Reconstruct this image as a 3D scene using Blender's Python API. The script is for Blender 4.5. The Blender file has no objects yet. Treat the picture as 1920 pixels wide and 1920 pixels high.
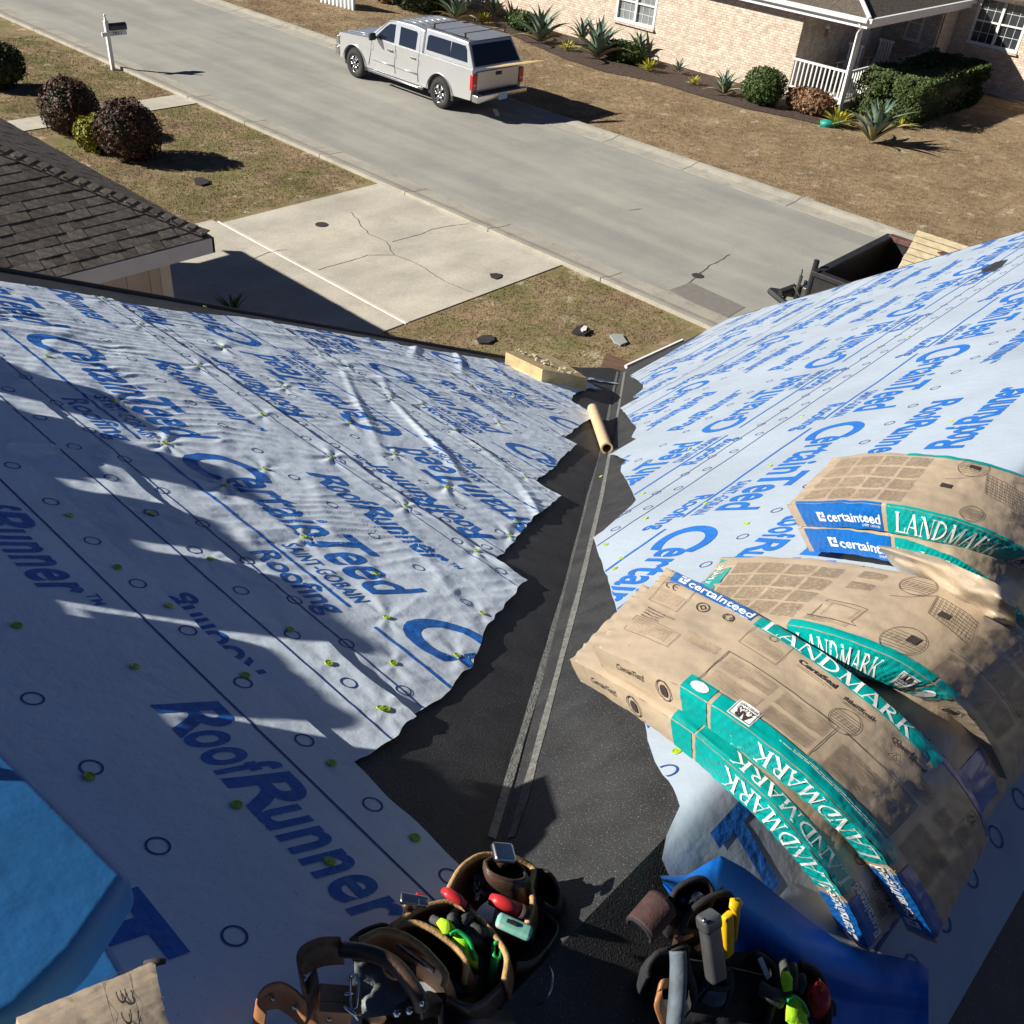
import bpy, bmesh, math, random
import numpy as np
from mathutils import Vector, Matrix, Euler
random.seed(7); rng = np.random.default_rng(11)
scene = bpy.context.scene
COL = scene.collection
R = math.radians
# ------------------------------------------------------------------ camera
# World axes: X points from the house to the street, Y runs along the street, Z up.
H = 7.757                                   # height of the phone above the lawn
F = 1828.0 / 1920.0
_d = np.array([-240., 2395., 1828.]); _d /= np.linalg.norm(_d); _up = -_d
_f = np.array([0, 0, 1.]) - _up * _up[2]; _f /= np.linalg.norm(_f)
_r = np.cross(_d, _f); _r = _r if _r[0] > 0 else -_r
_a = R(-50.2)
_Y = math.sin(_a) * _r + math.cos(_a) * _f
_X = math.sin(_a + math.pi / 2) * _r + math.cos(_a + math.pi / 2) * _f
M = np.array([_X, _Y, _up])
cam_d = bpy.data.cameras.new("camera"); cam = bpy.data.objects.new("camera", cam_d); COL.objects.link(cam)
cam_d.sensor_width = 36; cam_d.lens = 36 * F; cam_d.clip_start = 0.05; cam_d.clip_end = 900
mw = Matrix.Identity(4)
for i in range(3):
    mw[i][0] = M[i, 0]; mw[i][1] = -M[i, 1]; mw[i][2] = -M[i, 2]
mw[2][3] = H
cam.matrix_world = mw
scene.camera = cam
# ------------------------------------------------------------------ light
SUN_EL = 30.0
SD = Vector((-0.743 * math.cos(R(SUN_EL)), 0.669 * math.cos(R(SUN_EL)), math.sin(R(SUN_EL))))
world = bpy.data.worlds.new("World"); scene.world = world; world.use_nodes = True
wn = world.node_tree; wn.nodes.clear()
sky = wn.nodes.new("ShaderNodeTexSky"); sky.sky_type = 'NISHITA'; sky.sun_disc = False
sky.air_density = .25; sky.dust_density = .1; sky.ozone_density = 6.0
sky.sun_elevation = R(SUN_EL); sky.sun_rotation = math.atan2(SD.x, SD.y)
bg = wn.nodes.new("ShaderNodeBackground"); bg.inputs[1].default_value = 0.05
wo = wn.nodes.new("ShaderNodeOutputWorld")
wn.links.new(sky.outputs[0], bg.inputs[0]); wn.links.new(bg.outputs[0], wo.inputs[0])
sl = bpy.data.lights.new("sun", 'SUN'); sl.energy = 5.0; sl.angle = R(0.53); sl.color = (1.0, 0.94, 0.84)
so = bpy.data.objects.new("sun", sl); COL.objects.link(so)
so.rotation_euler = SD.to_track_quat('Z', 'Y').to_euler(); so.location = (-20, 20, 30)
vs = scene.view_settings
vs.view_transform = 'Standard'; vs.look = 'None'; vs.exposure = 0.68; vs.gamma = 1.0; vs.use_curve_mapping = False
# ------------------------------------------------------------------ noise
_T = rng.random((256, 256))
def vnoise(x, y):
    x = np.asarray(x, float); y = np.asarray(y, float)
    xi = np.floor(x).astype(int); yi = np.floor(y).astype(int)
    fx = x - xi; fy = y - yi
    fx = fx * fx * (3 - 2 * fx); fy = fy * fy * (3 - 2 * fy)
    a = _T[xi & 255, yi & 255]; b = _T[(xi + 1) & 255, yi & 255]
    c = _T[xi & 255, (yi + 1) & 255]; d = _T[(xi + 1) & 255, (yi + 1) & 255]
    return (a * (1 - fx) + b * fx) * (1 - fy) + (c * (1 - fx) + d * fx) * fy
def fbm(x, y, n=4, g=.5):
    s = 0; a = 1; t = 0
    for i in range(n):
        s = s + a * (vnoise(x * 2 ** i + 17.3 * i, y * 2 ** i + 9.1 * i) - .5); t += a; a *= g
    return s / t
# ------------------------------------------------------------------ materials
MATS = {}
def mat(name, col, rough=.7, var=.12, scale=8., bump=0., bscale=60., metal=0., spec=.5, col2=None, mix=None,
        coat=0., sheen=0., coords='Object', detail=6., bdist=.01, trans=0., speck=None):
    if name in MATS: return MATS[name]
    m = bpy.data.materials.new(name); m.use_nodes = True
    nt = m.node_tree; N = nt.nodes; Lk = nt.links
    b = N["Principled BSDF"]
    tc = N.new("ShaderNodeTexCoord")
    nz = N.new("ShaderNodeTexNoise"); nz.inputs['Scale'].default_value = scale; nz.inputs['Detail'].default_value = detail
    Lk.new(tc.outputs[coords], nz.inputs['Vector'])
    rp = N.new("ShaderNodeValToRGB"); Lk.new(nz.outputs['Fac'], rp.inputs[0])
    c = np.array(col); c2 = np.array(col2) if col2 is not None else c * (1 + var)
    c1 = c if col2 is not None else c * (1 - var)
    lo, hi = mix if mix else (.3, .7)
    rp.color_ramp.elements[0].position = lo; rp.color_ramp.elements[1].position = hi
    rp.color_ramp.elements[0].color = (*c1, 1); rp.color_ramp.elements[1].color = (*np.clip(c2, 0, 1), 1)
    out = rp.outputs[0]
    if speck:
        sc, th, sc_col = speck
        n2 = N.new("ShaderNodeTexNoise"); n2.inputs['Scale'].default_value = sc; n2.inputs['Detail'].default_value = 2
        Lk.new(tc.outputs[coords], n2.inputs['Vector'])
        r2 = N.new("ShaderNodeValToRGB"); r2.color_ramp.elements[0].position = th; r2.color_ramp.elements[1].position = th + .05
        Lk.new(n2.outputs['Fac'], r2.inputs[0])
        mx = N.new("ShaderNodeMixRGB"); Lk.new(r2.outputs[0], mx.inputs[0]); Lk.new(out, mx.inputs[1])
        mx.inputs[2].default_value = (*sc_col, 1); out = mx.outputs[0]
    Lk.new(out, b.inputs['Base Color'])
    b.inputs['Roughness'].default_value = rough; b.inputs['Metallic'].default_value = metal
    b.inputs['Specular IOR Level'].default_value = spec
    if coat: b.inputs['Coat Weight'].default_value = coat; b.inputs['Coat Roughness'].default_value = .12
    if bump:
        bn = N.new("ShaderNodeTexNoise"); bn.inputs['Scale'].default_value = bscale; bn.inputs['Detail'].default_value = 5
        Lk.new(tc.outputs[coords], bn.inputs['Vector'])
        bp = N.new("ShaderNodeBump"); bp.inputs['Strength'].default_value = bump; bp.inputs['Distance'].default_value = bdist
        Lk.new(bn.outputs['Fac'], bp.inputs['Height']); Lk.new(bp.outputs[0], b.inputs['Normal'])
    MATS[name] = m
    return m
mat('underlay_lightened', (.72, .815, .93), .62, .09, 2.2, bump=.25, bscale=30, bdist=.008, spec=.35, speck=(150, .715, (.34, .38, .44)))  # same sheet as below, colour raised against the left slope's grazing sun
mat('underlay_smooth_dimmed', (.375, .445, .53), .55, .09, 1.8, bump=.25, bscale=16, bdist=.012, spec=.35, speck=(130, .72, (.22, .25, .30)))  # colour lowered for the right slope, which faces the sun
mat('ink_blue', (.014, .15, .55), .55, .12, 25, bump=.3, bscale=45, bdist=.01)
mat('ink_line', (.02, .06, .25), .6, .2, 25)
mat('felt', (.026, .027, .029), .62, .45, 9, bump=.6, bscale=260, bdist=.004, speck=(330, .64, (.17, .17, .165)), spec=.6)
mat('chalk', (.15, .155, .145), .9, .35, 60, bump=.5, bscale=200); mat('chalk_lightened', (.30, .31, .29), .9, .35, 60, bump=.5, bscale=200)  # second chalk is a copy lightened for the stripe in grazing sun
mat('kraft', (.44, .35, .25), .42, .10, 7, bump=.3, bscale=18, bdist=.012, spec=.5, coat=.25, speck=(30, .74, (.30, .21, .13)))
mat('kraft_dark', (.36, .25, .16), .6, .25, 14, bump=.4, bscale=30, bdist=.01)
mat('teal', (.0, .33, .31), .35, .12, 9, bump=.35, bscale=22, bdist=.01, coat=.4)
mat('royal', (.004, .13, .46), .35, .12, 9, bump=.35, bscale=22, bdist=.01, coat=.4)
mat('white_ink', (.78, .80, .78), .5, .06, 20)
mat('fine_print', (.31, .24, .17), .7, .2, 40)
mat('black_ink', (.045, .035, .03), .7, .2, 40)
mat('cap_green', (.34, .50, .03), .35, .1, 30)
mat('steel', (.55, .55, .55), .28, .1, 30, metal=1)
mat('wood_pale', (.62, .46, .24), .7, .2, 12, bump=.3, bscale=40)
mat('wood_brown', (.36, .21, .11), .7, .3, 8, bump=.3, bscale=40)
mat('cardtube', (.62, .44, .26), .7, .08, 12)
mat('blue_foam', (.03, .19, .47), .5, .16, 5, bump=.35, bscale=10, bdist=.012, speck=(14, .73, (.04, .10, .2)))
mat('blue_back', (.004, .15, .60), .48, .10, 6, bump=.4, bscale=9, bdist=.02, spec=.5)
mat('leather', (.21, .095, .045), .48, .5, 16, bump=.5, bscale=90, bdist=.003, coat=.1)
mat('leather_dark', (.06, .036, .025), .45, .5, 16, bump=.5, bscale=90, bdist=.003, coat=.1)
mat('leather_raw', (.46, .28, .12), .85, .3, 60, bump=.7, bscale=200, bdist=.003)
mat('leather_tan', (.38, .17, .07), .5, .3, 25, bump=.5, bscale=80, bdist=.003, coat=.1)
mat('nylon', (.018, .018, .022), .85, .3, 60, bump=.6, bscale=250, bdist=.002)
mat('holster', (.10, .13, .16), .7, .3, 30, bump=.4, bscale=90, bdist=.003)
mat('burgundy', (.06, .028, .028), .8, .3, 60, bump=.6, bscale=200, bdist=.002)
mat('red_plastic', (.55, .03, .035), .4, .1, 30)
mat('yellow_plastic', (.75, .45, .01), .35, .1, 30)
mat('turquoise', (.22, .50, .42), .5, .2, 60, speck=(60, .62, (.5, .5, .46)))
mat('neon', (.42, .80, .02), .8, .1, 30, bump=.5, bscale=150, bdist=.003)
mat('neon_green', (.01, .45, .10), .6, .1, 30)
mat('glove_grey', (.05, .052, .05), .85, .3, 40, bump=.6, bscale=120, bdist=.003)
mat('plastic_clear', (.45, .47, .5), .3, .2, 60)
mat('grey_metal', (.18, .185, .19), .35, .15, 30, metal=.7)
mat('white_paint', (.78, .78, .77), .5, .05, 6)
mat('fascia', (.62, .62, .64), .6, .06, 6)
mat('dark_window', (.012, .015, .02), .08, .1, 3, spec=.8)
mat('truck_paint', (.54, .55, .55), .27, .03, 2, metal=.45, coat=.7)
mat('chrome', (.62, .62, .62), .15, .05, 20, metal=1)
mat('tyre', (.022, .022, .022), .85, .2, 40)
mat('black_plastic', (.02, .02, .021), .6, .2, 30)
mat('tail_red', (.45, .01, .012), .2, .1, 30, coat=.6)
mat('tail_clear', (.6, .35, .33), .2, .1, 30, coat=.6)
mat('trailer_black', (.022, .022, .025), .55, .3, 8, bump=.1, bscale=40)
mat('rust_brown', (.11, .05, .045), .7, .3, 14)
mat('pallet', (.86, .72, .46), .8, .18, 9, bump=.3, bscale=50)
mat('siding', (.50, .42, .36), .8, .08, 4, bump=.1, bscale=40)
mat('mulch', (.07, .045, .035), .95, .5, 12, bump=.8, bscale=40, bdist=.04)
mat('bark', (.12, .09, .06), .9, .3, 20, bump=.5, bscale=40)
mat('teal_plastic', (.01, .25, .19), .5, .2, 10)
mat('plastic_white', (.75, .75, .75), .5, .05, 20)
# ------------------------------------------------------------------ object helpers
def tag(o, label=None, cat=None, group=None, kind=None):
    if label: o['label'] = label
    if cat: o['category'] = cat
    if group: o['group'] = group
    if kind: o['kind'] = kind
    return o
def thing(name, label, cat, loc=(0, 0, 0), rz=0., group=None, kind=None):
    o = bpy.data.objects.new(name, None); COL.objects.link(o); o.empty_display_size = .1
    o.location = loc; o.rotation_euler = (0, 0, rz)
    return tag(o, label, cat, group, kind)
def link(name, me, parent=None, mats=(), smooth=False):
    o = bpy.data.objects.new(name, me); COL.objects.link(o)
    for m in mats: me.materials.append(MATS[m] if isinstance(m, str) else m)
    if parent is not None:
        o.parent = parent
    if smooth: me.shade_smooth()
    return o
def wchild(o, parent):
    """keep world coordinates of a mesh built in world space under a moved parent"""
    o.parent = parent
    o.matrix_parent_inverse = Matrix.LocRotScale(parent.location, parent.rotation_euler, parent.scale).inverted()
    return o
def mesh(name, v, f, m, parent=None, smooth=False, world=True, mi=None):
    me = bpy.data.meshes.new(name)
    me.from_pydata([tuple(map(float, p)) for p in v], [], [tuple(map(int, q)) for q in f]); me.update()
    o = link(name, me, None, m if isinstance(m, (list, tuple)) else [m], smooth)
    if mi is not None: me.polygons.foreach_set('material_index', np.array(mi, dtype=np.int32))
    if parent is not None:
        if world: wchild(o, parent)
        else: o.parent = parent
    return o
def gridfaces(nu, nv, off=0):
    i = np.arange(nu - 1)[:, None] * nv + np.arange(nv - 1)[None, :] + off
    return np.stack([i, i + nv, i + nv + 1, i + 1], -1).reshape(-1, 4)
class MB:
    """collects simple solids into one mesh"""
    def __init__(s): s.v = []; s.f = []; s.mi = []
    def add(s, v, f, mi=0):
        o = len(s.v); s.v += [tuple(map(float, p)) for p in v]; s.f += [tuple(int(k) + o for k in q) for q in f]; s.mi += [mi] * len(f); return s
    def box(s, c, d, rot=None, mi=0, taper=1.):
        x, y, z = [k / 2 for k in d]
        vs_ = [(-x, -y, -z), (x, -y, -z), (x, y, -z), (-x, y, -z), (-x * taper, -y * taper, z), (x * taper, -y * taper, z), (x * taper, y * taper, z), (-x * taper, y * taper, z)]
        c = Vector(c); rot = rot if rot is not None else Matrix.Identity(3)
        return s.add([c + rot @ Vector(p) for p in vs_], [(0, 3, 2, 1), (4, 5, 6, 7), (0, 1, 5, 4), (1, 2, 6, 5), (2, 3, 7, 6), (3, 0, 4, 7)], mi)
    def tube(s, pts, r, n=8, mi=0, cap=True, flat=1.):
        pts = [Vector(p) for p in pts]; rs = r if isinstance(r, (list, tuple)) else [r] * len(pts)
        vs_ = []; ref = Vector((0, 0, 1))
        t0 = (pts[1] - pts[0]).normalized()
        if abs(t0.dot(ref)) > .95: ref = Vector((1, 0, 0))
        for i, p in enumerate(pts):
            t = (pts[min(i + 1, len(pts) - 1)] - pts[max(i - 1, 0)]).normalized()
            a = t.cross(ref).normalized(); b = a.cross(t).normalized()
            for k in range(n):
                an = 2 * math.pi * k / n
                vs_.append(p + (a * math.cos(an) + b * math.sin(an) * flat) * rs[i])
        fs = []
        for i in range(len(pts) - 1):
            for k in range(n):
                k2 = (k + 1) % n; fs.append((i * n + k, i * n + k2, (i + 1) * n + k2, (i + 1) * n + k))
        if cap: fs += [tuple(range(n))[::-1], tuple((len(pts) - 1) * n + k for k in range(n))]
        return s.add(vs_, fs, mi)
    def prism(s, poly, ax, d0, d1, mi=0):
        """poly: 2d points; ax: function (a,b,d)->3d"""
        n = len(poly); vs_ = [ax(a, b, d0) for a, b in poly] + [ax(a, b, d1) for a, b in poly]
        fs = [tuple(range(n))[::-1], tuple(range(n, 2 * n))] + [(i, (i + 1) % n, n + (i + 1) % n, n + i) for i in range(n)]
        return s.add(vs_, fs, mi)
    def build(s, name, m, parent=None, smooth=False, world=True, bevel=0., seg=2):
        o = mesh(name, s.v, s.f, m, parent, smooth, world, s.mi if isinstance(m, (list, tuple)) else None)
        bm = bmesh.new(); bm.from_mesh(o.data); bmesh.ops.recalc_face_normals(bm, faces=bm.faces); bm.to_mesh(o.data); bm.free()
        if bevel:
            b = o.modifiers.new("bevel", 'BEVEL'); b.width = bevel; b.segments = seg; b.limit_method = 'ANGLE'; b.angle_limit = R(35)
            o.data.shade_smooth(); 
            try: o.modifiers.new("wn", 'WEIGHTED_NORMAL')
            except Exception: pass
        return o
def copy_of(o, parent=None):
    c = o.copy(); COL.objects.link(c)
    if parent is not None: c.parent = parent
    return c
def copy_tree(o, parent=None):
    c = copy_of(o, parent)
    for ch in list(o.children): copy_tree(ch, c)
    return c
# ------------------------------------------------------------------ the roof planes
K = 1.3
T1 = math.tan(R(25.04)); T2 = .72
C1 = math.cos(math.atan(T1)); C2 = math.cos(math.atan(T2))
HL = H - K; HR = H - .936 * K; YR = .43; ZR = HR - T2 * YR
def ray(px, py): return M @ np.array([(px - 960) / 1828., (py - 960) / 1828., 1.])
O = np.array([0, 0, H])
def onL(px, py, u=0.):
    v = ray(px, py); return O + v * (-(K - u) / (v[2] + T1 * v[0]))
def onR(px, py, u=0.):
    v = ray(px, py); return O + v * (-(.936 * K - u) / (v[2] + T2 * v[1]))
def onB(px, py, u=0.):
    v = ray(px, py); return O + v * ((ZR - H + u - T2 * YR) / (v[2] - T2 * v[1]))
def onZ(px, py, z):
    v = ray(px, py); return O + v * ((z - H) / v[2])
def G(px, py, z=0.): return onZ(px, py, z)
NL = np.array([math.sin(math.atan(T1)), 0, C1]); NR = np.array([0, math.sin(math.atan(T2)), C2])
def interp_poly(pts, key, val):
    pts = sorted(pts, key=lambda p: p[key]); k = np.array([p[key] for p in pts]); v = np.array([p[val] for p in pts])
    return lambda q: np.interp(q, k, v)
# ------------------------------------------------------------------ text
_caph = None
def _font_mesh(body, shear=0., offset=0., space=1.):
    cu = bpy.data.curves.new("t", 'FONT'); cu.body = body; cu.shear = shear; cu.offset = offset; cu.resolution_u = 3 if len(body) > 7 else 6
    cu.space_character = space
    ob = bpy.data.objects.new("t", cu); COL.objects.link(ob)
    dg = bpy.context.evaluated_depsgraph_get()
    me = bpy.data.meshes.new_from_object(ob.evaluated_get(dg)); bpy.data.objects.remove(ob); bpy.data.curves.remove(cu)
    return me
def _cut(me, L, hh, step):
    bm = bmesh.new(); bm.from_mesh(me)
    bmesh.ops.remove_doubles(bm, verts=bm.verts, dist=1e-5)
    for ax, ln in ((0, L), (1, hh)):
        n = int(abs(ln) / step)
        lo = min(v.co[ax] for v in bm.verts); hi = max(v.co[ax] for v in bm.verts)
        for i in range(1, n + 1):
            c = [0, 0, 0]; c[ax] = lo + (hi - lo) * i / (n + 1); no = [0, 0, 0]; no[ax] = 1
            bmesh.ops.bisect_plane(bm, geom=bm.verts[:] + bm.edges[:] + bm.faces[:], plane_co=c, plane_no=no)
    bm.verts.ensure_lookup_table()
    v = np.array([(a.co.x, a.co.y) for a in bm.verts]); bm.verts.index_update()
    f = [tuple(a.index for a in q.verts) for q in bm.faces]; bm.free()
    return v, f
_tc = {}
def text2d(body, L, h, shear=0., offset=0., space=1., step=.05):
    """text scaled to length L, cap height h, baseline 0, cut on a grid so that it can be draped"""
    global _caph
    key = (body, round(L, 3), round(h, 3), shear, offset, space, step)
    if key in _tc: return _tc[key]
    if _caph is None:
        m_ = _font_mesh("H"); _caph = max(v.co.y for v in m_.vertices)
    me = _font_mesh(body, shear, offset, space)
    xs = [v.co.x for v in me.vertices]; x0 = min(xs); w = max(xs) - x0
    for v in me.vertices: v.co.x = (v.co.x - x0) / w * L; v.co.y = v.co.y / _caph * h
    ys = [v.co.y for v in me.vertices]
    r = _cut(me, L, max(ys) - min(ys), step); bpy.data.meshes.remove(me)
    _tc[key] = r
    return r
def lattice(a0, a1, w0, w1, n=240, nw=8):
    a = [a0] + [k / (n - 1) for k in range(n) if a0 + .0005 < k / (n - 1) < a1 - .0005] + [a1]
    X, Y = np.meshgrid(a, np.linspace(w0, w1, nw), indexing='ij')
    return np.stack([X.ravel(), Y.ravel()], 1), [tuple(q) for q in gridfaces(len(a), nw)]
def rect2d(x0, y0, x1, y1, step=.05):
    nx = max(2, int(abs(x1 - x0) / step) + 2); ny = max(2, int(abs(y1 - y0) / step) + 2)
    X, Y = np.meshgrid(np.linspace(x0, x1, nx), np.linspace(y0, y1, ny), indexing='ij')
    return np.stack([X.ravel(), Y.ravel()], 1), [tuple(q) for q in gridfaces(nx, ny)]
def line2d(pts, w, step=.05):
    vs_ = []; fs = []
    P = []
    for a, b in zip(pts[:-1], pts[1:]):
        n = max(1, int(math.dist(a, b) / step)); P += [(a[0] + (b[0] - a[0]) * i / n, a[1] + (b[1] - a[1]) * i / n) for i in range(n)]
    P.append(pts[-1]); P = np.array(P, float)
    t = np.gradient(P, axis=0); t /= np.linalg.norm(t, axis=1)[:, None] + 1e-9; nrm = np.stack([-t[:, 1], t[:, 0]], 1) * w / 2
    v = np.concatenate([P + nrm, P - nrm]); n = len(P)
    return v, [(i, i + 1, n + i + 1, n + i) for i in range(n - 1)]
def ring2d(cx, cy, r, w, n=20, sx=1.):
    a = np.linspace(0, 2 * math.pi, n, endpoint=False); o = np.stack([np.cos(a) * sx, np.sin(a)], 1)
    v = np.concatenate([o * (r + w / 2), o * (r - w / 2)]) + (cx, cy)
    return v, [(i, (i + 1) % n, n + (i + 1) % n, n + i) for i in range(n)]
def disc2d(cx, cy, rx, ry, n=16):
    a = np.linspace(0, 2 * math.pi, n, endpoint=False); return np.stack([cx + np.cos(a) * rx, cy + np.sin(a) * ry], 1), [tuple(range(n))]
def shift(g, dx, dy): return g[0] + np.array([dx, dy]), g[1]
def join2d(gs):
    v = []; f = []; o = 0
    for a, b in gs:
        v.append(a); f += [tuple(k + o for k in q) for q in b]; o += len(a)
    return (np.concatenate(v), f) if v else (np.zeros((0, 2)), [])
def serif_word(word, L, h, step=.04):
    """roman capitals with serifs, built from strokes"""
    th, tn, sf = .15, .06, .05
    def st(a, b, w): return line2d([a, b], w, 9)
    def se(x, y, w=.26): return rect2d(x - w / 2, y - (0 if y < .5 else sf), x + w / 2, y + (sf if y < .5 else 0), 9)
    def arc(cx, cy, rx, ry, a0, a1, w): return line2d([(cx + rx * math.cos(a), cy + ry * math.sin(a)) for a in np.linspace(a0, a1, 9)], w, 9)
    GL = {'L': (.66, [st((.16, 0), (.16, 1), th), se(.16, 0), se(.16, 1), rect2d(.16, 0, .62, .06, 9), st((.61, 0), (.64, .26), .05)]),
          'A': (.86, [st((.10, 0), (.44, 1.0), tn), st((.74, 0), (.42, 1.0), th), rect2d(.2, .32, .62, .38, 9), se(.10, 0, .24), se(.74, 0, .28)]),
          'N': (.90, [st((.14, 0), (.14, 1), tn), st((.14, 1), (.76, 0), th), st((.76, 0), (.76, 1), tn), se(.14, 0, .24), se(.1, 1, .2), se(.76, 1, .24)]),
          'D': (.86, [st((.16, 0), (.16, 1), th), se(.14, 0, .24), se(.14, 1, .24), arc(.22, .5, .5, .46, -math.pi / 2, math.pi / 2, .11)]),
          'M': (1.02, [st((.14, 0), (.2, 1), tn), st((.2, 1), (.5, .04), th), st((.5, .04), (.82, 1), tn), st((.82, 1), (.86, 0), th), se(.14, 0, .22), se(.86, 0, .26), se(.17, 1, .18), se(.85, 1, .18)]),
          'R': (.82, [st((.16, 0), (.16, 1), th), se(.16, 0), se(.14, 1, .22), arc(.24, .74, .3, .23, -math.pi / 2, math.pi / 2, .1), st((.3, .5), (.7, .02), th), se(.72, 0, .16)]),
          'K': (.84, [st((.16, 0), (.16, 1), th), se(.16, 0), se(.16, 1), st((.22, .42), (.66, .98), tn), st((.34, .56), (.72, .02), th), se(.66, 1, .22), se(.72, 0, .22)])}
    gs = []; x = 0
    for i, c in enumerate(word):
        w, parts = GL[c]
        for p in parts: gs.append(shift(p, x + .0 , 0))
        x += w
    v, f = join2d(gs)
    v = v * np.array([L / x, h])
    me = bpy.data.meshes.new("t"); me.from_pydata([(a, b, 0) for a, b in v], [], f); r = _cut(me, L, h, step); bpy.data.meshes.remove(me)
    return r
def drape(name, g, fn, m, parent=None, clip=None):
    v, f = g
    if len(v) == 0: return None
    P = fn(v[:, 0], v[:, 1])
    if clip is not None:
        P, f = clip(P, f)
    P = np.asarray(P)
    o = mesh(name, P, f, m, parent)
    return o
# ================================================================== ground, street
def sheet(name, poly, z, m, kind='structure', parent=None):
    o = mesh(name, [(p[0], p[1], z) for p in poly], [tuple(range(len(poly)))], m, parent)
    if o.data.polygons[0].normal.z < 0: o.data.flip_normals()
    if kind and parent is None: tag(o, kind=kind)
    return o
def lawn_mat():
    m = bpy.data.materials.new('lawn'); m.use_nodes = True; nt = m.node_tree; N = nt.nodes; Lk = nt.links; b = N["Principled BSDF"]
    tc = N.new("ShaderNodeTexCoord")
    def nz(s, d=5, r=.6):
        n = N.new("ShaderNodeTexNoise"); n.inputs['Scale'].default_value = s; n.inputs['Detail'].default_value = d; n.inputs['Roughness'].default_value = r
        Lk.new(tc.outputs['Object'], n.inputs['Vector']); return n
    def ramp(src, a, b_, ca, cb):
        r = N.new("ShaderNodeValToRGB"); r.color_ramp.elements[0].position = a; r.color_ramp.elements[1].position = b_
        r.color_ramp.elements[0].color = (*ca, 1); r.color_ramp.elements[1].color = (*cb, 1); Lk.new(src, r.inputs[0]); return r
    n1 = nz(5, 8, .75); base = ramp(n1.outputs['Fac'], .3, .7, (.19, .14, .085), (.43, .335, .215))
    n2 = nz(.9, 4); g = ramp(n2.outputs['Fac'], .42, .62, (0, 0, 0), (1, 1, 1))
    # greener on the near side of the street
    sep = N.new("ShaderNodeSeparateXYZ"); Lk.new(tc.outputs['Object'], sep.inputs[0])
    mp = N.new("ShaderNodeMapRange"); mp.inputs[1].default_value = 18.; mp.inputs[2].default_value = 19.; mp.inputs[3].default_value = .75; mp.inputs[4].default_value = .04
    Lk.new(sep.outputs[0], mp.inputs[0])
    mu = N.new("ShaderNodeMath"); mu.operation = 'MULTIPLY'; Lk.new(g.outputs[0], mu.inputs[0]); Lk.new(mp.outputs[0], mu.inputs[1])
    n4 = nz(14, 6, .7); gc = ramp(n4.outputs['Fac'], .3, .7, (.11, .125, .04), (.24, .24, .10))
    mx = N.new("ShaderNodeMixRGB"); Lk.new(mu.outputs[0], mx.inputs[0]); Lk.new(base.outputs[0], mx.inputs[1]); Lk.new(gc.outputs[0], mx.inputs[2])
    n3 = nz(1.7, 6, .7); s = ramp(n3.outputs['Fac'], .58, .67, (0, 0, 0), (1, 1, 1))
    mx2 = N.new("ShaderNodeMixRGB"); Lk.new(s.outputs[0], mx2.inputs[0]); Lk.new(mx.outputs[0], mx2.inputs[1]); mx2.inputs[2].default_value = (.60, .54, .44, 1)
    s2 = N.new("ShaderNodeMath"); s2.operation = 'MULTIPLY'; Lk.new(s.outputs[0], s2.inputs[0]); s2.inputs[1].default_value = .7; Lk.new(s2.outputs[0], mx2.inputs[0])
    Lk.new(mx2.outputs[0], b.inputs['Base Color']); b.inputs['Roughness'].default_value = .95; b.inputs['Specular IOR Level'].default_value = .1
    pn = ramp(nz(.8, 5, .65).outputs['Fac'], .32, .68, (.70, .66, .64), (1.18, 1.16, 1.12)); pm = N.new('ShaderNodeMixRGB'); pm.blend_type = 'MULTIPLY'; pm.inputs[0].default_value = 1; Lk.new(mx2.outputs[0], pm.inputs[1]); Lk.new(pn.outputs[0], pm.inputs[2]); Lk.new(pm.outputs[0], b.inputs['Base Color'])
    bn = nz(38, 6, .8); bp = N.new("ShaderNodeBump"); bp.inputs['Strength'].default_value = .8; bp.inputs['Distance'].default_value = .022
    Lk.new(bn.outputs['Fac'], bp.inputs['Height']); Lk.new(bp.outputs[0], b.inputs['Normal'])
    MATS['lawn'] = m
lawn_mat()
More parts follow.
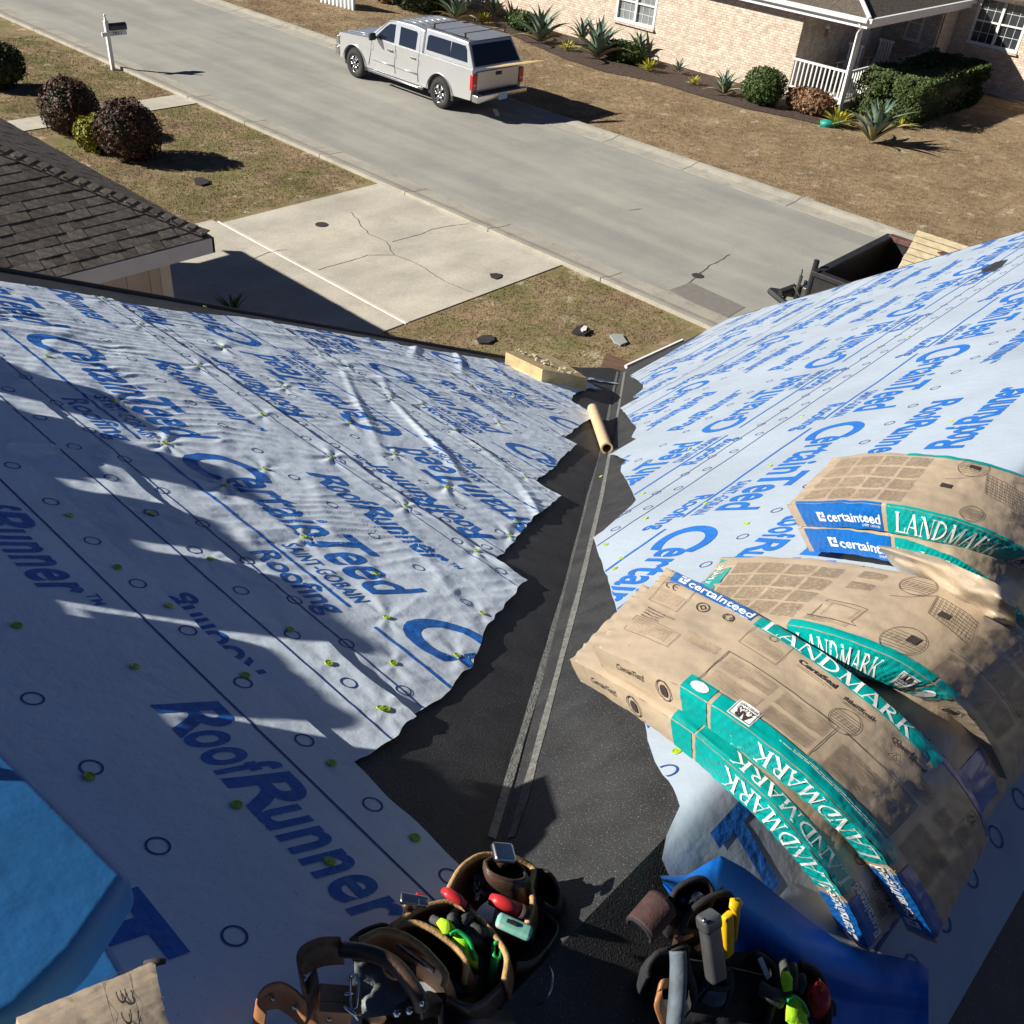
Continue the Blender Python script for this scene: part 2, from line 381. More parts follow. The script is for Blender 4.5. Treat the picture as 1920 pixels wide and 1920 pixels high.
def stone_mat(name, c1, c2, scale, blot, blotc, fine, bumpd=.004, streak=None):
    m = bpy.data.materials.new(name); m.use_nodes = True; nt = m.node_tree; N = nt.nodes; Lk = nt.links; b = N["Principled BSDF"]
    tc = N.new("ShaderNodeTexCoord")
    def nz(s, d=5, r=.6):
        n = N.new("ShaderNodeTexNoise"); n.inputs['Scale'].default_value = s; n.inputs['Detail'].default_value = d; n.inputs['Roughness'].default_value = r
        Lk.new(tc.outputs['Object'], n.inputs['Vector']); return n
    def ramp(src, a, b_, ca, cb):
        r = N.new("ShaderNodeValToRGB"); r.color_ramp.elements[0].position = a; r.color_ramp.elements[1].position = b_
        r.color_ramp.elements[0].color = (*ca, 1); r.color_ramp.elements[1].color = (*cb, 1); Lk.new(src, r.inputs[0]); return r
    a = ramp(nz(scale).outputs['Fac'], .3, .7, c1, c2)
    s = ramp(nz(blot, 7, .7).outputs['Fac'], .52, .72, (0, 0, 0), (.75, .75, .75))
    mx = N.new("ShaderNodeMixRGB"); Lk.new(s.outputs[0], mx.inputs[0]); Lk.new(a.outputs[0], mx.inputs[1]); mx.inputs[2].default_value = (*blotc, 1)
    fn = ramp(nz(fine, 3, .7).outputs['Fac'], .3, .7, (.86, .86, .86), (1.1, 1.1, 1.1))
    mu = N.new("ShaderNodeMixRGB"); mu.blend_type = 'MULTIPLY'; mu.inputs[0].default_value = 1; Lk.new(mx.outputs[0], mu.inputs[1]); Lk.new(fn.outputs[0], mu.inputs[2])
    if streak:
        mp = N.new('ShaderNodeMapping'); mp.inputs['Scale'].default_value = streak; Lk.new(tc.outputs['Object'], mp.inputs[0])
        sn = N.new('ShaderNodeTexNoise'); sn.inputs['Scale'].default_value = 1; sn.inputs['Detail'].default_value = 6; Lk.new(mp.outputs[0], sn.inputs['Vector'])
        sr = ramp(sn.outputs['Fac'], .35, .68, (.88, .88, .88), (1.13, 1.12, 1.08)); m3 = N.new('ShaderNodeMixRGB'); m3.blend_type = 'MULTIPLY'; m3.inputs[0].default_value = 1
        Lk.new(mu.outputs[0], m3.inputs[1]); Lk.new(sr.outputs[0], m3.inputs[2]); mu = m3
    Lk.new(mu.outputs[0], b.inputs['Base Color']); b.inputs['Roughness'].default_value = .9; b.inputs['Specular IOR Level'].default_value = .25
    bp = N.new("ShaderNodeBump"); bp.inputs['Strength'].default_value = .5; bp.inputs['Distance'].default_value = bumpd
    Lk.new(nz(fine, 3).outputs['Fac'], bp.inputs['Height']); Lk.new(bp.outputs[0], b.inputs['Normal'])
    MATS[name] = m
stone_mat('asphalt', (.31, .305, .285), (.37, .362, .335), .7, .45, (.27, .267, .25), 45, streak=(1.3, .12, 1))
stone_mat('concrete', (.46, .43, .37), (.56, .53, .46), .8, 1.1, (.40, .37, .31), 25, streak=(.5, 1.2, 1))
stone_mat('gutter', (.34, .325, .28), (.47, .44, .37), 1.2, 2.2, (.24, .23, .20), 25)
mat('crack', (.09, .08, .065), .95, .3, 20)
mat('patch_dark', (.20, .19, .175), .9, .1, 8, bump=.3, bscale=60)
mat('stain_dark', (.035, .03, .032), .8, .3, 10)
mat('iron', (.05, .04, .04), .7, .3, 30)
sheet('ground', [(-250, -250), (320, -250), (320, 320), (-250, 320)], 0, 'lawn')
sheet('road', [(15.15, -120), (21.6, -120), (21.6, 160), (15.15, 160)], .008, 'asphalt')
# gutters with their kerb slope, laid as slabs with joints
def kerb(x0, x1, sgn, name):
    """gutter slabs: road-side edge low, lawn-side edge 0.1 high"""
    y = -30.; n = 0
    root = thing(name, None, None); root['kind'] = 'structure'
    while y < 75:
        L = 3.05 if n % 3 else 2.6
        ya, yb = y + .012, y + L - .012
        prof = [(x0, -.05), (x0, .014), (x0 + (x1 - x0) * .55, .030), (x0 + (x1 - x0) * .82, .075), (x1, .085), (x1, -.05)]
        b = MB(); b.prism(prof, lambda a, c, d: (a, d, c), ya, yb); b.build('kerb_slab', 'gutter', root)
        y += L; n += 1
kerb(15.2, 14.5, 1, 'near_kerb'); kerb(21.55, 22.3, 1, 'far_kerb')
# driveway
DW0, DW1 = 11.42, 16.98
drive = thing('driveway', None, None); drive['kind'] = 'structure'
for (a, b_) in (((6.1, DW0), (10.30, DW1 + .25)), ((10.40, DW0), (14.48, DW1))):
    m_ = MB(); m_.box(((a[0] + b_[0]) / 2, (a[1] + b_[1]) / 2, -.02), (b_[0] - a[0], b_[1] - a[1], .075)); m_.build('concrete_slab', 'concrete', drive)
m_ = MB(); m_.box((10.35, (DW0 + DW1) / 2 + .05, -.01), (.032, DW1 - DW0 + .12, .060)); m_.build('expansion_strip', 'white_paint', drive)
def ground_line(name, px, w, m, z=.0195, parent=None, wig=.02, step=.08):
    P = [G(*p)[:2] for p in px]; g = line2d([tuple(p) for p in P], w, step)
    v = g[0].copy(); n = len(v) // 2
    off = fbm(v[:n, 0] * 4, v[:n, 1] * 4, 3) * wig * 4; wd = .5 + vnoise(v[:n, 0] * 9, v[:n, 1] * 9)
    c = (v[:n] + v[n:]) / 2; h = (v[:n] - v[n:]) / 2 * wd[:, None]
    c = c + np.stack([off, -off], 1)
    v = np.concatenate([c + h, c - h])
    return mesh(name, [(a, b, z) for a, b in v], g[1], m, parent)
for pts in ([(660, 400), (690, 440), (725, 455), (735, 475), (740, 480), (790, 500), (835, 530), (885, 550)],
            [(735, 455), (775, 445), (810, 432), (845, 425), (878, 421)],
            [(600, 508), (640, 495), (690, 480), (740, 480)], [(475, 487), (500, 475), (540, 470)]):
    ground_line('crack', pts, .013, 'crack', .0215, drive)
def disc(name, c, r, z0, z1, m, parent=None, n=24):
    b = MB(); b.prism([(c[0] + r * math.cos(2 * math.pi * i / n), c[1] + r * math.sin(2 * math.pi * i / n)) for i in range(n)], lambda a, c_, d: (a, c_, d), z0, z1)
    return b.build(name, m, parent)
tag(disc('cleanout_cover', G(603, 423)[:2], .13, .01, .028, 'iron'), 'small round rusty cover set in the concrete driveway', 'cover')
tag(disc('valve_cover', G(1308, 518)[:2], .12, .005, .018, 'iron'), 'small round iron cover in the asphalt by the far kerb patch', 'cover')
sheet('driveway_apron', [(14.5, 7.55), (14.5, 7.5), (15.2, 7.5), (15.2, 7.55)], .02, 'gutter', parent=None)
sheet('road_patch', [tuple(G(*p)[:2]) for p in ((1255, 545), (1295, 530), (1397, 577), (1358, 600))], .014, 'patch_dark')
for pts in ([(1290, 532), (1330, 500), (1370, 478)], [(1180, 395), (1200, 392)]):
    ground_line('crack', pts, .02, 'crack', .0125)['kind'] = 'structure'
# front walk of the left lot
sheet('walk', [(9.3, 24.35), (9.3, 25.25), (14.5, 25.3), (14.5, 24.35)], .02, 'concrete')
sheet('opposite_walk', [tuple(G(*p)[:2]) for p in ((1820, 168), (1920, 196), (1990, 218), (1990, 204), (1925, 184), (1826, 160))], .02, 'concrete')
def blob(name, px, m, z, thick=.02, label=None, cat=None):
    P = [G(*p)[:2] for p in px]; b = MB(); b.prism([tuple(p) for p in P], lambda a, c, d: (a, c, d), z, z + thick); o = b.build(name, m)
    return tag(o, label, cat)
blob('shingle_scrap', [(918, 516), (930, 515), (941, 517), (939, 523), (930, 526), (921, 523)], 'stain_dark', .02, .015, 'black scrap of shingle lying on the concrete driveway', 'scrap')
blob('shingle_scrap', [(363, 337), (378, 335), (391, 340), (392, 346), (378, 350), (366, 347)], 'stain_dark', .01, .03, 'dark scrap lying on the grass near the kerb', 'scrap')
blob('shingle_scrap', [(893, 638), (905, 632), (922, 632), (928, 640), (915, 647), (898, 646)], 'stain_dark', .01, .03, 'black scrap in the grass just beyond the roof edge', 'scrap')
blob('grey_scrap', [(1143, 632), (1150, 629), (1166, 630), (1172, 640), (1176, 645), (1163, 650), (1152, 645)], mat('scrap_grey', (.30, .33, .30), .8, .1, 5), .01, .03, 'pale grey green sheet scrap lying in the grass', 'scrap')
blob('debris_pile', [(1072, 627), (1080, 618), (1092, 614), (1106, 626), (1096, 632), (1084, 630)], 'stain_dark', .01, .05, 'black debris with a shiny wrapper in the grass', 'debris')
blob('wrapper_scrap', [(1088, 624), (1094, 618), (1100, 620), (1098, 627), (1091, 629)], 'plastic_white', .062, .02, 'crumpled shiny white wrapper on the black debris', 'wrapper')
# grass tufts
def tufts(name, x0, x1, y0, y1, n, h, excl, seedv):
    r_ = np.random.default_rng(seedv)
    x = r_.uniform(x0, x1, n); y = r_.uniform(y0, y1, n)
    ok = np.ones(n, bool)
    for (a, b, c, d) in excl: ok &= ~((x > a) & (x < b) & (y > c) & (y < d))
    dens = fbm(x * .9, y * .9, 4); ok &= dens > -.16
    x = x[ok]; y = y[ok]; n = len(x)
    hh = h * r_.uniform(.4, 1.2, n); an = r_.uniform(0, 6.283, n); w = r_.uniform(.004, .010, n)
    dx = np.cos(an) * w; dy = np.sin(an) * w; lx = r_.normal(0, .02, n); ly = r_.normal(0, .02, n)
    v = np.zeros((n, 3, 3)); v[:, 0] = np.stack([x - dx, y - dy, np.zeros(n)], 1); v[:, 1] = np.stack([x + dx, y + dy, np.zeros(n)], 1)
    v[:, 2] = np.stack([x + lx, y + ly, hh], 1)
    me = bpy.data.meshes.new(name); me.vertices.add(n * 3); me.vertices.foreach_set('co', v.reshape(-1))
    me.loops.add(n * 3); me.loops.foreach_set('vertex_index', np.arange(n * 3)); me.polygons.add(n)
    me.polygons.foreach_set('loop_start', np.arange(n) * 3); me.update(calc_edges=True)
    o = link(name, me, None, ['lawn']); tag(o, kind='stuff'); return o
tag(tufts('grass', 6.5, 14.45, 8.2, 33, 130000, .038, [(6, 14.6, DW0 - .05, DW1 + .2), (9.2, 14.6, 24.3, 25.3), (3, 6.45, 8, 20)], 3), 'short green and brown grass of the near lawns', 'grass')
tag(tufts('grass', 22.35, 34, 2, 38, 170000, .036, [(30.7, 50, 14, 60), (36.5, 45, 0, 30)], 4), 'short dormant brown grass of the lawn across the street', 'grass')
# kerb spill and leaves
# ================================================================== the house whose roof we stand on
house = thing('house', 'white underlayment covered roof with a black felt valley seen from its ridge', 'house', (0, 0, 0))
def zL(x): return HL - T1 * x
def zR(y): return HR - T2 * y
def vy(x): return (K * (1 - .936) + T1 * x) / T2       # valley line
# --- felt decks (felt shows in the valley and along the edges)
def deck(name, top, th, m):
    top = np.array(top, float); n = len(top)
    v = np.concatenate([top, top - (0, 0, th)])
    f = [tuple(range(n)), tuple(range(n, 2 * n))[::-1]] + [(i, n + i, n + (i + 1) % n, (i + 1) % n) for i in range(n)]
    o = mesh(name, v, f, m, house)
    bm = bmesh.new(); bm.from_mesh(o.data); bmesh.ops.recalc_face_normals(bm, faces=bm.faces); bm.to_mesh(o.data); bm.free(); return o
XL0 = -.05
xe = 7.42
RAKE = 4.575
Lp = [(XL0, -2.2), (XL0, RAKE), (5.35, RAKE), (6.4, RAKE + .12), (7.2, RAKE + .33)]
e_ = onL(1162, 694); Lp += [(e_[0], vy(e_[0]))]
xv0 = (HL - ZR) / T1          # where right ridge runs into the left plane
Lp2 = [(xv0, YR), ((HL - (ZR + T2 * (-2.2 - YR))) / T1, -2.2)]
deck('roof_deck', [(x, y, zL(x)) for x, y in Lp + Lp2], .16, 'felt')
eR = onR(1175, 693); c1 = onR(1330, 618); c2 = onR(1386, 594)
XR = 8.85
Rp = [(xv0, YR), (e_[0], vy(e_[0])), (eR[0] + .05, 4.83), (c1[0], 4.70), (XR, 4.64), (XR, YR)]
deck('roof_deck', [(x, y, zR(y)) for x, y in Rp], .16, 'felt')
deck('roof_deck', [(xv0, YR, ZR), (XR, YR, ZR), (XR, -2.2, ZR - T2 * (YR + 2.2)), ((HL - (ZR + T2 * (-2.2 - YR))) / T1, -2.2, ZR + T2 * (-2.2 - YR))], .16, 'felt')
# back slope of the left wing
deck('roof_deck', [(XL0, -2.2, zL(XL0)), (XL0, RAKE, zL(XL0)), (-6, RAKE, zL(XL0) - T1 * 6), (-6, -2.2, zL(XL0) - T1 * 6)], .16, 'felt')
# walls below
b = MB()
def wallbox(x0, x1, y0, y1, z1): b.box(((x0 + x1) / 2, (y0 + y1) / 2, z1 / 2), (x1 - x0, y1 - y0, z1))
wallbox(-5.7, 6.2, -2, 4.2, 2.6); wallbox(.6, 8.4, -2, 4.2, 2.6)
b.build('wall', 'siding', house)
# gable triangles
b = MB(); b.prism([(-5.5, 2.6), (6.2, 2.6 + .3), (XL0, zL(XL0) - .2)], lambda a, c, d: (a, d, c), 4.1, 4.2)
b.prism([(-2, 2.6), (4.2, 2.7), (YR, ZR - .2)], lambda a, c, d: (d, a, c), 8.3, 8.4); b.build('gable_wall', 'siding', house)
# drip edges / rake trim
b = MB()
b.tube([(x, RAKE + .012, zL(x) + .004) for x in np.linspace(XL0, 5.35, 12)], .011, 6); b.build('drip_edge', 'black_plastic', house)
b = MB(); b.tube([(XR + .01, y, zR(y) + .01) for y in np.linspace(YR, 4.62, 12)], .016, 6); b.build('drip_edge', 'black_plastic', house)
b = MB(); b.tube([(eR[0] + .12, 4.86, zR(4.85) + .01), (c1[0] - .35, 4.76, zR(4.76) + .01)], .022, 6); b.build('drip_edge', 'white_paint', house)
# chalked / sealed stripes along the valley
def valley_strip(px, wid, lift):
    P = np.array([onL(*p) if i == 0 else onR(*p) for p, i in px])
    return P
for side in (0, 1):
    ys = np.linspace(1570, 697, 50)
    if side == 0: xs = np.interp(ys, [697, 760, 850, 930, 1100, 1300, 1490, 1570], [1158, 1144, 1128, 1104, 1062, 1003, 946, 922][::1])
    else: xs = np.interp(ys, [697, 760, 850, 930, 1100, 1300, 1490, 1570], [1171, 1161, 1143, 1128, 1088, 1035, 984, 958])
    pt = np.array([(onL if side == 0 else onR)(x, y, .002) for x, y in zip(xs, ys)])
    w = .0085 + .003 * np.array([vnoise(i * .5, side * 7) for i in range(50)]).ravel()
    dirv = np.gradient(pt, axis=0); dirv /= np.linalg.norm(dirv, axis=1)[:, None]
    n_ = NL if side == 0 else NR
    sd = np.cross(dirv, n_); sd /= np.linalg.norm(sd, axis=1)[:, None]
    v = np.concatenate([pt + sd * w[:, None], pt - sd * w[:, None]])
    mesh('chalk_stripe', v, [(i, i + 1, 51 - 1 + i + 1, 50 + i) for i in range(49)], 'chalk' if side else 'chalk_lightened', house)
# ------------------------------------------------------------------ left underlayment
CAPS_L = []       # (x,y) of cap nails on the left plane
def capsL(px): return [tuple(onL(*p)[:2]) for p in px]
capL_px = [(90, 673), (215, 758), (310, 836), (422, 915), (497, 885), (570, 1012), (286, 972), (396, 1058), (707, 1083), (545, 1190), (617, 1253), (738, 1248),
           (725, 1163), (857, 1235), (714, 1338), (724, 1339), (462, 1279), (622, 1443), (778, 1583), (619, 1627), (446, 1521), (171, 1468), (256, 1262), (320, 1148),
           (36, 1185), (223, 1076), (134, 978), (904, 1157), (893, 1041), (761, 957), (493, 785), (622, 864), (195, 568), (265, 617), (374, 693), (967, 984),
           (385, 580), (418, 655), (533, 730), (655, 797), (740, 855), (837, 920), (956, 1009), (600, 670), (732, 755), (654, 692), (885, 728), (838, 917), (1031, 924), (935, 797),
           (790, 760), (855, 812), (985, 900), (1052, 820), (965, 745)]
CAPS_L = capsL(capL_px)
def dL(x, y):
    x = np.asarray(x, float); y = np.asarray(y, float)
    s = x / C1
    near = np.clip((s - .75) / .5, .12, 1)                 # smoother near the ridge
    a = fbm(s * 7, y * 7, 4, .55) * .0085
    b_ = fbm(s * 24 + 5, y * 24, 2, .5) * .0018
    q = s * .55 + y * .83; r = s * .83 - y * .55            # long diagonal folds
    wv = vnoise(q * 1.3, r * 1.3)
    f1 = np.maximum(0, 1 - np.abs(((r * 3.1 + 1.2 * vnoise(q * 1.1, r * .8)) % 1) - .5) * 7) * .012 * np.clip(wv * 2 - .8, 0, 1)
    f2 = np.maximum(0, 1 - np.abs(((y * 5.5 + 1.5 * vnoise(s * 2, y * 2.)) % 1) - .5) * 3.6) * .007 * np.clip(vnoise(s * 2.1 + 9, y * 1.9) * 2.2 - .8, 0, 1)
    wp = fbm(s * 2.2, y * 2.2, 3) * 5
    f3 = np.sin(y * 118 + wp * 4 + s * 16) * .0015 * np.clip(vnoise(s * 3.1 + 31, y * 2.3) * 2.4 - .75, 0, 1)
    f4 = (1 - np.abs(np.sin(y * 47 + s * 9 + wp * 3))) ** 2 * .0042 * np.clip(vnoise(s * 2.3 + 3, y * 1.7 + 8) * 2.6 - .95, 0, 1)
    d = (a + b_ + f1 + f2 + f3 + f4) * near
    for (cx, cy) in CAPS_L:
        dx = (x - cx) / C1; dy = y - cy; rr = np.hypot(dx, dy); th = np.arctan2(dy, dx)
        m_ = rr < .34
        if not m_.any(): continue
        k = near[m_]
        e = np.exp(-rr[m_] / .11)
        d[m_] = d[m_] * (1 - e) + ((.002 + .006 * float(vnoise(cx * 5.3, cy * 4.7)) ** 2) * e * np.sin(th[m_] * (4 + int(5 * float(vnoise(cx * 9, cy * 8)))) + cx * 9 + 3 * vnoise(cx * 3, cy * 3)) * np.clip(rr[m_] / .04, 0, 1)) * k
    return d
edgesL = [.80, 1.048, 2.0, 2.955, 3.91, 4.865, 5.82, 7.36]
cutsL = {0: [(668, 1436), (700, 1470), (760, 1525), (870, 1630), (905, 1680), (930, 1760)],
         1: [(668, 1436), (700, 1412), (745, 1385), (781, 1345)],
         2: [(783, 1340), (815, 1322), (885, 1251), (902, 1205), (920, 1170), (955, 1132), (986, 1094)],
         3: [(930, 1051), (950, 1034), (968, 1012), (997, 978), (1053, 935)],
         4: [(1001, 904), (1022, 893), (1040, 877), (1082, 836)],
         5: [(1059, 822), (1078, 806), (1094, 796), (1109, 789)],
         6: [(1085, 770), (1072, 752), (1074, 743), (1092, 736), (1104, 731)],
         7: [(1104, 729), (1108, 722), (1095, 712), (1060, 700), (1010, 688), (950, 676)]}
def cutfn(i):
    P = [tuple(onL(*p)[:2]) for p in cutsL[i]]
    if i == 0: return lambda x: np.full_like(np.asarray(x, float), .12)
    k = sorted(P); xs = np.array([p[0] for p in k]); ys = np.array([p[1] for p in k])
    def fn(x):
        x = np.asarray(x, float); r = np.interp(x, xs, ys)
        return r + .012 * (vnoise(x * 22, x * 0 + i) - .5)
    return fn
def rake_in(x): return RAKE - .12 - .16 * vnoise(np.asarray(x, float) * 1.3, 3.3 + 0 * np.asarray(x, float)) - .05 * (np.asarray(x) > 5.3)
INFO = []
for i, xb in enumerate(edgesL):
    xt = edgesL[i - 1] if i else XL0
    INFO.append((xt, xb, cutfn(i)))
def liftL(i, x):
    xt, xb, _ = INFO[i]
    # each sheet dives under the one above it, its own lower edge lies free
    return .006 + .012 * np.clip((x - xt) / (xb - xt), -.15, 1.05) if i else .012 + .006 * np.clip(x / .8, 0, 1)
sheetL = []
for i, (xt, xb, yc) in enumerate(INFO):
    x0 = xt - (.10 if i else 0.)
    nx = max(10, int((xb - x0) / C1 / .013)); xs = np.linspace(x0, xb, nx)
    far = i >= 5
    ny = 300 if far else 370
    y0 = yc(xs); y1 = rake_in(xs)
    tt = np.linspace(0, 1, ny)
    Y = y0[:, None] + (y1 - y0)[:, None] * tt[None, :]
    X = np.repeat(xs[:, None], ny, 1)
    X = X + ((X - x0) / (xb - x0)) ** 8 * (.020 * (vnoise(Y * 3.1, Y * 0 + i) - .5) + .012 * (vnoise(Y * 11, Y * 0 + i) - .5))
    Z = zL(X) + (liftL(i, X) + dL(X, Y)) / C1
    o = mesh('underlayment_sheet', np.stack([X, Y, Z], -1).reshape(-1, 3), gridfaces(nx, ny), 'underlay_lightened', house, smooth=True)
    if o.data.polygons[0].normal.z < 0: o.data.flip_normals()
    sheetL.append(o)
def clipL(i):
    yc = INFO[i][2]
    def fn(P, f):
        P = np.array(P)
        lo = yc(P[:, 0]) + .002; hi = rake_in(P[:, 0]) - .002
        out = (P[:, 1] < lo) | (P[:, 1] > hi) | (P[:, 0] > INFO[i][1] - .002)
        keep = [q for q in f if not all(out[list(q)])]
        P[:, 1] = np.clip(P[:, 1], lo, hi); P[:, 0] = np.minimum(P[:, 0], INFO[i][1] - .003)
        z = zL(P[:, 0]) + (liftL(i, P[:, 0]) + dL(P[:, 0], P[:, 1]) + .0009) / C1
        P[:, 2] = z
        return P, keep
    return fn
W = 1.056; HID = .16; PER = 1.093
LS = .0135
def pattern(C0s, RR0s, ROOF0s, circ_phase, clen, big=True):
    """one roll's print in (a, u) coordinates: a along the reading direction, u up from the print's bottom edge"""
    g = []
    for c in C0s:
        C_ = text2d("C", .235, .245, .22, .021, step=LS); g.append(shift(C_, c, .43))
        t = text2d("ertain", .415, .185, .22, .021, 1.05, LS); g.append(shift(t, c + .188, .50))
        t = text2d("T", .15, .20, .22, .021, step=LS); g.append(shift(t, c + .60, .50))
        t = text2d("eed", .27, .20, .22, .021, 1.05, LS); g.append(shift(t, c + .705, .495))
        g.append(shift(rect2d(0, 0, .985, .013, LS), c + .0, .358))
        t = text2d("SAINT-GOBAIN", .345, .062, .0, .01, 1.05, LS); g.append(shift(t, c + .63, .395))
    for c in ROOF0s: g.append(shift(text2d("Roofing", .345, .085, .0, .018, 1., LS), c, .262))
    for c in RR0s:
        g.append(shift(text2d("R", .112, .13, .24, .024, step=LS), c, .885)); g.append(shift(text2d("oof", .155, .128, .24, .024, 1.08, LS), c + .108, .885))
        g.append(shift(text2d("R", .115, .13, .24, .026, step=LS), c + .245, .885)); g.append(shift(text2d("unner", .315, .128, .24, .024, 1.08, LS), c + .352, .885))
        g.append(shift(text2d("TM", .05, .03, 0, .005), c + .675, .955))
    return g
def marks(a0, a1, us, r=.0195, step=.217, ph=0.):
    g = []
    for u in us:
        a = a0 + ph
        while a < a1:
            g.append(ring2d(a, u, r, .0042, 24)); a += step
    return g
def lines(a0, a1, us): return [shift(rect2d(0, 0, a1 - a0, .0055, LS), a0, u) for u in us]
# (flipped, y of the 'C' start, of RoofRunner, of Roofing)
layL = {2: (False, 2.56, 2.405, 1.90), 3: (True, 1.71, 1.86, 1.37), 4: (False, 2.80, 2.66, 2.14), 5: (False, 3.28, 3.1, 2.66), 6: (True, 2.9, 3.2, 2.5), 7: (False, 3.9, 3.7, 3.3), 1: (True, 1.0, 1.3, 1.36)}
for i in range(1, 8):
    flip, yC, yR_, yF = layL[i]
    rng_k = range(-3, 4)
    if not flip: s0 = lambda y: -y
    C0 = [(-yC if not flip else yC) + PER * k for k in rng_k]
    R0 = [(-yR_ if not flip else yR_) + PER * k for k in rng_k]
    F0 = [(-yF if not flip else yF) + PER * k for k in rng_k]
    a0, a1 = (-4.6, -.3) if not flip else (.3, 4.6)
    xt, xb, _ = INFO[i]
    full = xb - xt
    def mapL(a, u, flip=flip, xt=xt, xb=xb):
        if not flip: y = -a; x = xt + (u - HID) * C1
        else: y = a; x = xb - u * C1
        return np.stack([x, y, x * 0], 1)
    if i == 1:
        def mapL(a, u): return np.stack([1.048 - u * C1, a, a * 0], 1)
        g = [shift(text2d("Roofing", .36, .09, .0, .018, 1., .014), 1.37, .24)]
        mk = marks(.3, 4.5, [.07], ph=.1) + lines(.3, 4.5, [.12])
    else:
        g = pattern(C0, R0, F0, 0, 1)
        mk = (marks(a0, a1, [.80], ph=.03 * i) + marks(a0, a1, [.22 if not flip else .06, 1.145 if not flip else 1.0], ph=.07 * i) + lines(a0, a1, [.255 - .04 if not flip else .10, 1.115 if not flip else .95]))
        # drop the part that would hide below the neighbour sheet
    bl = drape('printed_lettering', join2d(g), mapL, 'ink_blue', sheetL[i], clipL(i))
    ln = drape('printed_marks', join2d(mk), mapL, 'ink_line', sheetL[i], clipL(i))
# sheet 0: ridge sheet with large RoofRunner
def mapL0(a, u): return np.stack([.80 - (1.08 - u) * C1, -a, a * 0], 1)
g = []
for k in (-2, -1, 0, 1):
    c = -1.335 + PER * k
    g.append(shift(text2d("R", .115, .13, .24, .026, step=LS), c, .80)); g.append(shift(text2d("oof", .155, .128, .24, .024, 1.08, LS), c + .108, .80))
    g.append(shift(text2d("R", .115, .13, .24, .026, step=LS), c + .245, .80)); g.append(shift(text2d("unner", .315, .128, .24, .024, 1.08, LS), c + .352, .80))
    g.append(shift(text2d("TM", .05, .03, 0, .005), c + .675, .88))
tp_ = onL(300, 1752); g.append(shift(text2d("T", .15, .16, .1, .03, step=.03), -tp_[1] - .09, (tp_[0] - .80) / C1 + 1.08 - .15))
drape('printed_lettering', join2d(g), mapL0, 'ink_blue', sheetL[0], clipL(0))
drape('printed_marks', join2d(marks(-4.5, -.2, [1.03], ph=.12) + marks(-4.5, -.2, [.60], ph=.04) + lines(-4.5, -.2, [.955])), mapL0, 'ink_line', sheetL[0], clipL(0))
# cap nails
def cap_proto():
    b = MB(); n = 18
    rs = [(.0, .0035), (.003, .0035), (.0045, .0022), (.0075, .0022), (.0085, .0036), (.0118, .0034), (.0128, .0015), (.0128, 0)]
    v = []; f = []
    for r, z in rs[1:]:
        for k in range(n): v.append((r * math.cos(6.2832 * k / n), r * math.sin(6.2832 * k / n), z))
    for j in range(len(rs) - 2):
        for k in range(n): f.append((j * n + k, (j + 1) * n + k, (j + 1) * n + (k + 1) % n, j * n + (k + 1) % n))
    f.append(tuple(range(n))); b.add(v, f)
    o = b.build('cap_nail', 'cap_green'); return o
cap0 = cap_proto(); used_cap = [False]
def put_cap(p, n, parent):
    o = cap0 if not used_cap[0] else copy_of(cap0)
    used_cap[0] = True
    o.parent = parent
    q = Vector(n).rotation_difference(Vector((0, 0, 1))).inverted()
    e = Euler((random.uniform(-.12, .12), random.uniform(-.12, .12), 0)).to_quaternion()
    o.scale = (.88, .88, .6); o.rotation_mode = 'QUATERNION'; o.rotation_quaternion = q @ e; o.location = p
for (x, y) in CAPS_L:
    i = next((k for k, (a, b_, _) in enumerate(INFO) if x <= b_), 7)
    z = zL(x) + (float(liftL(i, np.array(x))) + float(dL(np.array([x]), np.array([y]))[0]) + .002) / C1
    put_cap((x, y, z), NL, sheetL[i])
# small flap with a slit near the left edge
P = [onL(*p, u=.02) for p in ((8, 835), (140, 843), (100, 838), (60, 836))]
mesh('loose_flap', [onL(5, 838, .016), onL(145, 843, .016), onL(110, 834, .05), onL(20, 829, .05)], [(0, 1, 2, 3)], 'underlay_lightened', sheetL[0])
# ------------------------------------------------------------------ right underlayment
lapR = [.80, 1.70, 2.55, 3.40, 4.25, 4.60]
cutsR = {0: None,
         1: [(1180, 1240), (1160, 1180), (1139, 1100), (1118, 1045), (1113, 1019)],
         2: [(1113, 1019), (1169, 990), (1203, 969), (1192, 946), (1171, 906), (1162, 892), (1164, 880), (1173, 871), (1160, 866), (1148, 861)],
         3: [(1197, 831), (1183, 825), (1192, 808), (1185, 800), (1174, 785), (1162, 772)],
         4: [(1201, 749), (1186, 750), (1204, 735), (1205, 726), (1196, 719), (1178, 709)],
         5: [(1178, 709), (1230, 680), (1300, 640), (1328, 621)]}
def dR(x, y):
    x = np.asarray(x, float); y = np.asarray(y, float)
    d = fbm(x * 3, y * 3, 3) * .010 + fbm(x * 9, y * 14, 3) * .0022
    tear = np.exp(-(((x - onR(1890, 690)[0]) / .25) ** 2 + ((y - onR(1890, 690)[1]) / .12) ** 2)) * .03
    return d + tear
def zridge(y):
    s = np.sqrt((y - YR) ** 2 + .0004); return ZR - T2 * (s - .019)
def roof_z(y, d): 
    y = np.asarray(y, float)
    return zridge(y) + d / C2
def rrc(x, y): return roof_z(y, .010 + dR(x, y))
sheetR = []
cutR = {}
y_b = onR(*cutsR[5][-1])[1]
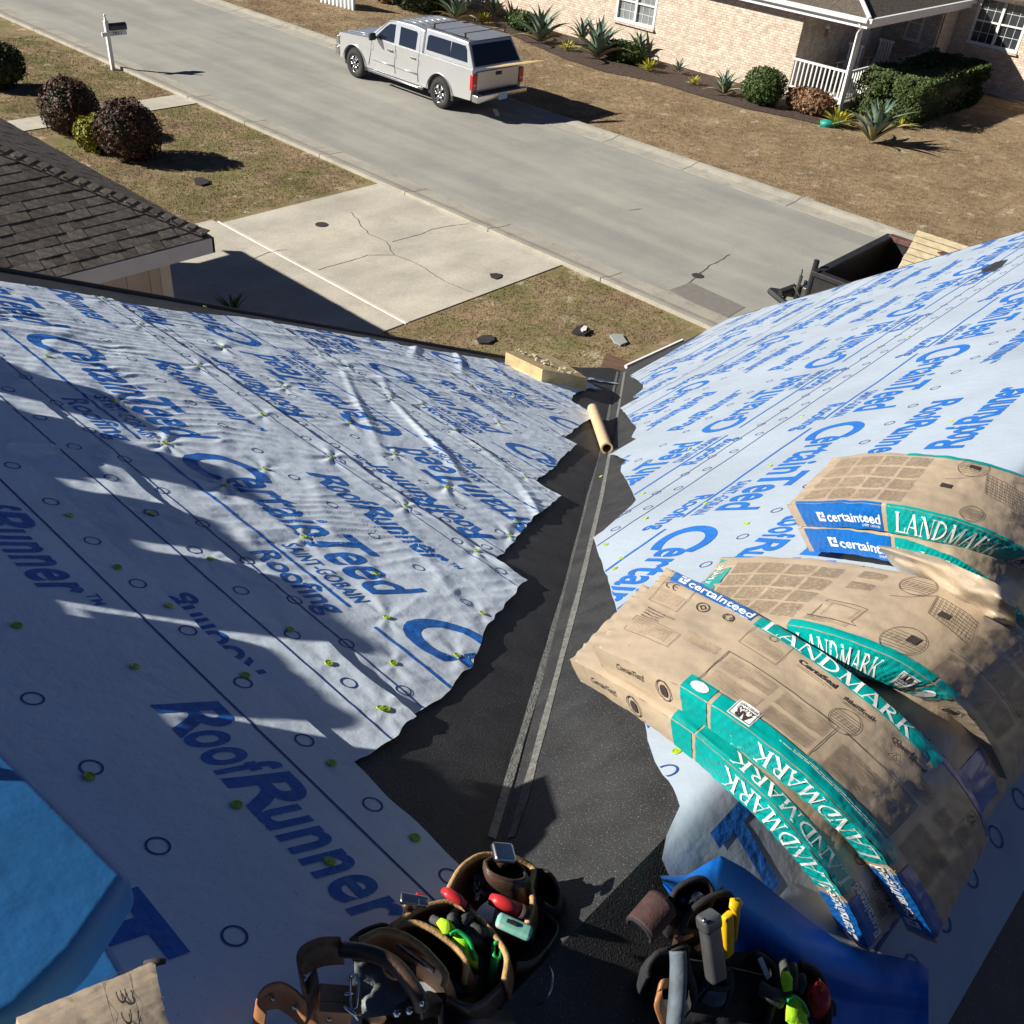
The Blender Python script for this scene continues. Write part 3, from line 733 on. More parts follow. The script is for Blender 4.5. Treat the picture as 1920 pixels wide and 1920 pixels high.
for i in range(6):
    yt = -.11 if i == 0 else lapR[i - 1]; yb = lapR[i]
    if i == 0:
        P = [(onR(1200, 1360)[0], onR(1200, 1360)[1]), (onR(1216, 1430)[0], onR(1216, 1430)[1]), (onR(1211, 1510)[0], YR + .02), (onB(1232, 1610)[0], onB(1232, 1610)[1]), (onB(1245, 1650)[0], onB(1245, 1650)[1]), (1.02, .1), (1.05, -.11)]
        P += [(onR(1180, 1240)[0], onR(1180, 1240)[1])]
    else: P = [tuple(onR(*p)[:2]) for p in cutsR[i]]
    P.sort(key=lambda p: p[1]); ys_ = np.array([p[1] for p in P]); xs_ = np.array([p[0] for p in P])
    cutR[i] = (lambda y, ys_=ys_, xs_=xs_: np.interp(y, ys_, xs_) + .008 * (vnoise(np.asarray(y, float) * 30, np.asarray(y, float) * 0) - .5))
    y0 = yt - (.08 if i else 0)
    yl = yb
    ny = max(8, int((yl - y0) / .02)); yy = np.linspace(y0, yl, ny); x0 = cutR[i](yy); nx = 240
    X = x0[:, None] + (XR - .03 - x0)[:, None] * np.linspace(0, 1, nx)[None, :]
    Y = np.repeat(yy[:, None], nx, 1)
    Y = Y + ((Y - y0) / (yl - y0)) ** 8 * .014 * (vnoise(X * 3, X * 0 + i) - .5)
    lift = .006 + .009 * np.clip((Y - yt) / (yb - yt), -.15, 1.05)
    Z = roof_z(Y, lift + dR(X, Y))
    o = mesh('underlayment_sheet', np.stack([X, Y, Z], -1).reshape(-1, 3), gridfaces(ny, nx), 'underlay_smooth_dimmed', house, smooth=True)
    if o.data.polygons[0].normal.z < 0: o.data.flip_normals()
    sheetR.append((o, yt, yb))
def clipR(i):
    o, yt, yb = sheetR[i]
    def fn(P, f):
        P = np.array(P); lo = cutR[i](P[:, 1]) + .003; hi = XR - .035
        out = (P[:, 0] < lo) | (P[:, 0] > hi) | (P[:, 1] > yb - .003)
        keep = [q for q in f if not all(out[list(q)])]
        P[:, 0] = np.clip(P[:, 0], lo, hi); P[:, 1] = np.minimum(P[:, 1], yb - .004)
        lift = .006 + .009 * np.clip((P[:, 1] - yt) / (yb - yt), -.15, 1.05)
        P[:, 2] = roof_z(P[:, 1], lift + dR(P[:, 0], P[:, 1]) + .0014)
        return P, keep
    return fn
LS = .04
layR = {1: (True, 3.675, 4.865, 2.93), 2: (False, 3.95, 4.13, 3.42), 3: (True, 4.4, 5.04, 3.6), 4: (True, 5.4, 4.9, 4.7), 5: (False, 6, 6.4, 6.2)}
for i in range(1, 6):
    flip, xC, xRR, xF = layR[i]; o, yt, yb = sheetR[i]
    sg = -1 if flip else 1
    C0 = [sg * xC + PER * k for k in range(-5, 5)]; R0 = [sg * xRR + PER * k for k in range(-5, 5)]; F0 = [sg * xF + PER * k for k in range(-5, 5)]
    a0, a1 = (-8.8, -1.8) if flip else (1.8, 8.8)
    def mapR(a, u, flip=flip, yt=yt, yb=yb):
        return np.stack([-a if flip else a, (yb - u * C2) if flip else (yt + (u - HID) * C2), a * 0], 1)
    if i < 5: g = pattern(C0, R0, F0, 0, 1)
    else: g = [q for q in pattern(C0, [], F0, 0, 1) if q[0][:, 1].max() < .62]
    drape('printed_lettering', join2d(g), mapR, 'ink_blue', o, clipR(i))
    mk = marks(a0, a1, [.80], ph=.05 * i) + marks(a0, a1, [.06 if flip else .22], ph=.09 * i) + lines(a0, a1, [.10 if flip else .215])
    drape('printed_marks', join2d(mk), mapR, 'ink_line', o, clipR(i))
# ridge sheet print: RoofRunner row, huge T, circles down the back
o0, yt0, yb0 = sheetR[0]
def mapR0(a, u): return np.stack([a, u, a * 0], 1)
g = []
for k in range(-2, 5):
    c = 3.07 + PER * k
    for s_, l_, dx in (("R", .112, 0), ("oof", .155, .108), ("R", .112, .245), ("unner", .315, .352)):
        g.append(shift(text2d(s_, l_, .115 if s_ == "R" else .123, .28, .024, .95, .04), c + dx, .665))
Tt = text2d("TU", 2.25, 1., 0, .03, 1.0, .15); vT = Tt[0]
p0, p1, p2 = onB(1330, 1583)[:2], onB(1395, 1511)[:2], onB(1442, 1680)[:2]
bx = p1 - p0; st_ = p2 - (p0 + p1) / 2
g.append((p0 + st_ + vT[:, :1] * bx - vT[:, 1:] * st_, Tt[1]))
drape('printed_lettering', join2d(g), mapR0, 'ink_blue', o0, clipR(0))
mk = [ring2d(onR(1245, 1463)[0], onR(1245, 1463)[1], .0195, .0045, 20)] + marks(1.2, 8.8, [-.01], step=.145, ph=.02) + [shift(rect2d(0, 0, 7.6, .006), 1.25, .055)]
drape('printed_marks', join2d(mk), mapR0, 'ink_line', o0, clipR(0))
for p in [(1264, 1427), (1150, 1078), (1396, 993), (1163, 1060), (1134, 1033), (1320, 955), (1215, 875), (1290, 850), (1440, 885), (1204, 933), (1208, 985), (1780, 800), (1350, 1130), (1500, 790), (1700, 640)]:
    q = onR(*p); i = next(k for k, (o, a, b_) in enumerate(sheetR) if q[1] <= b_)
    o, yt, yb = sheetR[i]
    put_cap((q[0], q[1], float(roof_z(q[1], .006 + .009 * (q[1] - yt) / (yb - yt) + float(dR(q[0], q[1])) + .0015))), NR, o)
q = onR(1127, 893, .004); put_cap(tuple(q), NR, house)
# torn spot showing felt, and a pale repair patch
P = [onR(*p, u=.022) for p in ((1797, 528), (1830, 508), (1862, 492), (1890, 486), (1878, 500), (1850, 515), (1815, 528))]
mesh('torn_patch', P, [tuple(range(7))], 'felt', house)
q = [onR(*p, u=.035) for p in ((1892, 670), (1905, 655), (1925, 655), (1925, 705), (1908, 700), (1890, 692))]
mesh('repair_patch', q, [tuple(range(6))], 'underlay_smooth_dimmed', house)
# fascia board end at the bottom of the valley
b = MB()
A_ = [onL(*p, u=-.02) for p in ((1124, 692), (1172, 697), (1195, 684), (1137, 661))]
v = [tuple(p) for p in A_] + [tuple(p - np.array([0, 0, .03])) for p in A_]
b.add(v, [(0, 1, 2, 3), (4, 7, 6, 5), (0, 4, 5, 1), (1, 5, 6, 2), (2, 6, 7, 3), (3, 7, 4, 0)]); b.build('fascia_board', 'wood_brown', house)

# offcut of the same sheet showing between the tool bags
q = [onL(*p, u=.012) for p in ((960, 1760), (1040, 1698), (1092, 1712), (1104, 1740), (1120, 1800), (1160, 1860), (1210, 1930), (1210, 2010), (940, 2010))]
pc = mesh('underlayment_piece', q, [tuple(range(9))], 'underlay_lightened', house)
mesh('printed_marks', [onL(a_, b_, .0135) for a_, b_ in ((1052, 1822), (1058, 1822), (1082, 1880), (1108, 1930), (1102, 1930), (1076, 1880))], [(0, 1, 2, 5), (2, 3, 4, 5)], 'ink_line', pc)
rc = onL(1100, 1806); g = ring2d(0, 0, .0195, .0045, 24); mesh('printed_marks', [(rc[0] + a_, rc[1] + b_, zL(rc[0] + a_) + .015) for a_, b_ in g[0]], g[1], 'ink_line', pc)
# ================================================================== garage of the left neighbour
def shingle_mat(name, cols, rows=False):
    m = bpy.data.materials.new(name); m.use_nodes = True; nt = m.node_tree; N = nt.nodes; Lk = nt.links; b = N["Principled BSDF"]
    oi = N.new("ShaderNodeObjectInfo"); tc = N.new("ShaderNodeTexCoord")
    r = N.new("ShaderNodeValToRGB"); r.color_ramp.elements[0].color = (*cols[0], 1); r.color_ramp.elements[1].color = (*cols[1], 1); Lk.new(oi.outputs['Random'], r.inputs[0])
    n = N.new("ShaderNodeTexNoise"); n.inputs['Scale'].default_value = 14; n.inputs['Detail'].default_value = 8; Lk.new(tc.outputs['Object'], n.inputs['Vector'])
    r2 = N.new("ShaderNodeValToRGB"); r2.color_ramp.elements[0].position = .3; r2.color_ramp.elements[1].position = .7; r2.color_ramp.elements[0].color = (.6, .6, .6, 1); r2.color_ramp.elements[1].color = (1.4, 1.35, 1.3, 1); Lk.new(n.outputs['Fac'], r2.inputs[0])
    mu = N.new("ShaderNodeMixRGB"); mu.blend_type = 'MULTIPLY'; mu.inputs[0].default_value = 1; Lk.new(r.outputs[0], mu.inputs[1]); Lk.new(r2.outputs[0], mu.inputs[2])
    out = mu.outputs[0]
    Lk.new(out, b.inputs['Base Color']); b.inputs['Roughness'].default_value = .95; b.inputs['Specular IOR Level'].default_value = .15
    n3 = N.new("ShaderNodeTexNoise"); n3.inputs['Scale'].default_value = 160; Lk.new(tc.outputs['Object'], n3.inputs['Vector'])
    bp = N.new("ShaderNodeBump"); bp.inputs['Strength'].default_value = .5; bp.inputs['Distance'].default_value = .006; Lk.new(n3.outputs['Fac'], bp.inputs['Height']); Lk.new(bp.outputs[0], b.inputs['Normal'])
    MATS[name] = m
shingle_mat('shingle_brown', [(.105, .095, .087), (.185, .168, .155)])
shingle_mat('shingle_grey', [(.10, .088, .075), (.15, .13, .11)])
NC = G(395, 445, 2.7); NX, NY = NC[0], NC[1]; PT = math.tan(R(28.5)); NYW = 7.9
nb = thing('garage', 'garage with brown shingled hip roof, white fascia and beige siding beside the driveway', 'garage', (NX, NY, 0))
ezz = 2.7
ridge_in = NYW / 2
deckv = [(NX, NY, ezz), (NX, NY + NYW, ezz), (NX - ridge_in, NY + ridge_in, ezz + ridge_in * PT), (NX - 11, NY, ezz), (NX - 11, NY + ridge_in, ezz + ridge_in * PT), (NX - 11, NY + NYW, ezz)]
rf = mesh('roof', deckv + [(NX, NY, ezz - .02), (NX - 11, NY, ezz - .02), (NX - 11, NY + NYW, ezz - .02), (NX, NY + NYW, ezz - .02)],
          [(0, 1, 2), (0, 2, 4, 3), (1, 5, 4, 2), (6, 7, 8, 9), (0, 3, 7, 6), (0, 6, 9, 1), (1, 9, 8, 5), (3, 4, 5, 8, 7)], 'shingle_brown', nb)
# single shingles on the near slope
cs = 1 / math.sqrt(1 + PT * PT)
def near_pt(a, s, h=0.):     # a metres left of the corner along the eave, s up the slope
    return Vector((NX - a, NY + s * cs, ezz + s * PT * cs)) + Vector((0, -PT * cs, cs)) * h
tabs = []
for w in (.14, .20, .26):
    b = MB(); b.box((w / 2, .07, .004), (w - .006, .15, .008)); tabs.append((w, b.build('shingle', 'shingle_brown').data)); bpy.data.objects.remove(bpy.data.objects[[o.name for o in bpy.data.objects if o.data == tabs[-1][1]][0]])
exp_ = .142; cnt = 0
rot = Matrix(((-1, 0, 0), (0, cs, -PT * cs), (0, PT * cs, cs)))   # local x -> -X, y -> up slope
rot = Matrix(((-1, 0, 0), (0, cs, PT * cs), (0, PT * cs, -cs)))
back = MB()
for r_ in range(0, 30):
    s = r_ * exp_
    a = s * cs + random.uniform(0, .12)
    while a < 8:
        w, me = random.choice(tabs)
        p = near_pt(a + w, s, .010 + random.choice((0, 0, .004)))
        e = near_pt(a + w / 2, s)
        # keep those in view singly
        c = M.T @ (np.array(e) - O); px = c[0] / c[2] * 1828 + 960; py = c[1] / c[2] * 1828 + 960
        vis = -20 < px and py < 600 and cnt < 300
        q = Matrix(((1, 0, 0), (0, cs, -PT * cs), (0, PT * cs, cs))) @ Matrix.Rotation(R(-2.2), 3, 'X')
        if vis:
            o = bpy.data.objects.new('shingle', me); COL.objects.link(o); o.matrix_world = Matrix.Translation(p) @ q.to_4x4(); wchild(o, rf); cnt += 1
        elif a < 6.5:
            back.box(p + q @ Vector((w / 2, .07, .006)), (w - .008, .15, .012), q)
        a += w
if back.v:
    tag(back.build('shingles', 'shingle_brown', rf), kind='stuff')
# courses of the street-side slope: rows joined
fr = MB(); q = Matrix(((0, -cs, PT * cs), (1, 0, 0), (0, PT * cs, cs)))
for r_ in range(0, 30):
    s = r_ * exp_; L = NYW - 2 * s * cs
    if L < .2: break
    y = NY + s * cs
    while y < NY + NYW - s * cs - .1:
        w = random.choice((.14, .20, .26)); w = min(w, NY + NYW - s * cs - y)
        p = Vector((NX - s * cs, y, ezz + s * PT * cs)) + Vector((PT * cs, 0, cs)) * (.010 + random.choice((0, .004)))
        fr.box(p + q @ Vector((w / 2, .07, .004)), (w - .008, .15, .012), q @ Matrix.Rotation(R(-2.2), 3, 'X')); y += w
tag(fr.build('shingles', 'shingle_brown', rf), kind='stuff')
# hip caps
hd = Vector((-1, 1, PT)).normalized(); hl = .15
cap = None
for i in range(int(ridge_in * 1.414 * 1.15 / hl)):
    p = Vector((NX, NY, ezz)) + hd * (i * hl) 
    if cap is None:
        b = MB(); sdw = .13
        left = Vector((-1, -1, 0)).normalized(); 
        L_ = (Vector((-1, 0, 0))); R_ = Vector((0, 1, 0))
        c0 = Vector((0, 0, .085)); 
        a_ = [c0 + L_ * sdw - Vector((0, 0, .03)), c0 + Vector((0, 0, .012)), c0 + R_ * sdw - Vector((0, 0, .03))]
        e_ = [k + hd * .19 - Vector((0, 0, .018)) for k in a_]; lo = [k - Vector((0, 0, .014)) for k in a_]
        b.add(a_ + e_ + lo, [(0, 1, 4, 3), (1, 2, 5, 4), (0, 6, 7, 1), (1, 7, 8, 2), (0, 3, 6), (2, 8, 5)])
        cap = b.build('hip_shingle', 'shingle_brown'); o = cap
    else: o = copy_of(cap)
    o.parent = None; o.location = p; wchild(o, rf)
b = MB()
b.box((NX - 5.5, NY - .01, ezz - .10), (11.06, .03, .20)); b.box((NX + .015, NY + NYW / 2, ezz - .10), (.03, NYW + .05, .20)); b.build('fascia', 'fascia', nb)
wi = .42
b = MB(); b.box((NX - 5.5, NY + wi + .05, 1.3), (11 - 2 * wi, .1, 2.6)); b.box((NX - wi - .05, NY + NYW / 2, 1.3), (.1, NYW - 2 * wi, 2.6)); b.build('wall', 'siding', nb)
b = MB()
b.box((NX - 5.5, NY + wi / 2, ezz - .19), (11, wi, .02)); b.build('soffit', 'fascia', nb)
b = MB(); b.box((NX - wi - .06, NY + wi - .012, 1.28), (.14, .03, 2.56)); b.box((NX - wi + .012, NY + wi + .06, 1.28), (.03, .14, 2.56)); b.build('corner_trim', mat('trim_beige', (.62, .56, .48), .7, .05, 5), nb)
for k in range(9):
    b = MB(); b.box((NX - wi - .13 - k * .31, NY + wi - .004, 1.28), (.292, .014, 2.56)); b.build('siding_panel', 'siding', nb)
b = MB(); b.box((NX - wi + .01, NY + 3.9, 1.1), (.03, 4.9, 2.15)); b.build('garage_door', 'white_paint', nb)
# small weed at the garage corner
def spiky(n, h, w, m, root=None, name='leaf', loc=(0, 0, 0), spread=.9):
    b = MB()
    for i in range(n):
        an = random.uniform(0, 6.283); el = random.uniform(.25, 1.25); L = h * random.uniform(.6, 1.)
        d = Vector((math.cos(an) * math.cos(el), math.sin(an) * math.cos(el), math.sin(el))); sd = Vector((-math.sin(an), math.cos(an), 0)) * w
        p0 = Vector(loc); p1 = p0 + d * L * .5 + Vector((0, 0, .06 * L)); p2 = p0 + d * L - Vector((0, 0, .10 * L * spread))
        b.add([p0 - sd * .6, p0 + sd * .6, p1 + sd, p1 - sd, p2], [(0, 1, 2, 3), (3, 2, 4)])
    return b.build(name, m, root)
# ================================================================== the house across the street
def brick_mat(name, c1, c2, mort):
    m = bpy.data.materials.new(name); m.use_nodes = True; nt = m.node_tree; N = nt.nodes; Lk = nt.links; b = N["Principled BSDF"]
    tc = N.new("ShaderNodeTexCoord"); sp = N.new("ShaderNodeSeparateXYZ"); Lk.new(tc.outputs['Object'], sp.inputs[0])
    ad = N.new("ShaderNodeMath"); Lk.new(sp.outputs[0], ad.inputs[0]); Lk.new(sp.outputs[1], ad.inputs[1])
    cb = N.new("ShaderNodeCombineXYZ"); Lk.new(ad.outputs[0], cb.inputs[0]); Lk.new(sp.outputs[2], cb.inputs[1])
    br = N.new("ShaderNodeTexBrick"); Lk.new(cb.outputs[0], br.inputs['Vector']); br.inputs['Scale'].default_value = 1
    br.inputs['Brick Width'].default_value = .21; br.inputs['Row Height'].default_value = .076; br.inputs['Mortar Size'].default_value = .009; br.inputs['Mortar Smooth'].default_value = .2
    br.inputs['Color1'].default_value = (*c1, 1); br.inputs['Color2'].default_value = (*c2, 1); br.inputs['Mortar'].default_value = (*mort, 1); br.inputs['Bias'].default_value = 0
    n = N.new("ShaderNodeTexNoise"); n.inputs['Scale'].default_value = 5; n.inputs['Detail'].default_value = 8; Lk.new(tc.outputs['Object'], n.inputs['Vector'])
    r2 = N.new("ShaderNodeValToRGB"); r2.color_ramp.elements[0].position = .3; r2.color_ramp.elements[1].position = .7; r2.color_ramp.elements[0].color = (.8, .76, .74, 1); r2.color_ramp.elements[1].color = (1.15, 1.15, 1.15, 1); Lk.new(n.outputs['Fac'], r2.inputs[0])
    mu = N.new("ShaderNodeMixRGB"); mu.blend_type = 'MULTIPLY'; mu.inputs[0].default_value = 1; Lk.new(br.outputs['Color'], mu.inputs[1]); Lk.new(r2.outputs[0], mu.inputs[2])
    Lk.new(mu.outputs[0], b.inputs['Base Color']); b.inputs['Roughness'].default_value = .9
    bp = N.new("ShaderNodeBump"); bp.inputs['Strength'].default_value = .8; bp.inputs['Distance'].default_value = .01; bp.invert = True; Lk.new(br.outputs['Fac'], bp.inputs['Height']); Lk.new(bp.outputs[0], b.inputs['Normal'])
    MATS[name] = m
brick_mat('brick', (.58, .47, .37), (.72, .63, .52), (.44, .38, .32))
WX, WY = 30.8, 15.9; PY = 14.0; BX = 36.9; EZ = 2.72
oh = thing('brick_house', 'pale brick house across the street with white porch railing and grey roof', 'house', (WX, WY, 0))
def framewall(x, y0, y1, z1, holes, m, parent):
    """wall in the plane X=x made of blocks round the holes"""
    b = MB(); cur = y0
    for (a, c, zb, zt) in sorted(holes):
        b.box((x + .1, (cur + a) / 2, z1 / 2), (.2, a - cur, z1)); b.box((x + .1, (a + c) / 2, zb / 2), (.2, c - a, zb)); b.box((x + .1, (a + c) / 2, (zt + z1) / 2), (.2, c - a, z1 - zt)); cur = c
    b.box((x + .1, (cur + y1) / 2, z1 / 2), (.2, y1 - cur, z1)); return b.build('wall', m, parent)
wz0, wz1 = .98, 2.25
framewall(WX, WY, 31.5, EZ, [(21.5, 23.15, wz0, wz1)], 'brick', oh)
framewall(38.3, 4, 13.99, EZ + .2, [(11.7, 13.42, 1.45, 2.85)], 'brick', oh)
b = MB(); b.box((33.9, WY + .1, EZ / 2), (6.0, .2, EZ)); b.build('wall', 'brick', oh)
b = MB(); b.box((BX + .1, 14.95, EZ / 2), (.2, 1.9, EZ)); b.box((37.7, 14.1, EZ / 2), (1.4, .2, EZ)); b.build('wall', 'brick', oh)
def window(x, y0, y1, z0, z1, parent, cols=2):
    fr = MB()
    for yy in np.linspace(y0, y1, cols + 1): fr.box((x + .02, yy, (z0 + z1) / 2), (.07, .085, z1 - z0 + .08))
    for zz in (z0, z1): fr.box((x + .012, (y0 + y1) / 2, zz), (.09, y1 - y0 + .1, .09))
    fr.box((x + .03, (y0 + y1) / 2, (z0 + z1) / 2), (.05, y1 - y0, .05))
    w = fr.build('window', 'white_paint', parent)
    for k in range(cols):
        a = y0 + (y1 - y0) * k / cols; c = y0 + (y1 - y0) * (k + 1) / cols
        b = MB(); b.box((x + .075, (a + c) / 2, (z0 + z1) / 2), (.01, c - a, z1 - z0)); b.build('pane', 'pane', w)
        g_ = MB()
        for t in (1 / 3, 2 / 3): g_.box((x + .062, a + (c - a) * t, (z0 + z1) / 2), (.012, .011, z1 - z0))
        for t in (.25, .75): g_.box((x + .062, (a + c) / 2, z0 + (z1 - z0) * t), (.013, c - a, .011))
        g_.build('glazing_bar', 'white_paint', w)
    b = MB(); b.box((x - .03, (y0 + y1) / 2, z0 - .08), (.12, y1 - y0 + .16, .06)); b.build('sill', 'brick', w)
    return w
mat('pane', (.22, .25, .25), .12, .2, 4, spec=.9); mat('pane_dark', (.035, .04, .045), .1, .2, 4, spec=.9)
window(WX, 21.5, 23.15, wz0, wz1, oh); w2 = window(38.3, 11.72, 13.4, 1.45, 2.85, oh)
for c in w2.children:
    if c.name.startswith('pane'): c.data.materials[0] = MATS['pane_dark']
window(BX - .01, 14.6, 15.1, 1.35, 2.4, oh, 1)
b = MB(); b.box((35.2, WY - .02, 1.03), (.95, .06, 2.06)); b.build('door', 'white_paint', oh)
# roofs
def slab(name, pts, m, parent, th=.12):
    b = MB(); n = len(pts); pts = [Vector(p) for p in pts]
    nn = (pts[1] - pts[0]).cross(pts[2] - pts[0]).normalized(); nn = nn if nn.z > 0 else -nn
    b.add(list(pts) + [p - nn * th for p in pts], [tuple(range(n)), tuple(range(n, 2 * n))[::-1]] + [(i, (i + 1) % n, n + (i + 1) % n, n + i) for i in range(n)])
    return b.build(name, m, parent)
PP = .42; ex = WX - .35; ey = PY - .35
slab('roof', [(ex, ey, EZ), (ex, 32, EZ), (ex + 6.3, 32, EZ + 6.3 * PP), (ex + 6.3, ey + 6.3, EZ + 6.3 * PP)], 'shingle_grey', oh)
slab('roof', [(ex, ey, EZ + .002), (ex + 6.3, ey + 6.3, EZ + 6.3 * PP), (46, ey + 6.3, EZ + 6.3 * PP), (46, ey, EZ)], 'shingle_grey', oh)
slab('roof', [(37.95, 3.6, EZ + .25), (37.95, ey + 1.2, EZ + .25), (43, ey + 1.2, EZ + .25 + 5.05 * PP), (43, 3.6, EZ + .25 + 5.05 * PP)], 'shingle_grey', oh)
b = MB(); b.box((ex - .06, (ey + 32) / 2, EZ - .03), (.13, 32 - ey, .13)); b.box(((ex + 46) / 2 - .0, ey - .06, EZ - .03), (46 - ex + .1, .13, .13)); b.build('gutter', 'white_paint', oh, bevel=.02)
b = MB(); b.box((ex + .02, (ey + 32) / 2, EZ - .16), (.03, 32 - ey, .17)); b.box(((ex + 46) / 2, ey + .02, EZ - .16), (46 - ex, .03, .17)); b.build('fascia', 'white_paint', oh)
b = MB()
hipd = Vector((1, 1, PP)).normalized()
b.tube([Vector((ex, ey, EZ + .04)), Vector((ex, ey, EZ + .04)) + hipd * 3.4], .06, 6); b.build('hip_flashing', 'white_paint', oh)
b = MB(); b.box((WX - .0, PY + .0, 1.35), (.14, .14, 2.7)); b.build('porch_post', 'white_paint', oh, bevel=.01)
b = MB(); b.tube([(ex - .04, ey + .3, EZ - .08), (ex + .05, ey + .18, EZ - .25), (WX - .12, PY - .02, EZ - .42), (WX - .12, PY - .02, .12), (WX - .32, PY - .05, .05)], .045, 8); b.build('downspout', 'white_paint', oh, smooth=True)
b = MB(); b.box(((WX + BX) / 2, (PY + WY) / 2, .12), (BX - WX, WY - PY, .24)); b.build('porch_floor', 'concrete', oh)
def railing(p0, p1, root, n):
    p0 = Vector(p0); p1 = Vector(p1); d = (p1 - p0); L = d.length; ang = math.atan2(d.y, d.x); rt_ = Matrix.Rotation(ang, 3, 'Z')
    r_ = thing('railing', None, None, p0); r_.parent = root
    bb = MB(); bb.box((p0 + p1) / 2 + Vector((0, 0, 1.16)), (L, .07, .06), rt_); bb.box((p0 + p1) / 2 + Vector((0, 0, .36)), (L, .05, .05), rt_)
    o = bb.build('railing', 'white_paint', root)
    base = None
    for i in range(n):
        p = p0 + d * ((i + .5) / n)
        q = MB(); q.box(p + Vector((0, 0, .76)), (.04, .04, .77), rt_); q.build('baluster', 'white_paint', o)
    bpy.data.objects.remove(r_); return o
railing((WX, PY + .1, .0), (WX, WY, .0), oh, 12)
railing((WX + .1, PY, .0), (BX, PY, .0), oh, 34)
# porch rocking chairs
def porch_chair(x, y, lab):
    t = thing('porch_chair', lab, 'chair', (x, y, .24), 0, 'white chairs on the porch')
    b = MB(); b.box((x, y, .24 + .44), (.5, .5, .04)); b.build('seat', 'white_paint', t)
    b = MB()
    for k in range(5): b.box((x + .27, y - .2 + k * .1, .24 + .82), (.025, .05, .72))
    b.box((x + .27, y, .24 + 1.2), (.04, .54, .07)); b.build('backrest', 'white_paint', t)
    for sx in (-1, 1):
        for sy in (-1, 1):
            b = MB(); b.box((x + sx * .23, y + sy * .24, .24 + .3), (.04, .04, .6)); b.build('leg', 'white_paint', t)
    for sy in (-1, 1):
        b = MB(); b.box((x, y + sy * .27, .24 + .66), (.55, .06, .03)); b.build('armrest', 'white_paint', t)
porch_chair(33.2, 15.2, 'white wooden chair on the porch nearest the railing corner'); porch_chair(35.0, 15.0, 'white wooden chair on the porch farther from the street')
# hanging ornament seen at the porch
t = thing('garden_gnome', 'small red and white figure ornament hanging by the porch wall', 'ornament', (32.0, WY - .25, 1.9))
b = MB(); b.tube([(32.0, WY - .25, 1.72), (32.0, WY - .25, 1.8), (32.0, WY - .25, 1.98)], [.05, .07, .03], 10); b.build('body', 'wood_brown', t, True)
b = MB(); b.tube([(32.0, WY - .25, 1.98), (32.0, WY - .25, 2.04), (32.0, WY - .25, 2.14)], [.05, .07, .02], 10); b.build('head', 'white_paint', t, True)
# ================================================================== mailbox
mb = G(212, 131); mx_, my_ = mb[0], mb[1]
mbx = thing('mailbox', 'dark mailbox on a white wooden post with house number 7911', 'mailbox', (mx_, my_, 0))
b = MB(); b.box((mx_, my_, .62), (.10, .10, 1.24)); b.box((mx_, my_, 1.26), (.12, .12, .03)); b.box((mx_, my_, 1.33), (.07, .07, .12), taper=.6); b.build('post', 'white_paint', mbx, bevel=.006)
b = MB(); b.tube([(mx_, my_, 1.38), (mx_, my_, 1.42), (mx_, my_, 1.46)], [.025, .04, .01], 8); b.build('finial', 'white_paint', mbx, True)
b = MB(); b.box((mx_ + .18, my_ - .05, .95), (.74, .05, .11)); b.build('arm', 'white_paint', mbx, bevel=.006)
b = MB(); prof = [(-.085, 0), (.085, 0), (.085, .10)] + [(.085 * math.cos(a), .10 + .085 * math.sin(a)) for a in np.linspace(0, math.pi, 9)[1:-1]] + [(-.085, .10)]
b.prism(prof, lambda a, c, d: (d, my_ - .02 + a, 1.03 + c), mx_ + .06, mx_ + .56); b.build('box', mat('box_metal', (.06, .06, .075), .35, .2, 10, metal=.4), mbx)
tv = text2d("7911", .26, .075, 0, .01, 1.1, .5)
def mapN(a, u): return np.stack([mx_ + .12 + a, a * 0 + my_ - .082, .915 + u], 1)
drape('house_number', tv, mapN, 'black_ink', mbx)
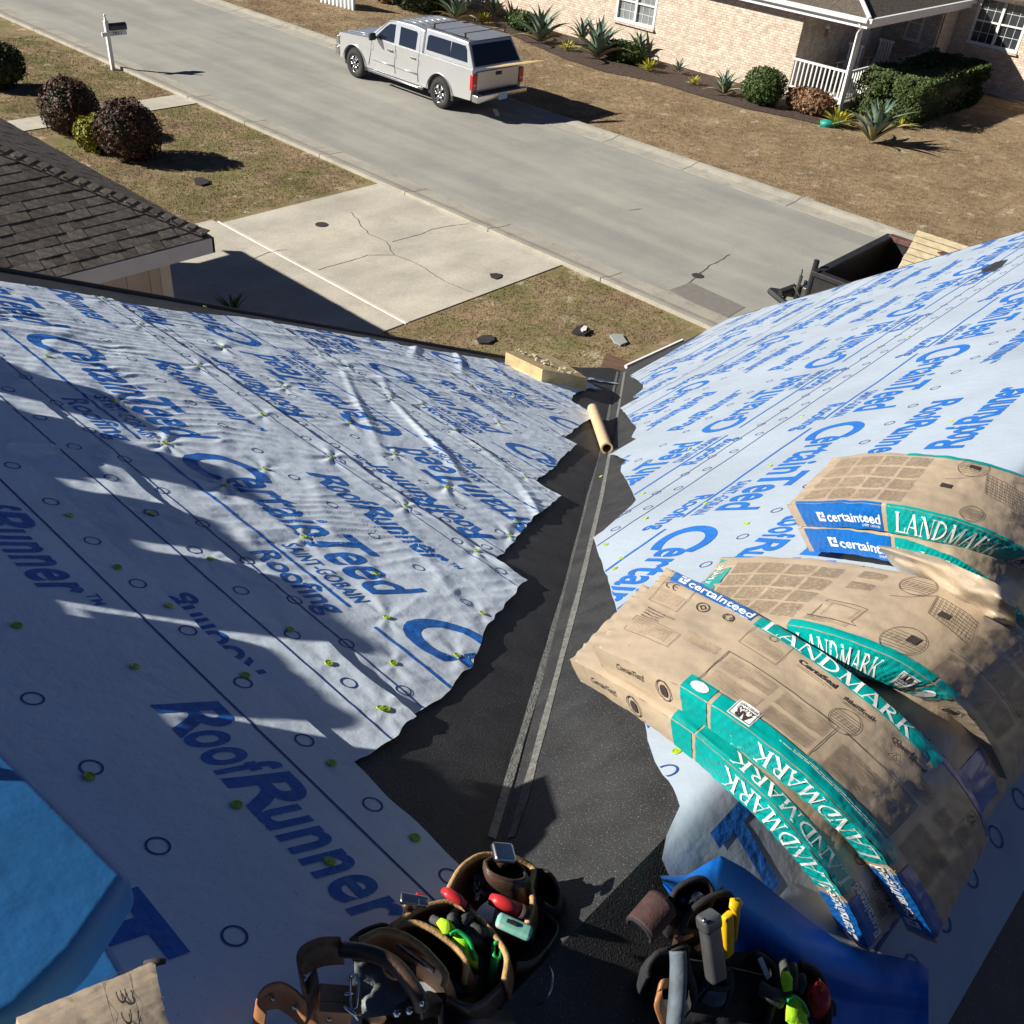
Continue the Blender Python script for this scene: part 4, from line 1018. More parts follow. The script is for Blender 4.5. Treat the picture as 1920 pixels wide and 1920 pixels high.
# ================================================================== plants
def leaf_cloud(n, rad, m, size, c=(0, 0, 0), shell=.75, flat_top=None, boxy=None, name='crown', parent=None, seedv=1, lump=.26):
    r_ = np.random.default_rng(seedv)
    if boxy is None:
        d = r_.normal(size=(n, 3)); d /= np.linalg.norm(d, axis=1)[:, None]
        rr = shell + (1 - shell) * r_.random(n) ** .6
        lum = 1 + lump * 2 * fbm(d[:, 0] * 2.3 + d[:, 2] * 1.7 + seedv, d[:, 1] * 2.3 - d[:, 2], 3)
        p = d * (rr * lum)[:, None] * np.array(rad); p = p[p[:, 2] > -rad[2] * .96]
    else:
        hx, hy, hz = boxy; e = .55
        d = r_.normal(size=(n, 3)); d = np.sign(d) * np.abs(d) ** e; d /= np.max(np.abs(d), axis=1)[:, None] ** .9
        rr = shell + (1 - shell) * r_.random(n) ** .6
        p = d * rr[:, None] * np.array([hx, hy, hz]) * (1 + lump * fbm(d[:, 0] * 3 + d[:, 2], d[:, 1] * 4 + d[:, 2], 3))[:, None]
    n = len(p); nr = p / (np.linalg.norm(p, axis=1)[:, None] + 1e-6) + r_.normal(0, .55, (n, 3)); nr /= np.linalg.norm(nr, axis=1)[:, None]
    t = np.cross(nr, r_.normal(size=(n, 3))); t /= np.linalg.norm(t, axis=1)[:, None]; b_ = np.cross(nr, t)
    s = size * r_.uniform(.45, 1.6, n)[:, None]
    p = p + np.array(c)
    v = np.stack([p - t * s, p - b_ * s * .5 , p + t * s, p + b_ * s * .5], 1).reshape(-1, 3)
    me = bpy.data.meshes.new(name); me.vertices.add(4 * n); me.vertices.foreach_set('co', v.reshape(-1)); me.loops.add(4 * n); me.loops.foreach_set('vertex_index', np.arange(4 * n)); me.polygons.add(n); me.polygons.foreach_set('loop_start', np.arange(n) * 4); me.update(calc_edges=True)
    o = link(name, me, None, [m])
    if parent is not None: wchild(o, parent)
    return o
def leafmat(name, c1, c2, sc=9):
    m = mat(name, c1, .6, col2=c2, scale=sc, spec=.3, detail=8, mix=(.35, .65)); b = m.node_tree.nodes['Principled BSDF']; return m
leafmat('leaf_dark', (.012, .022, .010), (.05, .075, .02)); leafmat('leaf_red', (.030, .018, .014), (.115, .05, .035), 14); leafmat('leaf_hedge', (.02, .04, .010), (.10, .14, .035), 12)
leafmat('leaf_yellow', (.10, .13, .015), (.36, .34, .04), 14); leafmat('leaf_brown', (.14, .075, .04), (.34, .20, .12), 18); leafmat('leaf_mid', (.02, .05, .012), (.09, .14, .03), 10)
leafmat('agave', (.06, .11, .085), (.17, .24, .18), 3); leafmat('agave_old', (.20, .18, .08), (.42, .38, .20), 3); leafmat('aloe_yellow', (.30, .30, .02), (.60, .55, .10), 5)
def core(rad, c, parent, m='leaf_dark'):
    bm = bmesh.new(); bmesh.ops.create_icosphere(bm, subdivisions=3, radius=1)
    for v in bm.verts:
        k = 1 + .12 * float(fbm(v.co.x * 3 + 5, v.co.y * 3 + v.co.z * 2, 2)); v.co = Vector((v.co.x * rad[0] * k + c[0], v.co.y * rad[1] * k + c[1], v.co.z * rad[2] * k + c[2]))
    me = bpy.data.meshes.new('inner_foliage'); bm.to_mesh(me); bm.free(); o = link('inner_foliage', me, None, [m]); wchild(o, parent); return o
def shrub(name, label, p, rad, m, n, size, z=None, trunk=True, group=None, seedv=1, inner='leaf_dark', cat='shrub'):
    x, y = p; zc = z if z is not None else rad[2] * .92
    t = thing(name, label, cat, (x, y, 0), 0, group)
    leaf_cloud(n, rad, m, size, (x, y, zc), parent=t, seedv=seedv)
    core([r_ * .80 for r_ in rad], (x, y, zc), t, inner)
    b = MB()
    for k in range(3): b.tube([(x + .05 * k - .05, y, 0), (x + random.uniform(-.15, .15), y + random.uniform(-.15, .15), zc)], [.04, .02], 6)
    b.build('stem', 'bark', t); return t
g1 = G(131, 252); g2 = G(238, 303)
shrub('round_shrub', 'clipped ball shrub with dark reddish leaves, the farther of the pair by the garage', (g1[0] + .1, g1[1]), (.68, .68, .66), 'leaf_red', 6500, .034, seedv=2, group='clipped ball shrubs in the left lawn')
shrub('round_shrub', 'clipped ball shrub with dark reddish leaves, the one nearer the driveway', (g2[0] + .2, g2[1] + .1), (.72, .72, .69), 'leaf_red', 7000, .034, seedv=3, group='clipped ball shrubs in the left lawn')
q = G(185, 285); shrub('leafy_shrub', 'low green and yellow leafed shrub between the two clipped ball shrubs', (q[0], q[1] + .15), (.40, .44, .40), 'leaf_yellow', 1700, .05, seedv=5)
q = G(5, 165); shrub('dark_shrub', 'dark evergreen shrub at the left edge beyond the ball shrubs', (q[0], q[1]), (.62, .62, .58), 'leaf_dark', 4200, .045, seedv=6)
q = G(438, 590); t = thing('weed', 'small dark weed beside the roof edge in the driveway shade', 'weed', (q[0], q[1], 0)); o = spiky(26, .5, .02, 'leaf_mid', t, 'leaves', (q[0], q[1], 0))
# planting bed
bedp = [G(*p)[:2] for p in ((905, 30), (960, 68), (1060, 112), (1130, 135), (1230, 155), (1310, 180), (1400, 205), (1475, 220), (1560, 240))]
sheet('planting_bed', [tuple(p) for p in bedp] + [(WX + .02, WY - 1.9), (WX + .02, 31)], .02, 'mulch')
# agaves: every leaf a part
def agave_leaf():
    b = MB(); n = 7; v = []; f = []
    for i in range(n):
        t_ = i / (n - 1); w = .11 * (math.sin(math.pi * min(1, t_ * .85 + .15)) ** .7) * (1 - t_ ** 3) + .002; x = t_; z = .10 * math.sin(t_ * 2.4) - .16 * t_ ** 3
        v += [(x, -w, z + .35 * w), (x, 0, z - .03 * (1 - t_)), (x, w, z + .35 * w)]
    for i in range(n - 1):
        f += [(3 * i, 3 * i + 3, 3 * i + 4, 3 * i + 1), (3 * i + 1, 3 * i + 4, 3 * i + 5, 3 * i + 2)]
    b.add(v, f); return b
ag = agave_leaf().build('leaf', 'agave', smooth=True); ago = agave_leaf().build('leaf', 'agave_old', smooth=True)
ag_me, ago_me = ag.data, ago.data; bpy.data.objects.remove(ag); bpy.data.objects.remove(ago)
def agave(p, size, label, n=26, grp='spiky agaves in the bed along the brick house', old=5, up=0):
    t = thing('agave', label, 'agave', (p[0], p[1], 0), 0, grp)
    for i in range(n):
        fr_ = i / n; el = R(8 + 72 * fr_ ** .8 + random.uniform(-6, 6) + up * (1 - fr_)); az = i * 2.39996 + random.uniform(-.2, .2); L = size * (random.uniform(.85, 1.1) - .18 * abs(fr_ - .4))
        o = bpy.data.objects.new('leaf', ago_me if i < old else ag_me); COL.objects.link(o); o.parent = t
        o.rotation_euler = (random.uniform(-.2, .2), -el, az); o.scale = (L, L * .85, L); o.location = (.04 * math.cos(az), .04 * math.sin(az), .08 + .10 * fr_)
    return t
def gp(px, py): return G(px, py)[:2]
agave(gp(855, 42), 1.15, 'large grey green agave directly behind the roof of the pickup')
agave(gp(1012, 82), 1.25, 'large agave with yellowed low leaves left of the small yellow plant')
agave(gp(1120, 112), 1.35, 'largest agave, just right of the small yellow plant under the window')
agave(gp(1356, 180), .80, 'small agave left of the round green shrub', 18)
agave(gp(1632, 268), 1.30, 'lone agave in the lawn in front of the hedge', 24, None, 6, 14)
agave((gp(1060, 85)[0] + .9, gp(1060, 85)[1]), .85, 'dark agave against the brick between the two largest ones', 14, up=20)
agave((gp(1170, 112)[0] + .8, gp(1170, 112)[1]), .85, 'dark upright agave against the brick below the window', 14, up=20)
agave((gp(905, 38)[0] + .6, gp(905, 38)[1]), .9, 'narrow dark agave at the far end of the brick wall', 14, up=20)
agave(gp(1270, 140), .42, 'smallest agave in the mulch below the wall', 14)
def yellow(p, s, label, n=46): 
    t = thing('yellow_plant', label, 'plant', (p[0], p[1], 0), 0, 'yellow spiky plants'); spiky(n, s, .022 * s / .5, 'aloe_yellow', t, 'leaves', (p[0], p[1], .02)); return t
yellow(gp(905, 45), .6, 'yellow spiky plant right behind the pickup roof'); yellow(gp(1062, 96), .5, 'yellow spiky plant between the two large agaves')
yellow(gp(1215, 135), .6, 'yellow spiky plant alone under the wall right of the window'); yellow(gp(1300, 160), .4, 'small yellow plant left of the small agave')
yellow(gp(1568, 238), .75, 'tall yellow spiky plant at the foot of the white porch post', 70); yellow(gp(1690, 240), .55, 'yellow edged plant right of the lone agave by the hedge', 30)
q = gp(1160, 118); shrub('leafy_shrub', 'low green shrub with red tips under the window', (q[0] + .3, q[1]), (.55, .9, .35), 'leaf_mid', 2200, .05, seedv=8, inner='leaf_dark')
q = gp(965, 60); shrub('leafy_shrub', 'low green shrub left of the agave with yellowed leaves', (q[0] + .4, q[1]), (.4, .8, .35), 'leaf_mid', 1500, .05, seedv=9)
q = gp(1415, 198); shrub('round_shrub', 'round green shrub beside the brick corner', (q[0] + .35, q[1]), (.62, .66, .56), 'leaf_mid', 6000, .035, seedv=10)
q = gp(1508, 215); shrub('dry_shrub', 'dry brown shrub in front of the white porch railing', (q[0] + .3, q[1] + .05), (.48, .80, .38), 'leaf_brown', 2600, .05, seedv=11, inner='leaf_brown')
# hedge
hx0, hx1, hy0, hy1 = 31.2, 36.6, 11.75, 13.75
t = thing('hedge', 'clipped dark green hedge filling the corner in front of the porch', 'hedge', ((hx0 + hx1) / 2, (hy0 + hy1) / 2, 0))
leaf_cloud(42000, (1, 1, 1), 'leaf_hedge', .035, ((hx0 + hx1) / 2, (hy0 + hy1) / 2, .62), boxy=((hx1 - hx0) / 2, (hy1 - hy0) / 2, .66), shell=.90, parent=t, seedv=12, lump=.2)
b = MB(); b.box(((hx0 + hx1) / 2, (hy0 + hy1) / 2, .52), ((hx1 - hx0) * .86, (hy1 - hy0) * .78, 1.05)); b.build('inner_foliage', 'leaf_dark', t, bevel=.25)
q = G(755, 22); shrub('dark_shrub', 'large dark bushy shrub at the top edge beside the white fence', (q[0] + 1, q[1]), (1.2, 1.8, 1.0), 'leaf_dark', 8000, .06, seedv=14)
q = G(730, 12); shrub('dry_shrub', 'brown leafed shrub at the top edge left of the dark shrub', (q[0] + .5, q[1] + .6), (.7, .7, .7), 'leaf_brown', 2200, .06, seedv=15)
# white picket fence at the top edge
f0 = G(605, 5); f1 = G(668, 18)
fe = thing('picket_fence', 'white picket fence at the top edge of the view', 'fence', (f0[0], f0[1], 0))
n = 9
for i in range(n):
    p = Vector(G(604 + 7.3 * i, 4 + 1.9 * i)); b = MB(); b.box((p.x, p.y, .5), (.09, .10, 1.0)); b.build('picket', 'white_paint', fe)
pa = Vector(G(600, 3)); pb = Vector(G(668, 19)); b = MB(); b.tube([pa + Vector((.06, 0, .8)), pb + Vector((.06, 0, .8))], .03, 4); b.build('rail', 'white_paint', fe)
# garden bits by the post
q = gp(1537, 236); t = thing('watering_can', 'teal plastic scoop lying in the grass near the porch', 'scoop', (q[0], q[1], 0))
b = MB(); b.tube([(q[0], q[1], .04), (q[0] + .10, q[1] - .2, .09), (q[0] + .12, q[1] - .38, .14)], [.13, .12, .05], 8); b.build('body', 'teal_plastic', t, True); b = MB(); b.tube([(q[0] + .12, q[1] - .36, .14), (q[0] + .2, q[1] - .6, .25)], .02, 6); b.build('handle', 'teal_plastic', t)
q = gp(1548, 215); t = thing('garden_statue', 'small weathered white garden statue beside the dry shrub', 'statue', (q[0], q[1], 0))
b = MB(); b.tube([(q[0], q[1], 0), (q[0], q[1], .12), (q[0], q[1], .3), (q[0], q[1], .42), (q[0], q[1], .5)], [.14, .10, .13, .06, .08], 10); b.build('figure', mat('statue_stone', (.45, .44, .42), .9, .2, 20), t, True)
b = MB(); b.tube([(q[0], q[1], .48), (q[0], q[1], .56), (q[0], q[1], .62)], [.05, .09, .04], 10); b.build('head', 'white_paint', t, True)
# ================================================================== pickup
TX = 19.86; TY = 19.38      # near side / rear bumper
LEN = 5.85; WID = 2.0
def T(w, u, z): return (TX + w, TY + u, z)     # w from the near (driver) side, u forward, z up
tr = thing('pickup_truck', 'silver crew cab pickup with bed cap and roof rack parked at the far kerb', 'truck', T(WID / 2, LEN / 2, 0))
ra, fa, rw = 1.32, 4.99, .50
def arc(cx, r, a0, a1, n): return [(cx + r * math.cos(a), .42 + r * math.sin(a)) for a in np.linspace(a0, a1, n)]
prof = [(.12, .50)] + [(ra - rw, .47)] + arc(ra, rw, math.pi - .1, .1, 11) + [(ra + rw, .42), (fa - rw, .42)] + arc(fa, rw, math.pi - .1, .1, 11) + [(fa + rw, .42), (LEN - .06, .44), (LEN, .70), (LEN - .03, 1.02), (LEN - .14, 1.13), (4.25, 1.24), (3.9, 1.28), (.10, 1.28), (.05, 1.0)]
def side_w(z):  # body bulges at mid height
    return .045 * ((z - .85) / .45) ** 2
def body_side(profile, wmid, name, m):
    b = MB(); n = len(profile)
    ws = [0, .10, WID - .10, WID]
    rings = []
    for k, w in enumerate(ws):
        ring = []
        for (u, z) in profile:
            ww = w; zz = z; uu = u
            if k in (0, 3): ww = w + (side_w(z) if k == 0 else -side_w(z))
            else: zz = z + (.02 if z > 1.2 else 0)
            # round the plan shape at the nose and tail
            if k in (0, 3):
                if u > LEN - .5: ww += (1 if k == 0 else -1) * .10 * ((u - LEN + .5) / .5) ** 2
            ring.append(T(ww, uu, zz))
        rings.append(ring)
    v = [p for r_ in rings for p in r_]; f = []
    for k in range(3):
        for i in range(n): f.append((k * n + i, k * n + (i + 1) % n, (k + 1) * n + (i + 1) % n, (k + 1) * n + i))
    f += [tuple(range(n)), tuple(range(3 * n, 4 * n))[::-1]]
    b.add(v, f); o = b.build(name, m, tr, bevel=.022, seg=3); return o
body_side(prof, 0, 'body', 'truck_paint')
def hull(sections, name, m, bevel=.03, parent=tr):
    """sections: list of (u, [(w,z)...]) rings of equal count"""
    b = MB(); n = len(sections[0][1]); v = []; f = []
    for u, ring in sections:
        for k, (w, z) in enumerate(ring):
            uu = u[k] if isinstance(u, (list, tuple)) else u
            v.append(T(w, uu, z))
    for s in range(len(sections) - 1):
        for i in range(n): f.append((s * n + i, s * n + (i + 1) % n, (s + 1) * n + (i + 1) % n, (s + 1) * n + i))
    f += [tuple(range(n))[::-1], tuple((len(sections) - 1) * n + i for i in range(n))]
    b.add(v, f); return b.build(name, m, parent, bevel=bevel, seg=3)
ti, to = .17, .045
def ringcab(zt): return [(to, 1.27), (ti, zt), (WID - ti, zt), (WID - to, 1.27)]
# cab: windscreen slopes; ring vertices carry their own u
hull([([2.08, 2.10, 2.10, 2.08], ringcab(1.86)), ([2.6, 2.6, 2.6, 2.6], ringcab(1.905)), ([3.35, 3.25, 3.25, 3.35], ringcab(1.885)), ([4.45, 3.62, 3.62, 4.45], [(to + .02, 1.255), (ti + .03, 1.83), (WID - ti - .03, 1.83), (WID - to - .02, 1.255)])], 'cab', 'truck_paint', .035)
hull([([.06, .42, .42, .06], [(to, 1.29), (ti - .01, 1.90), (WID - ti + .01, 1.90), (WID - to, 1.29)]), ([1.2] * 4, [(to, 1.29), (ti - .02, 1.935), (WID - ti + .02, 1.935), (WID - to, 1.29)]), ([2.04] * 4, [(to, 1.29), (ti - .01, 1.93), (WID - ti + .01, 1.93), (WID - to, 1.29)])], 'bed_cap', 'truck_paint', .04)
# side glass: on the sloped side plane
def sidew(z): return to + (ti - to) * (z - 1.27) / (1.87 - 1.27)
def glass(us, name='side_window', out=.006, far=False, m='dark_window'):
    b = MB(); v = []
    for (u, z) in us:
        w = sidew(z) - out; v.append(T(w if not far else WID - w, u, z))
    for (u, z) in us:
        w = sidew(z) + .03; v.append(T(w if not far else WID - w, u, z))
    n = len(us); b.add(v, [tuple(range(n)), tuple(range(n, 2 * n))[::-1]] + [(i, (i + 1) % n, n + (i + 1) % n, n + i) for i in range(n)])
    return b.build(name, m, tr, bevel=.004)
for far in (False, True):
    glass([(4.08, 1.315), (3.68, 1.66), (3.52, 1.76), (3.28, 1.78), (3.26, 1.31)], far=far)
    glass([(3.06, 1.31), (3.08, 1.77), (2.42, 1.77), (2.36, 1.72), (2.36, 1.31)], far=far)
    glass([(1.93, 1.42), (1.93, 1.76), (1.85, 1.80), (1.02, 1.80), (1.02, 1.42)], far=far, out=.028); glass([(1.0, 1.42), (1.0, 1.80), (.50, 1.80), (.42, 1.72), (.33, 1.42)], far=far, out=.028)
# windscreen, rear glass
def quad_on(name, pts, m, off, parent=tr):
    pts = [Vector(T(*p)) for p in pts]; n = (pts[1] - pts[0]).cross(pts[2] - pts[0]).normalized(); n = n if (n.dot(Vector(off)) > 0) else -n
    b = MB(); k = len(pts); b.add([p + n * .008 for p in pts] + [p - n * .02 for p in pts], [tuple(range(k)), tuple(range(k, 2 * k))[::-1]] + [(i, (i + 1) % k, k + (i + 1) % k, k + i) for i in range(k)])
    return b.build(name, m, parent, bevel=.004)
quad_on('windscreen', [(.20, 4.36, 1.30), (WID - .20, 4.36, 1.30), (WID - .30, 3.70, 1.80), (.30, 3.70, 1.80)], 'dark_window', (0, 1, 1))
quad_on('rear_window', [(.13, .095, 1.345), (WID - .13, .095, 1.345), (WID - .24, .375, 1.82), (.24, .375, 1.82)], 'dark_window', (0, -1, .6))
# wheels
def wheel(w, u, side):
    t = thing('wheel', None, None, T(w, u, .40)); t.parent = tr; t.matrix_parent_inverse = Matrix.Translation(-Vector(tr.location))
    x, y, z = T(w, u, .40); n = 28
    prof_ = [(-.13, .24), (-.14, .30), (-.13, .37), (-.09, .395), (.09, .395), (.13, .37), (.14, .30), (.13, .24)]
    b = MB(); v = []; f = []
    for a in range(n):
        c, s = math.cos(2 * math.pi * a / n), math.sin(2 * math.pi * a / n); v += [(x + d, y + r_ * c, z + r_ * s) for d, r_ in prof_]
    k = len(prof_)
    for a in range(n):
        for i in range(k): f.append((a * k + i, a * k + (i + 1) % k, ((a + 1) % n) * k + (i + 1) % k, ((a + 1) % n) * k + i))
    b.add(v, f); b.build('tyre', 'tyre', t, True)
    sx = x - side * .115
    b = MB(); b.tube([(x - side * .02, y, z), (x - side * .05, y, z)], [.235, .235], 24); b.build('wheel_disc', 'grey_metal', t)
    b = MB()
    for s6 in range(6):
        a = 2 * math.pi * s6 / 6; c, s = math.cos(a), math.sin(a)
        for da in (-.16, .16):
            c2, s2 = math.cos(a + da), math.sin(a + da)
            b.tube([(sx, y + .04 * c, z + .04 * s), (sx - side * .012, y + .14 * c2, z + .14 * s2), (sx, y + .232 * c2, z + .232 * s2)], [.022, .020, .026], 5)
    b.tube([(sx + side * .01, y, z), (sx - side * .02, y, z)], [.062, .05], 12)
    rr = [(sx, y + .236 * math.cos(q_), z + .236 * math.sin(q_)) for q_ in np.linspace(0, 2 * math.pi, 29)]; b.tube(rr, .017, 6, cap=False)
    b.build('rim', 'chrome', t, True)
for u in (ra, fa):
    wheel(.16, u, 1); wheel(WID - .16, u, -1)
b = MB(); b.box(T(WID / 2, 3.1, .52), (1.5, 5.2, .25)); 
for u in (ra, fa): b.box(T(WID / 2, u, .62), (1.86, 1.0, .62))
b.build('underbody', 'black_plastic', tr)
# details
def strip(name, pts, r_, m, flat=1., par=tr, n=6):
    b = MB(); b.tube([T(*p) for p in pts], r_, n, flat=flat); return b.build(name, m, par, True)
for s in (0, 1):
    W_ = (lambda w: w if s == 0 else WID - w)
    strip('running_board', [(W_(-.03), 1.95, .40), (W_(-.06), 2.1, .40), (W_(-.06), 4.2, .40), (W_(-.03), 4.35, .40)], .055, 'chrome', .55)
    for u in (2.20, 3.17, 4.22): strip('door_gap', [(W_(.005), u + (.12 if u > 4 else 0), .52), (W_(-.004), u, .85), (W_(.035), u, 1.26)], .006, 'black_plastic')
    strip('door_gap', [(W_(.047), 2.20, 1.285), (W_(.165), 2.26, 1.84), (W_(.17), 3.3, 1.85), (W_(.17), 3.62, 1.80), (W_(.075), 4.22, 1.30)], .005, 'black_plastic')
    strip('side_moulding', [(W_(-.008), 2.25, .72), (W_(-.008), 3.14, .72)], .018, 'truck_paint'); strip('side_moulding', [(W_(-.008), 3.20, .72), (W_(-.008), 4.15, .72)], .018, 'truck_paint')
    for u in (2.42, 3.40):
        b = MB(); b.box(T(W_(.012), u, 1.10), (.03, .20, .045)); b.build('door_handle', 'grey_metal', tr, bevel=.008)
    b = MB(); b.box(T(W_(-.14), 3.98, 1.36), (.22, .10, .19)); b.build('mirror', 'black_plastic', tr, bevel=.03)
    strip('mirror_arm', [(W_(.06), 4.0, 1.30), (W_(-.08), 3.99, 1.33)], .025, 'black_plastic')
    b = MB(); b.box(T(W_(.075), .075, .97), (.17, .12, .40)); tl = b.build('tail_light', 'tail_red', tr, bevel=.02)
    b = MB(); b.box(T(W_(.075), .068, .90), (.12, .12, .07)); b.build('lens', 'tail_clear', tl, bevel=.01)
    for u in (ra, fa):
        strip('arch_trim', [(W_(-.004), u + (rw + .015) * math.cos(a), .42 + (rw + .015) * math.sin(a)) for a in np.linspace(.05, math.pi - .05, 14)], .014, 'truck_paint')
    b = MB(); b.box(T(W_(.16), LEN - .06, .92), (.26, .12, .24)); b.build('headlight', 'chrome', tr, bevel=.03)
b = MB(); b.box(T(WID / 2, .045, .97), (1.62, .03, .50)); b.build('tailgate', 'truck_paint', tr, bevel=.015)
b = MB(); b.box(T(WID / 2, .02, 1.12), (.22, .03, .09)); b.build('tailgate_handle', 'black_plastic', tr, bevel=.01)
b = MB(); b.box(T(WID / 2, -.06, .58), (1.98, .24, .20)); bp_ = b.build('rear_bumper', 'chrome', tr, bevel=.03)
b = MB(); b.box(T(WID / 2, -.07, .685), (1.5, .20, .03)); b.build('step_pad', 'black_plastic', bp_)
b = MB(); b.box(T(WID / 2, -.19, .56), (.34, .01, .15)); b.build('licence_plate', mat('plate', (.35, .5, .7), .4, .3, 12), tr)
b = MB(); b.box(T(WID / 2, LEN - .0, .62), (1.9, .16, .24)); b.build('front_bumper', 'chrome', tr, bevel=.04)
b = MB(); b.box(T(WID / 2, LEN - .02, .90), (1.2, .08, .24)); b.build('grille', 'black_plastic', tr)
for k in range(6): strip('roof_rib', [(.42 + k * .23, 2.45, 1.912), (.42 + k * .23, 3.25, 1.895)], .016, 'truck_paint', .5)
# rack on the cap
for w in (.24, WID - .24): strip('rack_rail', [(w, .5, 1.955), (w, 1.98, 1.965)], .014, 'black_plastic')
for u in (.62, 1.82):
    strip('crossbar', [(.16, u, 2.07), (WID - .16, u, 2.07)], .02, 'grey_metal', .6)
    for w in (.24, WID - .24): strip('rack_foot', [(w, u, 1.95), (w, u, 2.07)], .026, 'black_plastic')
strip('hood_crease', [(.40, LEN - .15, 1.155), (.36, 4.5, 1.265)], .02, 'truck_paint', .5); strip('hood_crease', [(WID - .40, LEN - .15, 1.155), (WID - .36, 4.5, 1.265)], .02, 'truck_paint', .5)
bd = thing('yellow_board', 'long yellow board lying along the open rear window of the pickup', 'board', T(1, 0, 1.3))
b = MB(); p0 = Vector(T(.42, -.05, 1.33)); p1 = Vector(T(2.05, -.62, 1.46)); b.tube([p0, p0.lerp(p1, .25), p0.lerp(p1, .8), p1], [.02, .10, .10, .02], 8, flat=.18); b.build('board', 'wood_pale', bd)
b = MB(); q = G(930, 213); b.box((q[0], q[1], .035), (.55, .12, .04), Matrix.Rotation(.9, 3, 'Z')); tag(b.build('wood_offcut', 'white_paint'), 'short pale offcut lying on the asphalt behind the pickup', 'offcut')
# ================================================================== dump trailer
zt = 1.65
pa = Vector(G(1537, 518, zt)); pb = Vector(G(1648, 442, zt))
tw = pb.x - pa.x; fy = pa.y + .05; L_ = 4.6
tl = thing('dump_trailer', 'black dump trailer on the street with wooden pallets leaning inside', 'trailer', ((pa.x + pb.x) / 2, fy - L_ / 2, 0))
x0, x1 = pa.x, pb.x
def tbox(c, d, m='trailer_black', name='side_panel', bevel=0): 
    b = MB(); b.box(c, d); return b.build(name, m, tl, bevel=bevel)
tbox(((x0 + x1) / 2, fy, .62 + (zt - .62) / 2), (tw, .06, zt - .62), name='front_panel')
tbox(((x0 + x1) / 2, fy - L_, .62 + (zt - .62) / 2), (tw, .06, zt - .62), name='tail_panel')
tbox((x0, fy - L_ / 2, .62 + (zt - .62) / 2), (.06, L_, zt - .62)); tbox((x1, fy - L_ / 2, .62 + (zt - .62) / 2), (.06, L_, zt - .62))
tbox(((x0 + x1) / 2, fy - L_ / 2, .62), (tw, L_, .06), name='floor_panel')
b = MB(); b.box(((x0 + x1) / 2, fy, zt + .03), (tw + .14, .14, .08)); b.box((x0, fy - L_ / 2, zt + .03), (.14, L_, .08)); b.build('top_rail', 'trailer_black', tl, bevel=.01)
b = MB(); b.box((x1 + .02, fy - L_ / 2, zt + .035), (.16, L_, .09)); b.build('top_rail', 'rust_brown', tl, bevel=.01)
for k in range(4):
    b = MB(); b.box((x0 + .4 + k * (tw - .8) / 3, fy + .05, 1.1), (.06, .06, .95)); b.build('rib', 'trailer_black', tl)
for yy in (fy - 2.0, fy - 2.9):
    for xx in (x0 - .1, x1 + .1):
        b = MB(); b.tube([(xx - .11, yy, .36), (xx + .11, yy, .36)], .36, 20); b.build('wheel', 'tyre', tl)
b = MB(); b.tube([(x0 + .5, fy, .55), ((x0 + x1) / 2, fy + 1.35, .52)], .06, 6); b.tube([(x1 - .5, fy, .55), ((x0 + x1) / 2, fy + 1.35, .52)], .06, 6); b.build('tongue', 'trailer_black', tl)
cx = (x0 + x1) / 2
b = MB(); b.box((cx - .35, fy + .30, .85), (.5, .38, .45)); b.build('toolbox', 'grey_metal', tl, bevel=.02)
b = MB(); b.tube([(x0 + .12, fy + .12, .6), (x0 + .12, fy + .12, zt + .18)], .05, 8); b.build('jack', 'trailer_black', tl)
# clutter on the tongue: coupler, jack crank, chains, yellow cap
q = Vector(G(1497, 537, .75))
b = MB(); b.tube([(q.x, q.y, .05), (q.x, q.y, .95)], .035, 8); b.tube([(q.x, q.y, .95), (q.x + .2, q.y + .1, .98)], .015, 6); b.build('tongue_jack', 'grey_metal', tl)
b = MB(); b.tube([(q.x - .25, q.y + .2, .62), (q.x + .0, q.y + .1, .66), (q.x + .35, q.y - .25, .62)], [.07, .09, .08], 8); b.build('coupler', 'trailer_black', tl)
b = MB(); b.tube([(q.x + .12, q.y - .2, .68), (q.x + .12, q.y - .2, .78)], .06, 10); b.build('cap', 'yellow_plastic', tl)
b = MB(); b.tube([(q.x + .05, q.y - .1, .7), (q.x + .15, q.y - .05, .8), (q.x + .3, q.y - .12, .72)], .05, 8); b.build('winch', 'chrome', tl)
b = MB()
for k in range(5):
    a = random.uniform(0, 6); b.tube([(q.x + .1 * math.cos(a), q.y + .1 * math.sin(a), .75), (q.x + .2 * math.cos(a + 1), q.y + .25 * math.sin(a + 1), .66), (q.x + .32 * math.cos(a + 1.6), q.y + .3 * math.sin(a + 2), .2)], .014, 5)
b.build('cable', 'black_plastic', tl)
# pallets leaning inside
def pallet(p00, p10, p01, lab):
    p00, p10, p01 = Vector(p00), Vector(p10), Vector(p01); ux = (p10 - p00); uy = (p01 - p00); n_ = ux.cross(uy).normalized(); n_ = n_ if n_.z > 0 else -n_
    t = thing('pallet', lab, 'pallet', p00, 0, 'wooden pallets in the dump trailer')
    lx, ly = ux.length, uy.length; ux.normalize(); uy.normalize(); rt_ = Matrix((ux, uy, n_)).transposed()
    for k in range(3):
        b = MB(); b.box(p00 + ux * (lx * (.04 + .46 * k)) + uy * (ly / 2) - n_ * .06, (.05, ly, .09), rt_); b.build('stringer', 'pallet', t)
    nb_ = 8
    for k in range(nb_):
        b = MB(); b.box(p00 + ux * (lx / 2) + uy * (ly * (k + .5) / nb_), (lx + random.uniform(-.03, .03), ly / nb_ * .84, .022), rt_); b.build('deck_board', 'pallet', t)
P0 = Vector(G(1722, 432, 1.95)); 
a = Vector(G(1722, 432, 1.9)); b_ = Vector(G(1815, 462, 1.75)); c = Vector(G(1672, 522, 1.55))
